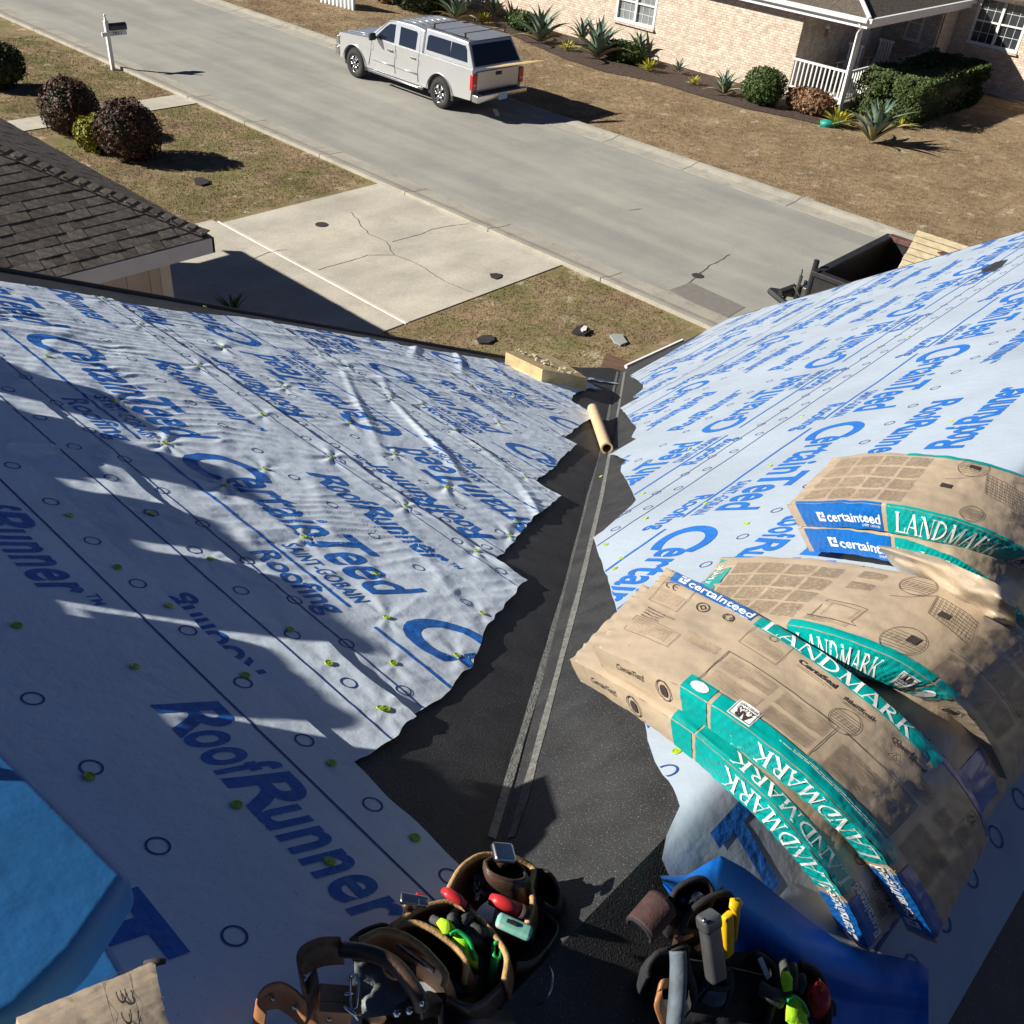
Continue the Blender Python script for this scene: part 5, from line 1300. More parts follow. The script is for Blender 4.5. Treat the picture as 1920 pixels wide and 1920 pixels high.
pallet(a, b_, c, 'pale wooden pallet with dark gaps leaning on top in the black trailer')
# ================================================================== shingle bundles
class Bent:
    """a bent slab: two long edges (quadratic curves) and a thickness"""
    def __init__(s, e1, e2, T, seed_=0):
        s.e1 = [np.array(p, float) for p in e1]; s.e2 = [np.array(p, float) for p in e2]; s.T = T; s.sd = seed_; s.bs = 1.
    def edge(s, e, t):
        # curve through the three points (control point computed)
        p0, pm, p1 = e; c = 2 * pm - .5 * (p0 + p1); t = np.asarray(t, float)[..., None]
        return (1 - t) ** 2 * p0 + 2 * t * (1 - t) * c + t * t * p1
    def base(s, a, w):
        w = np.asarray(w, float)[..., None]
        return s.edge(s.e1, a) * (1 - w) + s.edge(s.e2, a) * w
    def normal(s, a, w):
        da = s.base(np.clip(a + .01, -.1, 1.1), w) - s.base(np.asarray(a) - .01, w); dw = s.base(a, np.asarray(w) + .01) - s.base(a, np.asarray(w) - .01)
        n = np.cross(da, dw); n /= np.linalg.norm(n, axis=-1)[..., None]
        n = np.where(n[..., 2:3] < 0, -n, n); return n
    def bumps(s, a, w):
        d = fbm(a * 7 + s.sd, w * 3 + s.sd, 3) * .008 + fbm(a * 30 + s.sd, w * 9, 3) * .0032
        edge_ = np.minimum(np.minimum(a, 1 - a) / .03, np.minimum(w, 1 - w) / .05); d = d - .0025 * np.clip(1 - edge_, 0, 1) ** 2
        ends = np.clip(1 - np.minimum(a, 1 - a) / .10, 0, 1)
        d = d + s.bs * ends ** 2 * .0022 * np.sin(w * 45 + 30 * fbm(a * 4, w * 4, 2)) + .0018 * np.abs(fbm(a * 14 + w * 5, w * 6, 2)) * 4
        return d * s.bs
    def top(s, a, w, off=0.):
        a = np.asarray(a, float); w = np.asarray(w, float)
        return s.base(a, w) + s.normal(a, w) * (s.bumps(a, w) + off)[..., None]
    def side(s, a, q, which=1, off=0.):
        """long side face below edge 2 (which=1) or edge 1; q 0 at the top to 1 at the bottom"""
        a = np.asarray(a, float); q = np.asarray(q, float); w = np.full_like(a, float(which))
        n = s.normal(a, w); P = s.top(a, w)
        out = (s.base(a, np.full_like(a, 1.)) - s.base(a, np.full_like(a, 0.))); out /= np.linalg.norm(out, axis=-1)[..., None]
        out = out * (1 if which else -1)
        rip = .0006 * np.sin(a * 330 + 14 * q + 9 * fbm(a * 6, q + s.sd, 2)) * (q > .02) * (q < .98) + .0015 * np.sin(np.pi * np.clip(q, 0, 1)) + .004 * fbm(a * 40 + q * 5, q * 3, 2)
        return P - n * (q * s.T)[..., None] + out * (rip + off)[..., None]
    def body(s, name, label, group, m='kraft'):
        t = thing(name, label, 'shingle bundle', tuple(s.base(np.array(.5), np.array(.5))), 0, group)
        na, nw, nq = 240, 34, 8
        A, W_ = np.meshgrid(np.linspace(0, 1, na), np.linspace(0, 1, nw), indexing='ij')
        v = s.top(A, W_).reshape(-1, 3); f = gridfaces(na, nw).tolist()
        for wh in (0, 1):
            A, Q = np.meshgrid(np.linspace(0, 1, na), np.linspace(0, 1, nq), indexing='ij'); o = len(v)
            v = np.concatenate([v, s.side(A, Q, wh).reshape(-1, 3)]); f += gridfaces(na, nq, o).tolist()
        for e in (0., 1.):
            W2, Q = np.meshgrid(np.linspace(0, 1, nw), np.linspace(0, 1, nq), indexing='ij'); A = np.full_like(W2, e)
            P = s.top(A, W2); n = s.normal(A, W2); d = (s.base(A, W2) - s.base(A * 0 + abs(e - .05), W2)); d /= np.linalg.norm(d, axis=-1)[..., None]
            rip = .0018 * np.sin(W2 * 90 + 6 * Q) * np.sin(np.pi * Q) + .002 * np.sin(np.pi * Q)
            P = P - n * (Q * s.T)[..., None] + d * rip[..., None]
            o = len(v); v = np.concatenate([v, P.reshape(-1, 3)]); f += gridfaces(nw, nq, o).tolist()
        A, W2 = np.meshgrid(np.linspace(0, 1, 30), np.linspace(0, 1, 6), indexing='ij'); o = len(v)
        v = np.concatenate([v, (s.base(A, W2) - s.normal(A, W2) * s.T).reshape(-1, 3)]); f += gridfaces(30, 6, o).tolist()
        ob = mesh('wrapper', v, f, m, t, smooth=True)
        bm = bmesh.new(); bm.from_mesh(ob.data); bmesh.ops.remove_doubles(bm, verts=bm.verts, dist=.0004); bmesh.ops.recalc_face_normals(bm, faces=bm.faces)
        bm.to_mesh(ob.data); bm.free(); ob.data.set_sharp_from_angle(angle=R(38)); s.t = t; return t
    def decal(s, name, g, m, fn): 
        o = drape(name, g, fn, m, s.t); return o
def LEN_(b): 
    e = b.edge(b.e2, np.linspace(0, 1, 20)); return float(np.linalg.norm(np.diff(e, axis=0), axis=1).sum())
FINE = []
class Fine(tuple): pass
def microtext(x0, y0, w, h, nl, m_=None, sd=0):
    """blocks of unreadably small print: rows of broken dashes"""
    r_ = random.Random(sd); g = []; nl = max(nl, int(h / .0042))
    for k in range(nl):
        y = y0 + h - h * (k + .5) / nl; x = x0; end = x0 + w * (1 if k < nl - 1 else r_.uniform(.4, .9))
        while x < end:
            l = r_.uniform(.012, .04); FINE.append(len(g)) ; g.append(Fine(rect2d(x, y - h / nl * .17, min(x + l, end), y + h / nl * .17, .06))); x += l + .003
    return g
def house_drawing(x0, y0, s):
    """line drawing of a shingled roof with a dark square"""
    L_ = []
    def ln(a, b): L_.append(line2d([(x0 + a[0] * s, y0 + a[1] * s), (x0 + b[0] * s, y0 + b[1] * s)], .0012, .03))
    ln((0, .5), (.35, .8)); ln((.35, .8), (1.2, .62)); ln((.0, .5), (-.2, .42)); ln((1.2, .62), (1.35, .25)); ln((.35, .8), (.5, .3)); ln((.5, .3), (1.35, .1)); ln((1.35, .1), (1.3, .3))
    for k in range(7):
        t = k / 7; ln((.35 + .15 * t, .8 - .5 * t), (1.2 + .14 * t, .62 - .48 * t))
    for k in range(10):
        t = k / 10; ln((.37 + .85 * t, .79 - .18 * t), (.52 + .83 * t, .3 - .2 * t))
    return L_
def detail_drawing(x0, y0, s):
    g = [ring2d(x0, y0, s * .5, .0014, 24)]
    for k in range(7):
        yy = -.35 + .1 * k; hw = math.sqrt(max(0, .25 - yy * yy)); g.append(line2d([(x0 - hw * s, y0 + yy * s), (x0 + hw * s, y0 + (yy + .06) * s)], .001, .03))
    for k in range(6): g.append(line2d([(x0 + (-.4 + .15 * k) * s, y0 - .15 * s), (x0 + (-.35 + .15 * k) * s, y0 + .1 * s)], .001, .03))
    return g
def black_square(x0, y0, w, h): return [rect2d(x0, y0, x0 + w, y0 + h, .05)]
BW = .33     # bundle width in metres
def band(bd_, a0, a1, where, m, name='printed_band', off=.0012):
    """coloured band along the long edge: top strip and side"""
    Ld = LEN_(bd_)
    st = .02
    w0, w1 = where
    g = lattice(a0, a1, w0, w1, 240, 5)
    bd_.decal(name, g, m, lambda a, w: bd_.top(a, w, off))
def sideband(bd_, a0, a1, m, which=1, q0=0., q1=1., off=.0016):
    g = lattice(a0, a1, q0, q1, 240, 8)
    bd_.decal('printed_band', g, m, lambda a, q: bd_.side(a, q, which, off))
def toptext(bd_, g, m, a0, w0, flip=False, off=.0022, name='printed_text', along=1.):
    """2D print in metres. normal: reads far->near (a increasing), up toward edge 1 (w decreasing). flip: rotated half a turn"""
    Ld = LEN_(bd_)
    def fn(x, y):
        if flip: return bd_.top(a0 - x / Ld, w0 + y / BW, off)
        return bd_.top(a0 + x / Ld, w0 - y / BW, off)
    if isinstance(g, list):
        fi = [q for q in g if isinstance(q, Fine)]; ot = [q for q in g if not isinstance(q, Fine)]
        if fi: tag(bd_.decal('fine_print', join2d(fi), 'fine_print', fn), kind='stuff')
        return bd_.decal(name, join2d(ot), m, fn) if ot else None
    return bd_.decal(name, g, m, fn)
def sidetext(bd_, g, m, a0, q0, flip=False, which=1, off=.003):
    Ld = LEN_(bd_)
    def fn(x, y):
        if flip: return bd_.side(a0 - x / Ld, np.clip(q0 + y / bd_.T, .01, .99), which, off)
        return bd_.side(a0 + x / Ld, np.clip(q0 - y / bd_.T, .01, .99), which, off)
    return bd_.decal('printed_text', g, m, fn)
def logo(s_): # small bracket mark + word
    h = .022 * s_
    g = [rect2d(0, 0, h * .9, h * .28), rect2d(0, 0, h * .28, h), rect2d(0, h * .72, h * .55, h), rect2d(h * .62, h * .42, h * .9, h), rect2d(h * .45, h * .42, h * .9, h * .6)]
    g.append(shift(text2d("certainteed", .148 * s_, .020 * s_, 0, .02, 1., .03), h * 1.15, 0)); g.append(shift(text2d("SAINT-GOBAIN", .05 * s_, .005 * s_, 0, .01, 1., .05), .12 * s_, -.009 * s_)); return join2d(g)
def ar_badge():
    w = rect2d(0, 0, .062, .052, .02)
    k = join2d([line2d([(.003, .003), (.059, .003), (.059, .049), (.003, .049), (.003, .003)], .002, .05), shift(text2d("AR", .042, .020, 0, .05, 1., .03), .01, .026), shift(text2d("ALGAE", .044, .008, 0, .02, 1., .05), .009, .0155), shift(text2d("RESISTANT", .046, .006, 0, .01, 1., .05), .008, .0065)])
    return w, k
def ce_mark(s_):
    g = [ring2d(0, 0, .014 * s_, .0035 * s_, 20), ring2d(.030 * s_, 0, .014 * s_, .0035 * s_, 20)]
    g2 = []
    for (v, f), cx in zip(g, (0, .030 * s_)):
        f = [q for q in f if np.mean(v[list(q), 0]) < cx + .006 * s_]; g2.append((v, f))
    g2.append(rect2d(.018 * s_, -.0016 * s_, .034 * s_, .0016 * s_)); return join2d(g2)
# --- front bundle, on top of the lower stack
def P3(A_, B_, M1, M2, C_, D_, u1, zm, u2, T=.072, sd=0):
    a, b_, c, d = onR(*A_, u=u1), onR(*B_, u=u1), onB(*C_, u=u2), onB(*D_, u=u2); m1, m2 = onZ(*M1, H + zm), onZ(*M2, H + zm)
    return Bent((a, m1, c), (b_, m2, d), T, sd)
GRP = 'shingle bundles draped over the ridge at the right'
B4 = P3((1250, 1066), (1112, 1212), (1639, 1296), (1486, 1432), (1856, 1573), (1755, 1768), .28, -1.325, .13, .056, 3)
B4.body('shingle_bundle', 'front bundle with teal bands along both edges, lying on top of the lower pair', GRP)
band(B4, .03, .235, (.0, .12), 'royal'); sideband(B4, .03, .235, 'royal', 0)
band(B4, .245, .70, (.0, .14), 'teal'); sideband(B4, .245, .70, 'teal', 0)
band(B4, .70, .97, (0, .05), 'royal')
toptext(B4, logo(1.25), 'white_ink', .05, .095)
toptext(B4, shift(serif_word("LANDMARK", .42, .040), 0, 0), 'white_ink', .262, .13)
Ld4 = LEN_(B4)
g = [shift(ce_mark(.7), .05, -.055), line2d([(.03, -.03), (.12, -.03), (.12, -.13), (.03, -.13), (.03, -.03)], .0012, .03)] + microtext(.04, -.12, .07, .045, 7, sd=1)
g += [ring2d(.165, -.075, .016, .0025, 20), ring2d(.165, -.075, .008, .003, 4), ring2d(.235, -.068, .013, .0025, 20), shift(ce_mark(.5), .232, -.068), ring2d(.352, -.055, .010, .0015, 16)]
g += [line2d([(.30, -.04), (.40, -.04), (.40, -.125), (.30, -.125), (.30, -.04)], .0012, .03)] + microtext(.308, -.118, .085, .042, 6, sd=2)
g += [shift(text2d("Manufactured in the U.S.A. by", .085, .0055, 0, .01, 1., .05), .05, -.160), shift(text2d("CertainTeed", .055, .0055, 0, .01, 1., .05), .05, -.170), shift(text2d("20 Moores Road", .05, .0055, 0, .01, 1., .05), .05, -.180), shift(text2d("Malvern, PA 19355", .055, .0055, 0, .01, 1., .05), .05, -.190)]
g += microtext(.05, -.245, .11, .045, 10, sd=3) + [line2d([(.04, -.195), (.18, -.195), (.18, -.25), (.04, -.25), (.04, -.195)], .0012, .03)] + microtext(.19, -.205, .09, .035, 7, sd=4)
g += [shift(text2d("CertaSeal", .10, .013, 0, .03, 1., .03), .43, -.075)] + microtext(.432, -.09, .09, .010, 2, sd=5)
g += [shift(text2d("NailTrak", .085, .013, 0, .03, 1., .03), .56, -.085)] + microtext(.562, -.098, .075, .008, 2, sd=6) + detail_drawing(.60, -.14, .075)
g += [shift(text2d("QuadraBond", .115, .013, 0, .03, 1., .03), .70, -.085)] + microtext(.702, -.098, .09, .008, 2, sd=7)
g += [line2d([(.72, -.125), (.745, -.125), (.7325, -.103), (.72, -.125)], .002, .05)] + microtext(.715, -.142, .035, .012, 2, sd=8)
g += [line2d([(.30, -.165), (.60, -.165), (.60, -.290), (.30, -.290), (.30, -.165)], .002, .03)] + microtext(.312, -.225, .13, .05, 6, sd=9) + microtext(.312, -.282, .13, .045, 6, sd=10) + microtext(.46, -.225, .13, .05, 6, sd=11) + microtext(.46, -.282, .125, .045, 6, sd=12)
g += microtext(.63, -.285, .13, .09, 11, sd=13) + microtext(.79, -.285, .07, .12, 14, sd=14) + microtext(.80, -.15, .08, .05, 7, sd=15) + microtext(.90, -.285, .15, .10, 13, sd=16) + microtext(.92, -.15, .07, .05, 6, sd=17)
g += [line2d([(.62, -.165), (.86, -.165), (.86, -.292), (.62, -.292)], .0016, .03)]
g += [line2d([(1.0, -.03), (1.09, -.03), (1.09, -.12), (1.0, -.12), (1.0, -.03)], .0012, .03), shift(ce_mark(.7), 1.02, -.05)] + microtext(1.01, -.115, .06, .04, 5, sd=18)
g = [q for q in g if q[0][:, 0].max() < Ld4 - .01]
toptext(B4, g, 'black_ink', 0., .0)
# left long side: tan, teal with LANDMARK upside down, blue
band(B4, .235, .30, (.86, 1.), 'teal'); sideband(B4, .235, .30, 'teal'); band(B4, .31, .775, (.87, 1.), 'teal'); sideband(B4, .31, .775, 'teal')
band(B4, .80, .985, (.87, 1.), 'royal'); sideband(B4, .80, .985, 'royal')
e = disc2d(0, 0, .024, .015); toptext(B4, e, 'white_ink', .268, .93); wv, kv = ar_badge()
toptext(B4, wv, 'white_ink', .395, .985 - .155, True); toptext(B4, kv, 'black_ink', .395, .985 - .155, True, .0028)
sidetext(B4, serif_word("LANDMARK", .40, .043), 'white_ink', .760, .10, True)
sidetext(B4, logo(1.25), 'white_ink', .965, .30, True)
g = microtext(0, 0, .36, .010, 2, sd=31); toptext(B4, join2d(g), 'white_ink', .755, .90, True)
# --- bundle under the front one, turned a little to the left
B5 = P3((1205, 1095), (1068, 1236), (1545, 1335), (1400, 1462), (1770, 1620), (1632, 1786), .20, -1.400, .06, .060, 8)
B5.body('shingle_bundle', 'bundle sticking out to the left beneath the front one, brown strip and teal side showing', GRP)
band(B5, .30, .36, (.84, 1.), 'teal'); sideband(B5, .30, .355, 'teal'); band(B5, .365, .82, (.86, 1.), 'teal'); sideband(B5, .365, .82, 'teal')
band(B5, .84, .985, (.86, 1.), 'royal'); sideband(B5, .84, .985, 'royal')
toptext(B5, serif_word("LANDMARK", .42, .036), 'white_ink', .80, .872, True)
sidetext(B5, serif_word("LANDMARK", .42, .046), 'white_ink', .80, .10, True)
toptext(B5, logo(1.1), 'white_ink', .975, .85, True); sidetext(B5, logo(1.2), 'white_ink', .975, .25, True)
toptext(B5, text2d("CertaSeal", .12, .016, 0, .03, 1., .03), 'black_ink', .60, .72, True)
g = [ring2d(0, 0, .016, .0025, 20), shift(ce_mark(.5), -.005, 0), ring2d(.09, 0, .016, .0025, 20), ring2d(.09, 0, .008, .003, 4)]; toptext(B5, join2d(g), 'black_ink', .78, .70)
g = [shift(ce_mark(.9), 0, 0), line2d([(-.03, -.03), (.06, -.03), (.06, .05), (-.03, .05), (-.03, -.03)], .0012, .03)] + microtext(-.02, .02, .07, .025, 4, sd=33); toptext(B5, join2d(g), 'black_ink', .93, .66, True)
g = [ring2d(0, 0, .022, .0025, 24), disc2d(0, 0, .012, .014, 8)]
for bb in (B4, B5): sidetext(bb, join2d([(v * np.array([1, 1.]), f) for v, f in g]), 'black_ink', .19, .5); sidetext(bb, text2d("CertainTeed", .09, .014, .2, .01, 1., .03), 'black_ink', .06, .55)
# --- middle bundle
B3 = P3((1352, 1046), (1262, 1160), (1800, 1108), (1650, 1222), (1995, 1330), (1888, 1462), .16, -1.33, .14, .075, 12)
B3.body('shingle_bundle', 'middle bundle printed with roof drawings, a teal strip across its far end', GRP)
Ld3 = LEN_(B3)
band(B3, .005, .045, (.0, .9), 'teal')
v, f = text2d("LANDMARK", .15, .016, 0, .0, 1., .03); toptext(B3, (np.stack([v[:, 1], v[:, 0]], 1) * np.array([1, 1]), f), 'white_ink', .012, .62)
sideband(B3, .28, .64, 'teal'); band(B3, .28, .64, (.93, 1.), 'teal'); sideband(B3, .65, .71, 'teal'); band(B3, .65, .71, (.93, 1), 'teal')
sidetext(B3, serif_word("LANDMARK", .26, .055), 'white_ink', .30, .9)
wv, kv = ar_badge(); sidetext(B3, wv, 'white_ink', .575, .86); sidetext(B3, kv, 'black_ink', .575, .86, off=.0042)
sidetext(B3, disc2d(.02, .03, .020, .026), 'white_ink', .66, .95)
g = [ring2d(0, 0, .022, .0025, 24), disc2d(0, 0, .012, .014, 8)]; sidetext(B3, join2d(g), 'black_ink', .76, .5); sidetext(B3, text2d("CertainTeed", .09, .012, .2, .01, 1., .03), 'black_ink', .86, .6)
g = []
k = 0
for i in range(4):
    for j in range(4):
        g += microtext(.06 + i * .068, -.305 + j * .068, .06, .060, 8, sd=40 + k); k += 1
g += house_drawing(.50, -.185, .16) + detail_drawing(.50, -.045, .085) + detail_drawing(.60, -.265, .11) + black_square(.60, -.13, .028, .022) + black_square(.602, -.262, .03, .028)
g += [line2d([(.36, -.28), (.36, -.20), (.46, -.20), (.46, -.27), (.48, -.28), (.35, -.28)], .0016, .03), line2d([(.38, -.27), (.38, -.215), (.45, -.215), (.45, -.265)], .001, .03)] + microtext(.35, -.30, .11, .02, 3, sd=60) + microtext(.36, -.07, .06, .04, 5, sd=61) + microtext(.36, -.13, .06, .04, 5, sd=62)
for i in range(3):
    for j in range(3): g += microtext(.71 + i * .11, -.31 + j * .10, .10, .085, 15, sd=70 + 3 * i + j)
g += [line2d([(.815, -.31), (.815, -.02)], .0012, .04), line2d([(.925, -.31), (.925, -.02)], .0012, .04), line2d([(.70, -.215), (1.04, -.215)], .0012, .04)]
g = [q for q in g if q[0][:, 0].max() < Ld3 - .01]
toptext(B3, g, 'black_ink', .0, .0)
B3b = P3((1352, 1075), (1275, 1165), (1780, 1150), (1625, 1300), (1950, 1410), (1838, 1550), .08, -1.43, .05, .07, 14)
B3b.body('shingle_bundle', 'bundle mostly hidden beneath the middle one, a blue corner and tan tip showing', GRP)
band(B3b, .80, .96, (.70, 1.), 'royal'); sideband(B3b, .80, .96, 'royal'); sideband(B3b, .28, .78, 'teal')
# --- upper right pair
B1 = P3((1560, 858), (1475, 946), (1860, 872), (1790, 975), (2090, 1000), (2040, 1130), .24, -1.345, .13, .072, 20)
B1.body('shingle_bundle', 'uppermost bundle at the right with large white lettering on its blue and teal side', GRP)
sideband(B1, .03, .29, 'royal'); sideband(B1, .305, .80, 'teal'); sideband(B1, .815, .90, 'teal'); band(B1, .03, .29, (.975, 1.), 'royal'); band(B1, .305, .80, (.97, 1.), 'teal'); band(B1, .25, .9, (.0, .05), 'teal')
sidetext(B1, logo(1.3), 'white_ink', .085, .72)
sidetext(B1, serif_word("LANDMARK", .40, .056), 'white_ink', .33, .92)
wv, kv = ar_badge(); sidetext(B1, wv, 'white_ink', .735, .88); sidetext(B1, kv, 'black_ink', .735, .88, off=.0042); sidetext(B1, disc2d(.02, .03, .024, .022), 'white_ink', .83, .95)
g = []; k = 0
for i in range(4):
    for j in range(4): g += microtext(.05 + i * .085, -.31 + j * .073, .075, .062, 8, sd=90 + k); k += 1
g += house_drawing(.50, -.225, .20) + detail_drawing(.52, -.05, .10) + detail_drawing(.60, -.28, .075) + black_square(.505, -.055, .035, .022) + black_square(.46, -.19, .035, .022) + microtext(.70, -.25, .08, .05, 6, sd=120) + microtext(.72, -.12, .08, .07, 9, sd=121)
g += [line2d([(.66, -.06), (.74, -.03), (.80, -.06), (.78, -.12), (.70, -.12), (.66, -.06)], .0014, .03)]
toptext(B1, g, 'black_ink', .0, .0)
B2 = P3((1580, 905), (1497, 992), (1850, 935), (1770, 1035), (2010, 1080), (1935, 1185), .15, -1.42, .05, .072, 24)
B2.body('shingle_bundle', 'bundle beneath the uppermost one at the right, its wrap torn open', GRP)
sideband(B2, .02, .31, 'royal'); sideband(B2, .325, .95, 'teal')
sidetext(B2, logo(1.3), 'white_ink', .09, .72); sidetext(B2, serif_word("LANDMARK", .42, .05), 'white_ink', .42, .92)
# torn, bulging wrap
fl = thing('torn_wrap', 'loose crumpled tan wrapping hanging from the lower right bundle', 'wrapping', tuple(onR(1780, 1090, .1)))
n = 26; pts = [(1648, 1022), (1700, 1030), (1760, 1045), (1815, 1070), (1865, 1092), (1905, 1120)]; pb_ = [(1652, 1040), (1690, 1075), (1740, 1105), (1800, 1140), (1850, 1155), (1905, 1180)]
U, V = np.meshgrid(np.linspace(0, 1, n), np.linspace(0, 1, 14), indexing='ij')
ta = np.array(pts, float); tb = np.array(pb_, float); xs = np.linspace(0, 1, len(pts))
P = []
for u_, v_ in zip(U.ravel(), V.ravel()):
    p = np.array([np.interp(u_, xs, ta[:, 0]), np.interp(u_, xs, ta[:, 1])]) * (1 - v_) + np.array([np.interp(u_, xs, tb[:, 0]), np.interp(u_, xs, tb[:, 1])]) * v_
    up = .17 - .13 * v_ + .04 * math.sin(math.pi * v_) + .07 * float(fbm(u_ * 6, v_ * 4, 4)) - .06 * max(0, u_ - .85) / .15
    P.append(onR(p[0], p[1], up))
o = mesh('flap', P, gridfaces(n, 14), 'kraft', fl, smooth=True)
def flapfn(px, py, up=.0):
    return np.array([onR(a, b_, .115) for a, b_ in zip(px, py)])
tq = text2d("QuadraBond", 90, 11, 0, .03, 1., 20); a_ = R(12)
drape('printed_text', (np.stack([1790 + tq[0][:, 0] * math.cos(a_) , 1108 + tq[0][:, 0] * math.sin(a_) - tq[0][:, 1]], 1), tq[1]), lambda x, y: flapfn(x, y), 'black_ink', fl)
# ================================================================== blue folded underlayment beside the tool bags
bf = thing('folded_membrane', 'glossy blue underside of a folded underlayment strip between the tool bag and the bundles', 'membrane', tuple(onB(1500, 1750)))
top_px = [(1238, 1642), (1290, 1640), (1335, 1612), (1352, 1604), (1400, 1630), (1500, 1712), (1580, 1770), (1625, 1784), (1660, 1790), (1700, 1798), (1728, 1806), (1741, 1818)]
bot_px = [(1244, 1660), (1270, 1700), (1300, 1760), (1330, 1800), (1370, 1840), (1430, 1880), (1500, 1915), (1560, 1935), (1620, 1945), (1680, 1950), (1715, 1950), (1741, 1950)]
nu, nv = 60, 24; tt = np.linspace(0, 1, len(top_px)); ta = np.array(top_px, float); tb = np.array(bot_px, float); P = []
for u_ in np.linspace(0, 1, nu):
    for v_ in np.linspace(0, 1, nv):
        a = np.array([np.interp(u_, tt, ta[:, 0]), np.interp(u_, tt, ta[:, 1])]); b_ = np.array([np.interp(u_, tt, tb[:, 0]), np.interp(u_, tt, tb[:, 1])]); p = a + (b_ - a) * v_
        up = .045 + .10 * max(0, u_ - .72) + .055 * math.sin(math.pi * min(1, v_ * 1.6)) * (1 - .4 * u_) + .012 * float(fbm(u_ * 5, v_ * 3, 3))
        P.append(onB(p[0], p[1], up))
mesh('membrane', P, gridfaces(nu, nv), 'blue_back', bf, smooth=True)
# ================================================================== blue foam pads and a bundle at the lower left corner
def pad(name, label, px, up0, up1, T_, m, fn=onL, r_=.012, cat='foam pad'):
    """px: outline of the upper face with heights"""
    t = thing(name, label, cat, tuple(fn(px[0][0], px[0][1], up0)))
    top = [fn(p[0], p[1], up0 + (up1 - up0) * k) for p, k in px_k(px)]
    b = MB(); n = len(top); nn = np.array([0, 0, 1.])
    b.add([tuple(p) for p in top] + [tuple(p - nn * T_) for p in top], [tuple(range(n)), tuple(range(n, 2 * n))[::-1]] + [(i, (i + 1) % n, n + (i + 1) % n, n + i) for i in range(n)])
    b.build('pad', m, t, bevel=r_, seg=4); return t
def px_k(px): return [((p[0], p[1]), p[2] if len(p) > 2 else 0.) for p in px]
pad('foam_pad', 'thick bright blue foam pad at the lower left corner', [(-260, 1130, 0), (0, 1392, 0), (120, 1510, 0), (249, 1640, 0), (150, 1785, 0), (45, 1893, 0), (0, 1915, 0), (-260, 2000, 0)], .25, .25, .07, 'blue_foam', r_=.02)
pad('foam_pad', 'second blue foam pad partly beneath the thick one', [(-100, 1500, 0), (150, 1660, 0), (190, 1745, 0), (240, 1830, 0), (60, 1950, 0), (-200, 2000, 0)], .10, .10, .05, 'blue_foam')
B6 = Bent((onL(290, 1800, .30), onL(330, 1960, .33), onL(400, 2100, .28)), (onL(30, 1905, .30), onL(80, 2030, .33), onL(130, 2200, .28)), .07, 30)
B6.bs = .3; B6.body('shingle_bundle', 'crumpled tan end of a bundle at the lower left corner with an inverted mark', None)
g = [shift(ce_mark(.8), 0, 0), line2d([(-.035, -.03), (.05, -.03), (.05, .035), (-.035, .035), (-.035, -.03)], .0012, .03)]; toptext(B6, join2d(g), 'black_ink', .26, .30, True)
b = MB(); cc = onL(292, 1806, .298); b.tube([cc + (-.009, .009, 0), cc + (.0, 0, .002), cc + (.009, -.006, 0)], [.003, .005, .003], 7); b.build('burnt_corner', 'stain_dark', B6.t, True)
# off to the left: unseen bundle stacks added to cast shadows on the sheet
def shade_stack(y0, y1, zt, lab, n=2, reach=.42, skew=0.):
    for k in range(n):
        T_ = .062; z0 = zL(XL0) + .02 + T_ * (k + 1) + (zt - T_ * n - .02) * (k + 1) / n
        zc = z0; dy = .02 * k
        def e(y, s_): return ((XL0 - .62, y + s_, zc - .22), (XL0 - .06, y, zc), (XL0 - .06 + reach, y - s_, zc - .07))
        bb = Bent(e(y1 - dy, skew), e(y0 + dy, skew), T_, 40 + k + int(y0 * 10))
        bb.body('shingle_bundle', lab + (', top one' if k == n - 1 else ', bottom one' if k == 0 else ', second from the bottom' if k == 1 else ', third from the bottom'), 'unseen bundles added on the left ridge for shade')
shade_stack(1.86, 2.20, .225, 'added bundle on the left ridge next to the blue foam', 2, .22)
shade_stack(2.34, 2.78, .305, 'added bundle on the left ridge, second stack from the blue foam', 3, .22, .06)
shade_stack(2.80, 3.12, .30, 'added bundle on the left ridge, third stack from the blue foam', 3, .22, .05)
shade_stack(3.36, 3.77, .385, 'added bundle on the left ridge, second stack from the rake', 5, .22, .08)
shade_stack(3.84, 4.30, .365, 'added bundle on the left ridge, stack nearest the rake', 5, .22, .05)
shade_stack(3.13, 3.35, .275, 'narrow added bundle on the left ridge between two taller stacks', 3, .10)
shade_stack(1.49, 1.80, .36, 'added bundle on the left ridge behind the blue foam', 3, .10)
shade_stack(1.14, 1.47, .29, 'added bundle on the left ridge beside the blue foam', 3, .02)  # added for shade in place of the kneeling photographer's body
# ================================================================== board with foam top, cardboard tube at the valley bottom
t = thing('roof_block', 'thick pale foam topped wooden block lying at the eave beside the valley', 'block', tuple(onL(1020, 690)))
b = MB(); tp = [onL(948, 660, .11), onL(1018, 693, .11), onL(1102, 709, .12), onL(1068, 686, .12), onL(1033, 666, .12), onL(975, 656, .11)]
lo = [p - np.array([0, 0, .13]) for p in tp]
b.add([tuple(p) for p in tp] + [tuple(p) for p in lo], [(0, 1, 2, 3, 4, 5), (6, 11, 10, 9, 8, 7)] + [(i, 6 + i, 6 + (i + 1) % 6, (i + 1) % 6) for i in range(6)])
b.build('block', 'wood_pale', t, bevel=.006)
b = MB()
for k in range(40):
    s_, r_ = random.random(), random.random(); p = (tp[5] * (1 - s_) + tp[2] * s_) * (1 - r_ * .5) + (tp[0] * (1 - s_) + tp[1] * s_) * r_ * .5; q_ = .006 + .016 * random.random()
    b.box(p + (0, 0, .004), (q_ * 1.5, q_, .018), Matrix.Rotation(random.random() * 3, 3, 'Z'))
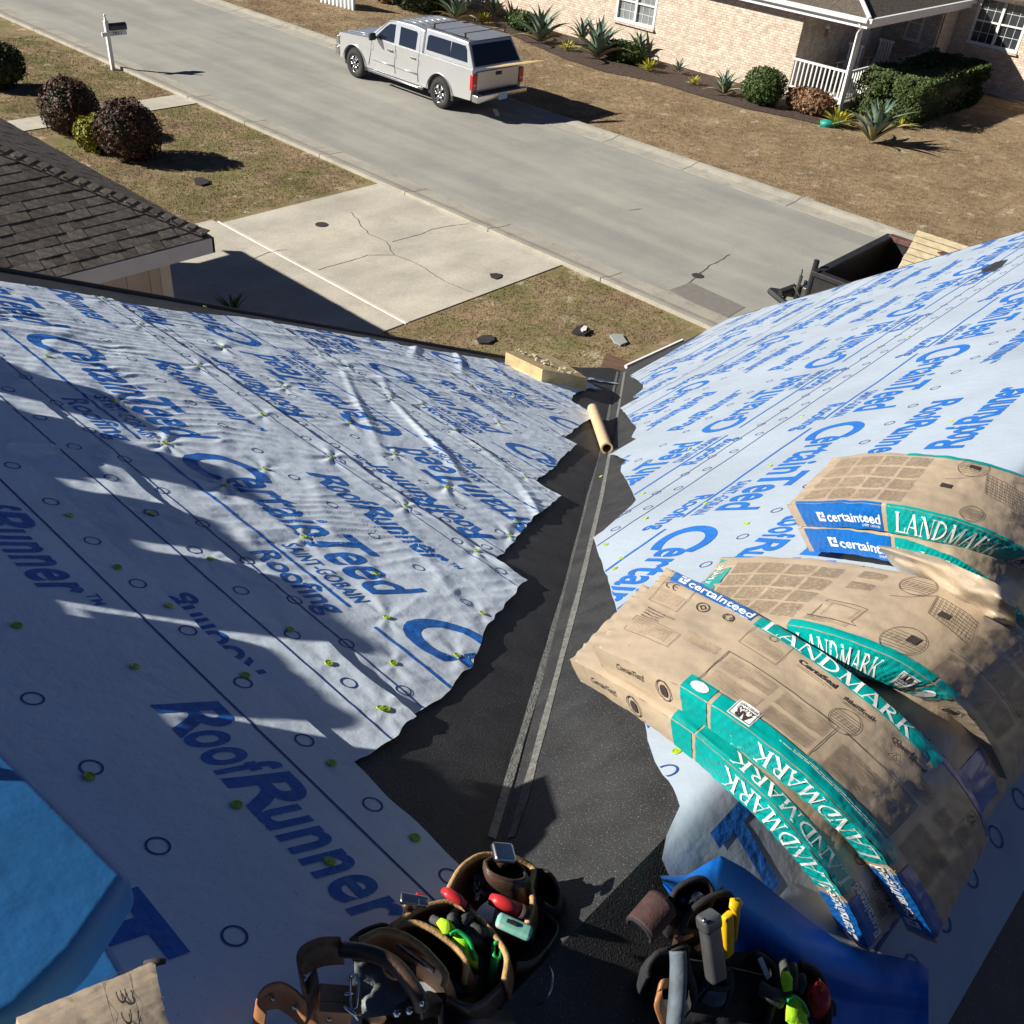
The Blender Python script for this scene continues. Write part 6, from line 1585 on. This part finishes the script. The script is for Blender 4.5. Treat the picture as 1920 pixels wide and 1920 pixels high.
tag(b.build('crumbs', mat('foam_crumb', (.50, .46, .30), .9, .3, 60, bump=.8, bscale=80), t), kind='stuff')
t = thing('cardboard_tube', 'bare cardboard roll core lying in the black valley', 'tube', tuple(onL(1125, 800)))
a = np.array(onL(1111, 766, .055)); c = np.array(onL(1138, 841, .06)); d = c - a; d /= np.linalg.norm(d)
rr, ri = .036, .026; n = 28; s1 = np.cross(d, (0, 0, 1)); s1 /= np.linalg.norm(s1); s2 = np.cross(s1, d); v = []; f = []
for p, r_ in ((a, rr), (c, rr), (c, ri), (a, ri)):
    for k in range(n): v.append(p + (s1 * math.cos(2 * math.pi * k / n) + s2 * math.sin(2 * math.pi * k / n)) * r_)
for j in range(4):
    for k in range(n): f.append((j * n + k, j * n + (k + 1) % n, ((j + 1) % 4) * n + (k + 1) % n, ((j + 1) % 4) * n + k))
o = mesh('tube', v, f, 'cardtube', t, smooth=False); bm = bmesh.new(); bm.from_mesh(o.data); bmesh.ops.recalc_face_normals(bm, faces=bm.faces); bm.to_mesh(o.data); bm.free()
# thin string over the felt
b = MB(); b.tube([onL(*p, u=.01) for p in ((1085, 706), (1110, 711), (1145, 716))], .004, 5); tag(b.build('cord', 'plastic_clear'), 'thin pale cord stretched across the felt beside the block', 'cord')
b = MB(); b.tube([onL(*p, u=.006) for p in ((1010, 1668), (1050, 1652), (1110, 1625), (1160, 1612), (1200, 1590))], .0022, 5); tag(b.build('cord', mat('green_string', (.12, .3, .12), .7, .1, 10)), 'fine green string lying across the black felt between the tool bags', 'cord')
# ================================================================== tool belts
def ZA(zx, zy, u): return Vector(onL(460 + .3646 * zx, 1540 + .3646 * zy, u))
def ZB(zx, zy, u): return Vector(onB(1050 + .3646 * zx, 1540 + .3646 * zy, u))
def smooth_pts(P, n=6):
    P = [Vector(p) for p in P]; out = []
    for i in range(len(P) - 1):
        p0 = P[max(i - 1, 0)]; p1 = P[i]; p2 = P[i + 1]; p3 = P[min(i + 2, len(P) - 1)]
        for k in range(n):
            t = k / n; out.append(.5 * ((2 * p1) + (p2 - p0) * t + (2 * p0 - 5 * p1 + 4 * p2 - p3) * t * t + (-p0 + 3 * p1 - 3 * p2 + p3) * t ** 3))
    out.append(P[-1]); return out
def wall(name, rim, drop, m, parent, th=.005, shrink=.85, edge_m=None, edge_r=.0045, belly=.01, n=6):
    """leather wall hanging from an open rim curve"""
    P = smooth_pts(rim, 7); c = sum(P, Vector()) / len(P); rows = []
    drop = Vector(drop)
    for j in range(n + 1):
        t = j / n; row = []
        for p in P:
            q = c + (p - c) * (1 - (1 - shrink) * t) + drop * t; out = (p - c); out.z = 0; q += out.normalized() * belly * math.sin(math.pi * t); row.append(q)
        rows.append(row)
    k = len(P); v = [p for r_ in rows for p in r_]; o = mesh(name, v, gridfaces(n + 1, k), m, parent, smooth=True)
    s = o.modifiers.new('thick', 'SOLIDIFY'); s.thickness = th; s.offset = 0
    if edge_m:
        b = MB(); b.tube(P, edge_r, 7); b.build('raw_edge', edge_m, parent, True)
    return o
def ribbon(name, P, wid, m, parent, side=(0, 0, 1), th=.004, twist=None):
    P = smooth_pts(P, 7); v = []; side = Vector(side)
    for i, p in enumerate(P): v += [p + side.normalized() * wid / 2, p - side.normalized() * wid / 2]
    o = mesh(name, v, [(2 * i, 2 * i + 2, 2 * i + 3, 2 * i + 1) for i in range(len(P) - 1)], m, parent, smooth=True)
    s = o.modifiers.new('thick', 'SOLIDIFY'); s.thickness = th; s.offset = 0; b = o.modifiers.new('bev', 'BEVEL'); b.width = .001; return o
def tubeo(name, P, r_, m, parent, flat=1., n=10, sm=True):
    b = MB(); b.tube(smooth_pts(P, 5) if sm and len(P) > 2 and not isinstance(r_, list) else P, r_, n, flat=flat); return b.build(name, m, parent, True)
def rbox(name, c, d, rot, m, parent, bev=.004, taper=1.):
    b = MB(); b.box(c, d, rot, taper=taper); return b.build(name, m, parent, bevel=bev, seg=3)
def frame(a, b_, up=(0, 0, 1)):
    x = (Vector(b_) - Vector(a)).normalized(); y = Vector(up).cross(x).normalized(); z = x.cross(y); return Matrix((x, y, z)).transposed()
TB = thing('tool_bag', 'brown leather tool belt with nested pouches, at the left of the two tool belts', 'tool belt', tuple(ZA(900, 600, 0)))
dn = Vector((.02, -.01, -.13))
u0 = .16
# upper pouch
wall('pouch', [ZA(1040, 360, u0), ZA(1095, 260, u0 + .01), ZA(1160, 200, u0 + .01), ZA(1240, 172, u0 + .01), ZA(1390, 190, u0 + .01), ZA(1480, 245, u0), ZA(1465, 330, u0), ZA(1478, 420, u0), ZA(1450, 525, u0 - .01)], dn, 'leather', TB, .006, .82, 'leather_raw', .0052)
wall('pouch', [ZA(1055, 350, u0 - .02), ZA(1120, 430, u0 - .03), ZA(1230, 520, u0 - .03), ZA(1440, 530, u0 - .02)], dn, 'leather', TB, .006, .9)
wall('side_pouch', [ZA(1455, 250, u0 - .01), ZA(1550, 260, u0), ZA(1605, 330, u0), ZA(1615, 400, u0 - .01), ZA(1590, 450, u0 - .02), ZA(1530, 420, u0 - .02)], dn, 'leather_dark', TB, .006, .8, 'leather_dark', .004)
wall('side_pouch', [ZA(1480, 430, u0 - .03), ZA(1560, 480, u0 - .03), ZA(1600, 560, u0 - .04), ZA(1500, 700, u0 - .05), ZA(1390, 730, u0 - .05)], dn * .8, 'leather_dark', TB, .005, .9)
# hammer in its holder
hm = thing('hammer', 'hammer with a silver head standing in the top of the leather tool belt', 'hammer', tuple(ZA(1320, 180, .2)))
r_ = frame(ZA(1270, 160, .22), ZA(1385, 170, .22)); rbox('head', ZA(1328, 162, .225), (.040, .036, .014), r_, 'steel', hm, .006)
tubeo('handle', [ZA(1322, 190, .21), ZA(1320, 260, .15), ZA(1330, 330, .06)], .010, 'leather_dark', hm)
wall('hammer_holder', [ZA(1232, 205, .19), ZA(1260, 262, .19), ZA(1370, 305, .19), ZA(1440, 285, .19), ZA(1400, 215, .19), ZA(1300, 180, .19), ZA(1235, 205, .19)], dn, 'leather_dark', TB, .005, .85, 'leather_dark', .003)
# the three nested rims
wall('pouch', [ZA(745, 545, .135), ZA(815, 500, .14), ZA(900, 450, .145), ZA(1030, 418, .15), ZA(1110, 438, .15), ZA(1200, 500, .15), ZA(1290, 600, .145), ZA(1345, 700, .14), ZA(1332, 815, .13)], dn, 'leather', TB, .006, .85, 'leather_raw', .0052)
wall('pouch', [ZA(735, 555, .13), ZA(850, 522, .14), ZA(950, 552, .145), ZA(1050, 625, .14), ZA(1110, 685, .14), ZA(1135, 740, .135), ZA(1125, 830, .10)], dn, 'leather', TB, .006, .9, 'leather_raw', .0052)
wall('pouch', [ZA(590, 612, .12), ZA(700, 565, .13), ZA(800, 582, .14), ZA(900, 642, .14), ZA(980, 722, .14), ZA(1030, 792, .135), ZA(1020, 850, .12)], dn, 'leather_tan', TB, .006, .9, 'leather_raw', .0056)
wall('pouch', [ZA(1040, 900, .10), ZA(1150, 945, .10), ZA(1240, 900, .10), ZA(1330, 820, .11)], dn * .7, 'leather_dark', TB, .006, .95)
wall('back_panel', [ZA(540, 610, .10), ZA(610, 560, .12), ZA(700, 530, .12), ZA(745, 545, .12)], dn * .7, 'leather_dark', TB, .005, .95, 'leather_dark', .003)
# thick handle and belt
tubeo('carry_handle', [ZA(498, 660, .13), ZA(580, 665, .145), ZA(680, 690, .155), ZA(770, 740, .16), ZA(840, 820, .155), ZA(890, 900, .145), ZA(910, 960, .13)], .0115, 'leather_dark', TB)
ribbon('belt', [ZA(900, 955, .13), ZA(960, 940, .12), ZA(1010, 990, .10), ZA(1000, 1060, .10)], .045, 'leather_dark', TB, (.2, .3, 1))
ribbon('belt', [ZA(500, 665, .12), ZA(400, 670, .12), ZA(310, 710, .11), ZA(280, 770, .10), ZA(300, 860, .10), ZA(330, 960, .09), ZA(370, 1020, .08)], .055, 'leather', TB, (.1, .25, 1))
ribbon('belt', [ZA(100, 1060, .05), ZA(50, 1000, .06), ZA(90, 920, .075), ZA(170, 895, .08), ZA(240, 930, .08), ZA(330, 1000, .08), ZA(540, 1045, .08)], .05, 'leather_tan', TB, (.3, .1, 1))
ribbon('strap', [ZA(330, 800, .115), ZA(345, 880, .12), ZA(350, 950, .11), ZA(340, 1000, .10)], .030, 'leather', TB, (1, .3, .1))
r_ = frame(ZA(420, 840, .12), ZA(560, 850, .12), (.25, .1, 1))
for yy in (870, 915, 965): rbox('strap_end', ZA(488, yy, .125), (.060, .016, .006), r_, 'leather_tan', TB, .002)
b = MB(); q = [ZA(540, 800, .14), ZA(575, 790, .145), ZA(585, 830, .14), ZA(570, 960, .13), ZA(545, 970, .13), ZA(540, 800, .14)]; b.tube(q, .0022, 7); b.tube([ZA(510, 890, .14), ZA(560, 885, .14)], .0022, 7); b.tube([ZA(505, 955, .13), ZA(560, 990, .13), ZA(575, 1020, .12)], .0026, 7); b.build('buckle', 'chrome', TB, True)
b = MB(); b.tube(smooth_pts([ZA(715, 735, .14), ZA(740, 730, .15), ZA(790, 770, .15), ZA(775, 805, .14), ZA(730, 780, .14), ZA(715, 735, .14)], 4), .004, 8); b.build('loop', 'leather_tan', TB, True)
rbox('blade_glint', ZA(880, 700, .10), (.006, .07, .012), frame(ZA(820, 655, .1), ZA(960, 760, .1)) @ Matrix.Rotation(R(90), 3, 'Z'), 'steel', TB, .002)
for zx in (775, 840): tubeo('snap', [ZA(zx, 990 - (zx - 775) * .2, .10), ZA(zx + 4, 985 - (zx - 775) * .2, .115)], [.0055, .0055], 'chrome', TB)
# dark grey bag lining seen inside
U, V = np.meshgrid(np.linspace(0, 1, 30), np.linspace(0, 1, 20), indexing='ij')
P = [ZA(560 + 320 * a, 720 + 300 * b_ - 40 * a, .05 + .03 * float(fbm(a * 4, b_ * 4, 3))) for a, b_ in zip(U.ravel(), V.ravel())]
mesh('bag_lining', P, gridfaces(30, 20), mat('bag_grey', (.22, .25, .26), .7, .2, 20, bump=.5, bscale=40), TB, smooth=True)
P = [ZA(600 + 900 * a, 880 + 260 * b_ , .02 + .05 * math.sin(3.1 * a) + .03 * float(fbm(a * 6, b_ * 4, 3))) for a, b_ in zip(U.ravel(), V.ravel())]
mesh('bag_bottom', P, gridfaces(30, 20), 'leather_dark', TB, smooth=True)
# contents
def tool(name, label, cat, p): return thing(name, label, cat, tuple(p))
t = tool('pliers', 'worn silver pliers head with a red edge poking out of the brown belt', 'pliers', ZA(870, 405, .16))
r_ = frame(ZA(800, 390, .17), ZA(935, 415, .17)); rbox('head', ZA(845, 402, .17), (.032, .018, .010), r_, 'steel', t, .004); rbox('jaw', ZA(905, 398, .172), (.024, .009, .010), r_, 'steel', t, .004); rbox('jaw', ZA(905, 424, .168), (.024, .009, .010), r_, 'steel', t, .004)
rbox('red_edge', ZA(898, 378, .172), (.012, .005, .006), r_, 'red_plastic', t, .001); tubeo('handle', [ZA(830, 420, .16), ZA(850, 500, .12), ZA(880, 580, .05)], .008, 'leather_dark', t)
t = tool('knife', 'red handled cutter in the middle of the brown belt', 'cutter', ZA(1070, 390, .16))
tubeo('handle', [ZA(1015, 352, .17), ZA(1045, 368, .175), ZA(1100, 405, .17), ZA(1135, 432, .165)], [.0055, .0095, .0085, .006], 'red_plastic', t, .6); tubeo('shank', [ZA(1130, 428, .165), ZA(1190, 500, .10)], .007, 'black_plastic', t)
t = tool('chalk_reel', 'red cylindrical handle with a dark end cap in the upper pouch', 'tool', ZA(1350, 430, .16))
tubeo('handle', [ZA(1262, 400, .16), ZA(1300, 412, .165), ZA(1410, 458, .165)], [.0095, .0115, .0115], 'red_plastic', t, n=16, sm=False); tubeo('end_cap', [ZA(1410, 458, .165), ZA(1450, 472, .163)], [.0115, .010], 'burgundy', t, n=16)
t = tool('utility_knife', 'worn turquoise and silver utility knife lying on the brown belt', 'knife', ZA(1380, 540, .16))
r_ = frame(ZA(1295, 500, .17), ZA(1470, 580, .17)); rbox('handle', ZA(1382, 542, .172), (.060, .026, .014), r_, 'turquoise', t, .007); rbox('slider', ZA(1372, 520, .181), (.018, .006, .004), r_, 'black_plastic', t, .001); rbox('nose', ZA(1310, 500, .172), (.010, .016, .012), r_, 'steel', t, .004)
t = tool('plastic_wrap', 'scrap of clear plastic in the upper pouch beside the hammer', 'plastic', ZA(1220, 330, .15))
P = [ZA(1180 + 90 * a + 20 * float(fbm(a * 9, b_ * 7 + 3, 2)), 290 + 100 * b_ + 60 * float(fbm(a * 8, b_ * 8, 2)), .13 + .06 * float(fbm(a * 7 + 2, b_ * 7, 3))) for a, b_ in zip(U.ravel(), V.ravel())]
mesh('film', P, gridfaces(30, 20), 'plastic_clear', t)
# ---- glove: palm with five fingers
def glove(name, label, base, fingers, thumb, cuff, m_palm, m_tip, rp=.022, rf=.009):
    t = thing(name, label, 'glove', tuple(base[0]))
    b = MB(); b.tube(smooth_pts(base, 4), [rp] * (len(smooth_pts(base, 4))), 12, flat=.55); b.build('palm', m_palm, t, True)
    for k, f_ in enumerate(fingers):
        P = smooth_pts(f_, 4); b = MB(); n_ = len(P); b.tube(P, [rf * (1.08 - .35 * i / n_) for i in range(n_)], 9); b.build('finger', m_tip if k % 2 == 0 or len(f_) > 2 else m_palm, t, True)
    P = smooth_pts(thumb, 4); b = MB(); b.tube(P, [rf * 1.15 * (1 - .3 * i / len(P)) for i in range(len(P))], 9); b.build('thumb', m_tip, t, True)
    P = smooth_pts(cuff, 4); b = MB(); b.tube(P, rp * .9, 12, flat=.6); b.build('cuff', m_palm, t, True); return t
glove('work_glove', 'dark grey and lime work glove stuffed into the brown tool belt',
      [ZA(1080, 560, .13), ZA(1130, 570, .14), ZA(1200, 590, .13)],
      [[ZA(1060, 545, .14), ZA(1010, 530, .15), ZA(960, 500, .145)], [ZA(1080, 530, .145), ZA(1060, 500, .155), ZA(1080, 465, .15)], [ZA(1110, 520, .15), ZA(1130, 500, .155), ZA(1150, 490, .15)], [ZA(1150, 535, .145), ZA(1200, 560, .15), ZA(1245, 580, .14)]],
      [ZA(1120, 590, .13), ZA(1080, 600, .12), ZA(1060, 570, .13)], [ZA(1180, 590, .12), ZA(1220, 630, .09), ZA(1240, 680, .05)], 'glove_grey', 'glove_grey', .018, .0085)
t = tool('lime_cuff', 'neon lime glove cuff with a green hem in the brown belt', 'glove', ZA(1130, 620, .12))
tubeo('cuff', [ZA(995, 510, .155), ZA(1035, 545, .155), ZA(1080, 570, .15)], [.006, .012, .005], 'neon', t, .6); tubeo('cuff', [ZA(1070, 590, .14), ZA(1120, 640, .135), ZA(1165, 700, .11), ZA(1180, 760, .06)], [.012, .018, .016, .012], 'neon', t, .6)
b = MB(); b.tube(smooth_pts([ZA(1050, 580, .15), ZA(1090, 565, .155), ZA(1140, 600, .15), ZA(1165, 650, .14), ZA(1178, 710, .12)], 4), .0035, 7); b.build('hem', 'neon_green', t, True)
t = tool('carabiner_clip', 'green loop clip hanging inside the brown belt', 'clip', ZA(1290, 700, .12))
b = MB(); b.tube(smooth_pts([ZA(1275, 640, .14), ZA(1290, 622, .145), ZA(1310, 640, .14), ZA(1305, 700, .13), ZA(1280, 700, .13), ZA(1275, 640, .14)], 4), .0032, 8); b.tube(smooth_pts([ZA(1285, 700, .13), ZA(1270, 780, .09), ZA(1260, 840, .05)], 4), .008, 8, flat=.6); b.build('clip', 'neon_green', t, True)
t = tool('wire_loop', 'thin wire loop standing out at the right of the brown belt', 'wire', ZA(1570, 850, .08))
b = MB(); b.tube(smooth_pts([ZA(1555, 735, .10), ZA(1580, 790, .11), ZA(1570, 870, .10), ZA(1535, 930, .07), ZA(1500, 950, .05)], 5), .0020, 6); b.build('wire', 'steel', t, True)
# ================================================================== right tool belt
RB = thing('tool_bag', 'black nylon tool belt with a silver stapler and yellow handled tools, at the right', 'tool belt', tuple(ZB(700, 700, 0)))
dn2 = Vector((.02, .01, -.12))
# burgundy cylinder loop
a = ZB(410, 560, .12); c = ZB(525, 425, .13); d = (c - a).normalized(); P = []
U, V = np.meshgrid(np.linspace(0, 1, 12), np.linspace(-1.9, 1.9, 16), indexing='ij'); s1 = d.cross(Vector((0, 0, 1))).normalized(); s2 = s1.cross(d)
P = [a + (c - a) * u_ + (s1 * math.sin(v_) + s2 * math.cos(v_)) * .023 for u_, v_ in zip(U.ravel(), V.ravel())]
o = mesh('loop_pouch', P, gridfaces(12, 16), 'burgundy', RB, smooth=True); s = o.modifiers.new('t', 'SOLIDIFY'); s.thickness = .005
for e_ in (a, c):
    b = MB(); b.tube([e_ + (s1 * math.sin(v_) + s2 * math.cos(v_)) * .024 for v_ in np.linspace(-1.9, 1.9, 16)], .0038, 6); b.build('binding', 'nylon', RB, True)
wall('pouch', [ZB(565, 420, .14), ZB(600, 350, .15), ZB(680, 300, .16), ZB(745, 300, .16), ZB(785, 370, .155), ZB(760, 440, .14), ZB(680, 470, .13), ZB(600, 470, .13), ZB(565, 420, .14)], dn2, 'nylon', RB, .006, .85, 'nylon', .005)
wall('pouch', [ZB(625, 570, .14), ZB(660, 480, .15), ZB(740, 410, .16), ZB(830, 370, .16), ZB(880, 390, .155), ZB(870, 470, .14), ZB(760, 560, .13), ZB(625, 570, .14)], dn2, 'leather_dark', RB, .006, .9, 'nylon', .006)
P = [ZB(640 + 200 * u_, 560 - 170 * u_ - 60 * v_, .10 + .02 * v_) for u_ in np.linspace(0, 1, 10) for v_ in np.linspace(-1, 1, 8)]
mesh('flap', P, gridfaces(10, 8), 'leather_dark', RB, smooth=True)
b = MB(); b.tube([ZB(750, 455, .135), ZB(752, 452, .142)], [.0045, .004], 10); b.build('rivet', 'yellow_plastic', RB)
wall('holster', [ZB(575, 660, .13), ZB(610, 645, .14), ZB(655, 650, .14), ZB(650, 700, .13), ZB(670, 800, .12), ZB(690, 900, .11)], dn2 * 1.2, 'nylon', RB, .006, .95, 'nylon', .005)
tubeo('grey_roll', [ZB(605, 665, .135), ZB(610, 750, .13), ZB(605, 880, .12), ZB(590, 1060, .10)], .0145, 'holster', RB)
ribbon('strap', [ZB(650, 670, .14), ZB(655, 760, .14), ZB(685, 850, .13), ZB(690, 940, .12), ZB(640, 1010, .11)], .014, 'nylon', RB, (1, 0, .4))
wall('pouch', [ZB(450, 800, .10), ZB(455, 740, .11), ZB(500, 680, .12), ZB(575, 660, .12)], dn2, 'nylon', RB, .006, .9, 'nylon', .005)
ribbon('strap', [ZB(600, 612, .13), ZB(640, 595, .14), ZB(675, 575, .14)], .012, 'leather_tan', RB, (0, 1, .2))
ribbon('strap', [ZB(695, 660, .13), ZB(730, 640, .135), ZB(760, 605, .13)], .010, 'leather_tan', RB, (0, 1, .2))
ribbon('strap', [ZB(505, 870, .09), ZB(520, 840, .105), ZB(560, 830, .10)], .016, 'leather_tan', RB, (1, .5, .4)); ribbon('strap', [ZB(520, 860, .10), ZB(505, 920, .10), ZB(530, 1000, .09), ZB(555, 1050, .08)], .020, 'leather_tan', RB, (1, 0, .4))
wall('pouch', [ZB(750, 850, .12), ZB(770, 800, .13), ZB(850, 760, .13), ZB(880, 800, .12), ZB(850, 860, .12), ZB(770, 855, .12)], dn2 * 1.2, 'holster', RB, .006, .8, 'nylon', .005)
ribbon('strap', [ZB(850, 760, .13), ZB(880, 850, .12), ZB(850, 950, .11), ZB(790, 1030, .10)], .018, 'nylon', RB, (1, 0, .3))
P = [ZB(470 + 950 * u_, 700 + 420 * v_ - 60 * u_, .035 + .03 * math.sin(3 * u_) + .03 * float(fbm(u_ * 7, v_ * 5, 3))) for u_ in np.linspace(0, 1, 40) for v_ in np.linspace(0, 1, 24)]
mesh('bag_body', P, gridfaces(40, 24), 'nylon', RB, smooth=True)
wall('pouch', [ZB(1060, 1060, .09), ZB(1090, 960, .10), ZB(1110, 850, .11), ZB(1100, 760, .115), ZB(1060, 710, .12), ZB(1000, 680, .12)], dn2, 'nylon', RB, .006, .9, 'nylon', .006)
wall('pouch', [ZB(1235, 735, .12), ZB(1290, 750, .125), ZB(1340, 800, .125), ZB(1370, 880, .12), ZB(1385, 980, .11), ZB(1375, 1060, .10)], dn2, 'burgundy', RB, .007, .9, 'burgundy', .006)
rbox('reflective_tab', ZB(1050, 755, .125), (.036, .010, .003), frame(ZB(1030, 715, .12), ZB(1065, 795, .12)), 'plastic_clear', RB, .001)
t = tool('staple_hammer', 'long grey metal stapler standing in the black belt', 'stapler', ZB(780, 650, .17))
a, c = ZB(765, 505, .215), ZB(805, 815, .15); r_ = frame(a, c); rbox('body', (a + c) / 2, ((c - a).length, .033, .026), r_, 'grey_metal', t, .008)
rbox('head', a + (c - a) * .03, (.028, .037, .030), r_, 'grey_metal', t, .008); tubeo('screw', [ZB(742, 512, .232), ZB(742, 510, .236)], [.004, .004], 'steel', t)
t = tool('putty_knife', 'yellow round ended handle with a hole, rightmost tool in the black belt', 'tool', ZB(900, 430, .19))
tubeo('handle', [ZB(902, 395, .205), ZB(905, 430, .205), ZB(912, 470, .195), ZB(900, 600, .13)], [.009, .0135, .009, .008], 'yellow_plastic', t, .5, sm=False); b = MB(); b.tube([ZB(905, 402, .211), ZB(905, 401, .213)], .0025, 10); b.build('hole', 'black_plastic', t)
t = tool('snap_knife', 'yellow knife handle beside the grey stapler', 'knife', ZB(865, 500, .17))
a, c = ZB(862, 475, .195), ZB(862, 690, .12); r_ = frame(a, c); rbox('handle', (a + c) / 2, ((c - a).length, .024, .014), r_, 'yellow_plastic', t, .006)
t = tool('measuring_tape', 'small silver clamp hook inside the round black pouch', 'clamp', ZB(700, 410, .12))
tubeo('hook', [ZB(650, 430, .12), ZB(680, 400, .14), ZB(700, 375, .145), ZB(730, 390, .14), ZB(740, 415, .12)], .0075, 'steel', t); rbox('body', ZB(685, 425, .12), (.030, .018, .012), frame(ZB(650, 430, .12), ZB(720, 410, .12)), 'steel', t, .004)
rbox('blue_tab', ZB(632, 408, .125), (.009, .009, .006), Matrix.Identity(3), 'royal', t, .001)
glove('work_glove', 'neon lime work glove with dark fingers in the black belt',
      [ZB(1160, 950, .12), ZB(1190, 960, .125), ZB(1235, 1010, .12)],
      [[ZB(1160, 900, .13), ZB(1090, 880, .14), ZB(1030, 840, .135)], [ZB(1170, 860, .135), ZB(1160, 790, .15), ZB(1145, 710, .14)], [ZB(1195, 850, .135), ZB(1200, 790, .145), ZB(1200, 735, .14)], [ZB(1220, 870, .13), ZB(1245, 830, .14), ZB(1240, 790, .135)]],
      [ZB(1130, 930, .12), ZB(1070, 900, .125), ZB(1030, 870, .12)], [ZB(1200, 980, .12), ZB(1235, 1040, .10), ZB(1250, 1100, .06)], 'neon', 'glove_grey', .026, .0095)
t = tool('lime_patch', 'lime back of the glove with a green hem beside the red bottle', 'glove', ZB(1165, 830, .15))
tubeo('patch', [ZB(1160, 770, .158), ZB(1165, 810, .158), ZB(1170, 870, .15)], [.005, .011, .009], 'neon', t, .4); b = MB(); b.tube(smooth_pts([ZB(1165, 920, .155), ZB(1210, 905, .155), ZB(1255, 945, .145), ZB(1275, 1000, .13)], 4), .0035, 7); b.build('hem', 'neon_green', t, True)
t = tool('chalk_bottle', 'red bottle with a red spout cap in the right pouch of the black belt', 'bottle', ZB(1330, 900, .12))
tubeo('body', [ZB(1330, 880, .13), ZB(1330, 940, .09), ZB(1340, 1000, .04)], [.019, .021, .019], 'red_plastic', t, n=18, sm=False); tubeo('cap', [ZB(1335, 895, .135), ZB(1335, 885, .145)], [.017, .015], 'red_plastic', t, n=18); rbox('spout', ZB(1338, 850, .155), (.012, .008, .018), Matrix.Identity(3), 'red_plastic', t, .002)

# rivets and stitching on the leather
for zx, zy, u in ((300, 800, .113), (318, 930, .10), (140, 915, .082), (250, 960, .084), (430, 1020, .084), (520, 655, .135), (905, 940, .147)):
    b = MB(); p = ZA(zx, zy, u); b.tube([p, p + Vector((.001, 0, .004))], [.0042, .003], 10); b.build('rivet', 'chrome', TB, True)
b = MB()
for rim in ([ZA(1060, 372, .143), ZA(1110, 275, .148), ZA(1170, 218, .149), ZA(1245, 190, .149)], [ZA(640, 606, .112), ZA(720, 582, .118), ZA(800, 596, .126), ZA(895, 655, .126), ZA(972, 735, .126)], [ZA(1210, 520, .135), ZA(1282, 610, .132), ZA(1330, 705, .128)]):
    P = smooth_pts(rim, 8)
    for i in range(0, len(P) - 1, 2): b.tube([P[i], P[i + 1]], .0009, 4)
tag(b.build('stitching', 'leather_raw', TB), kind='stuff')
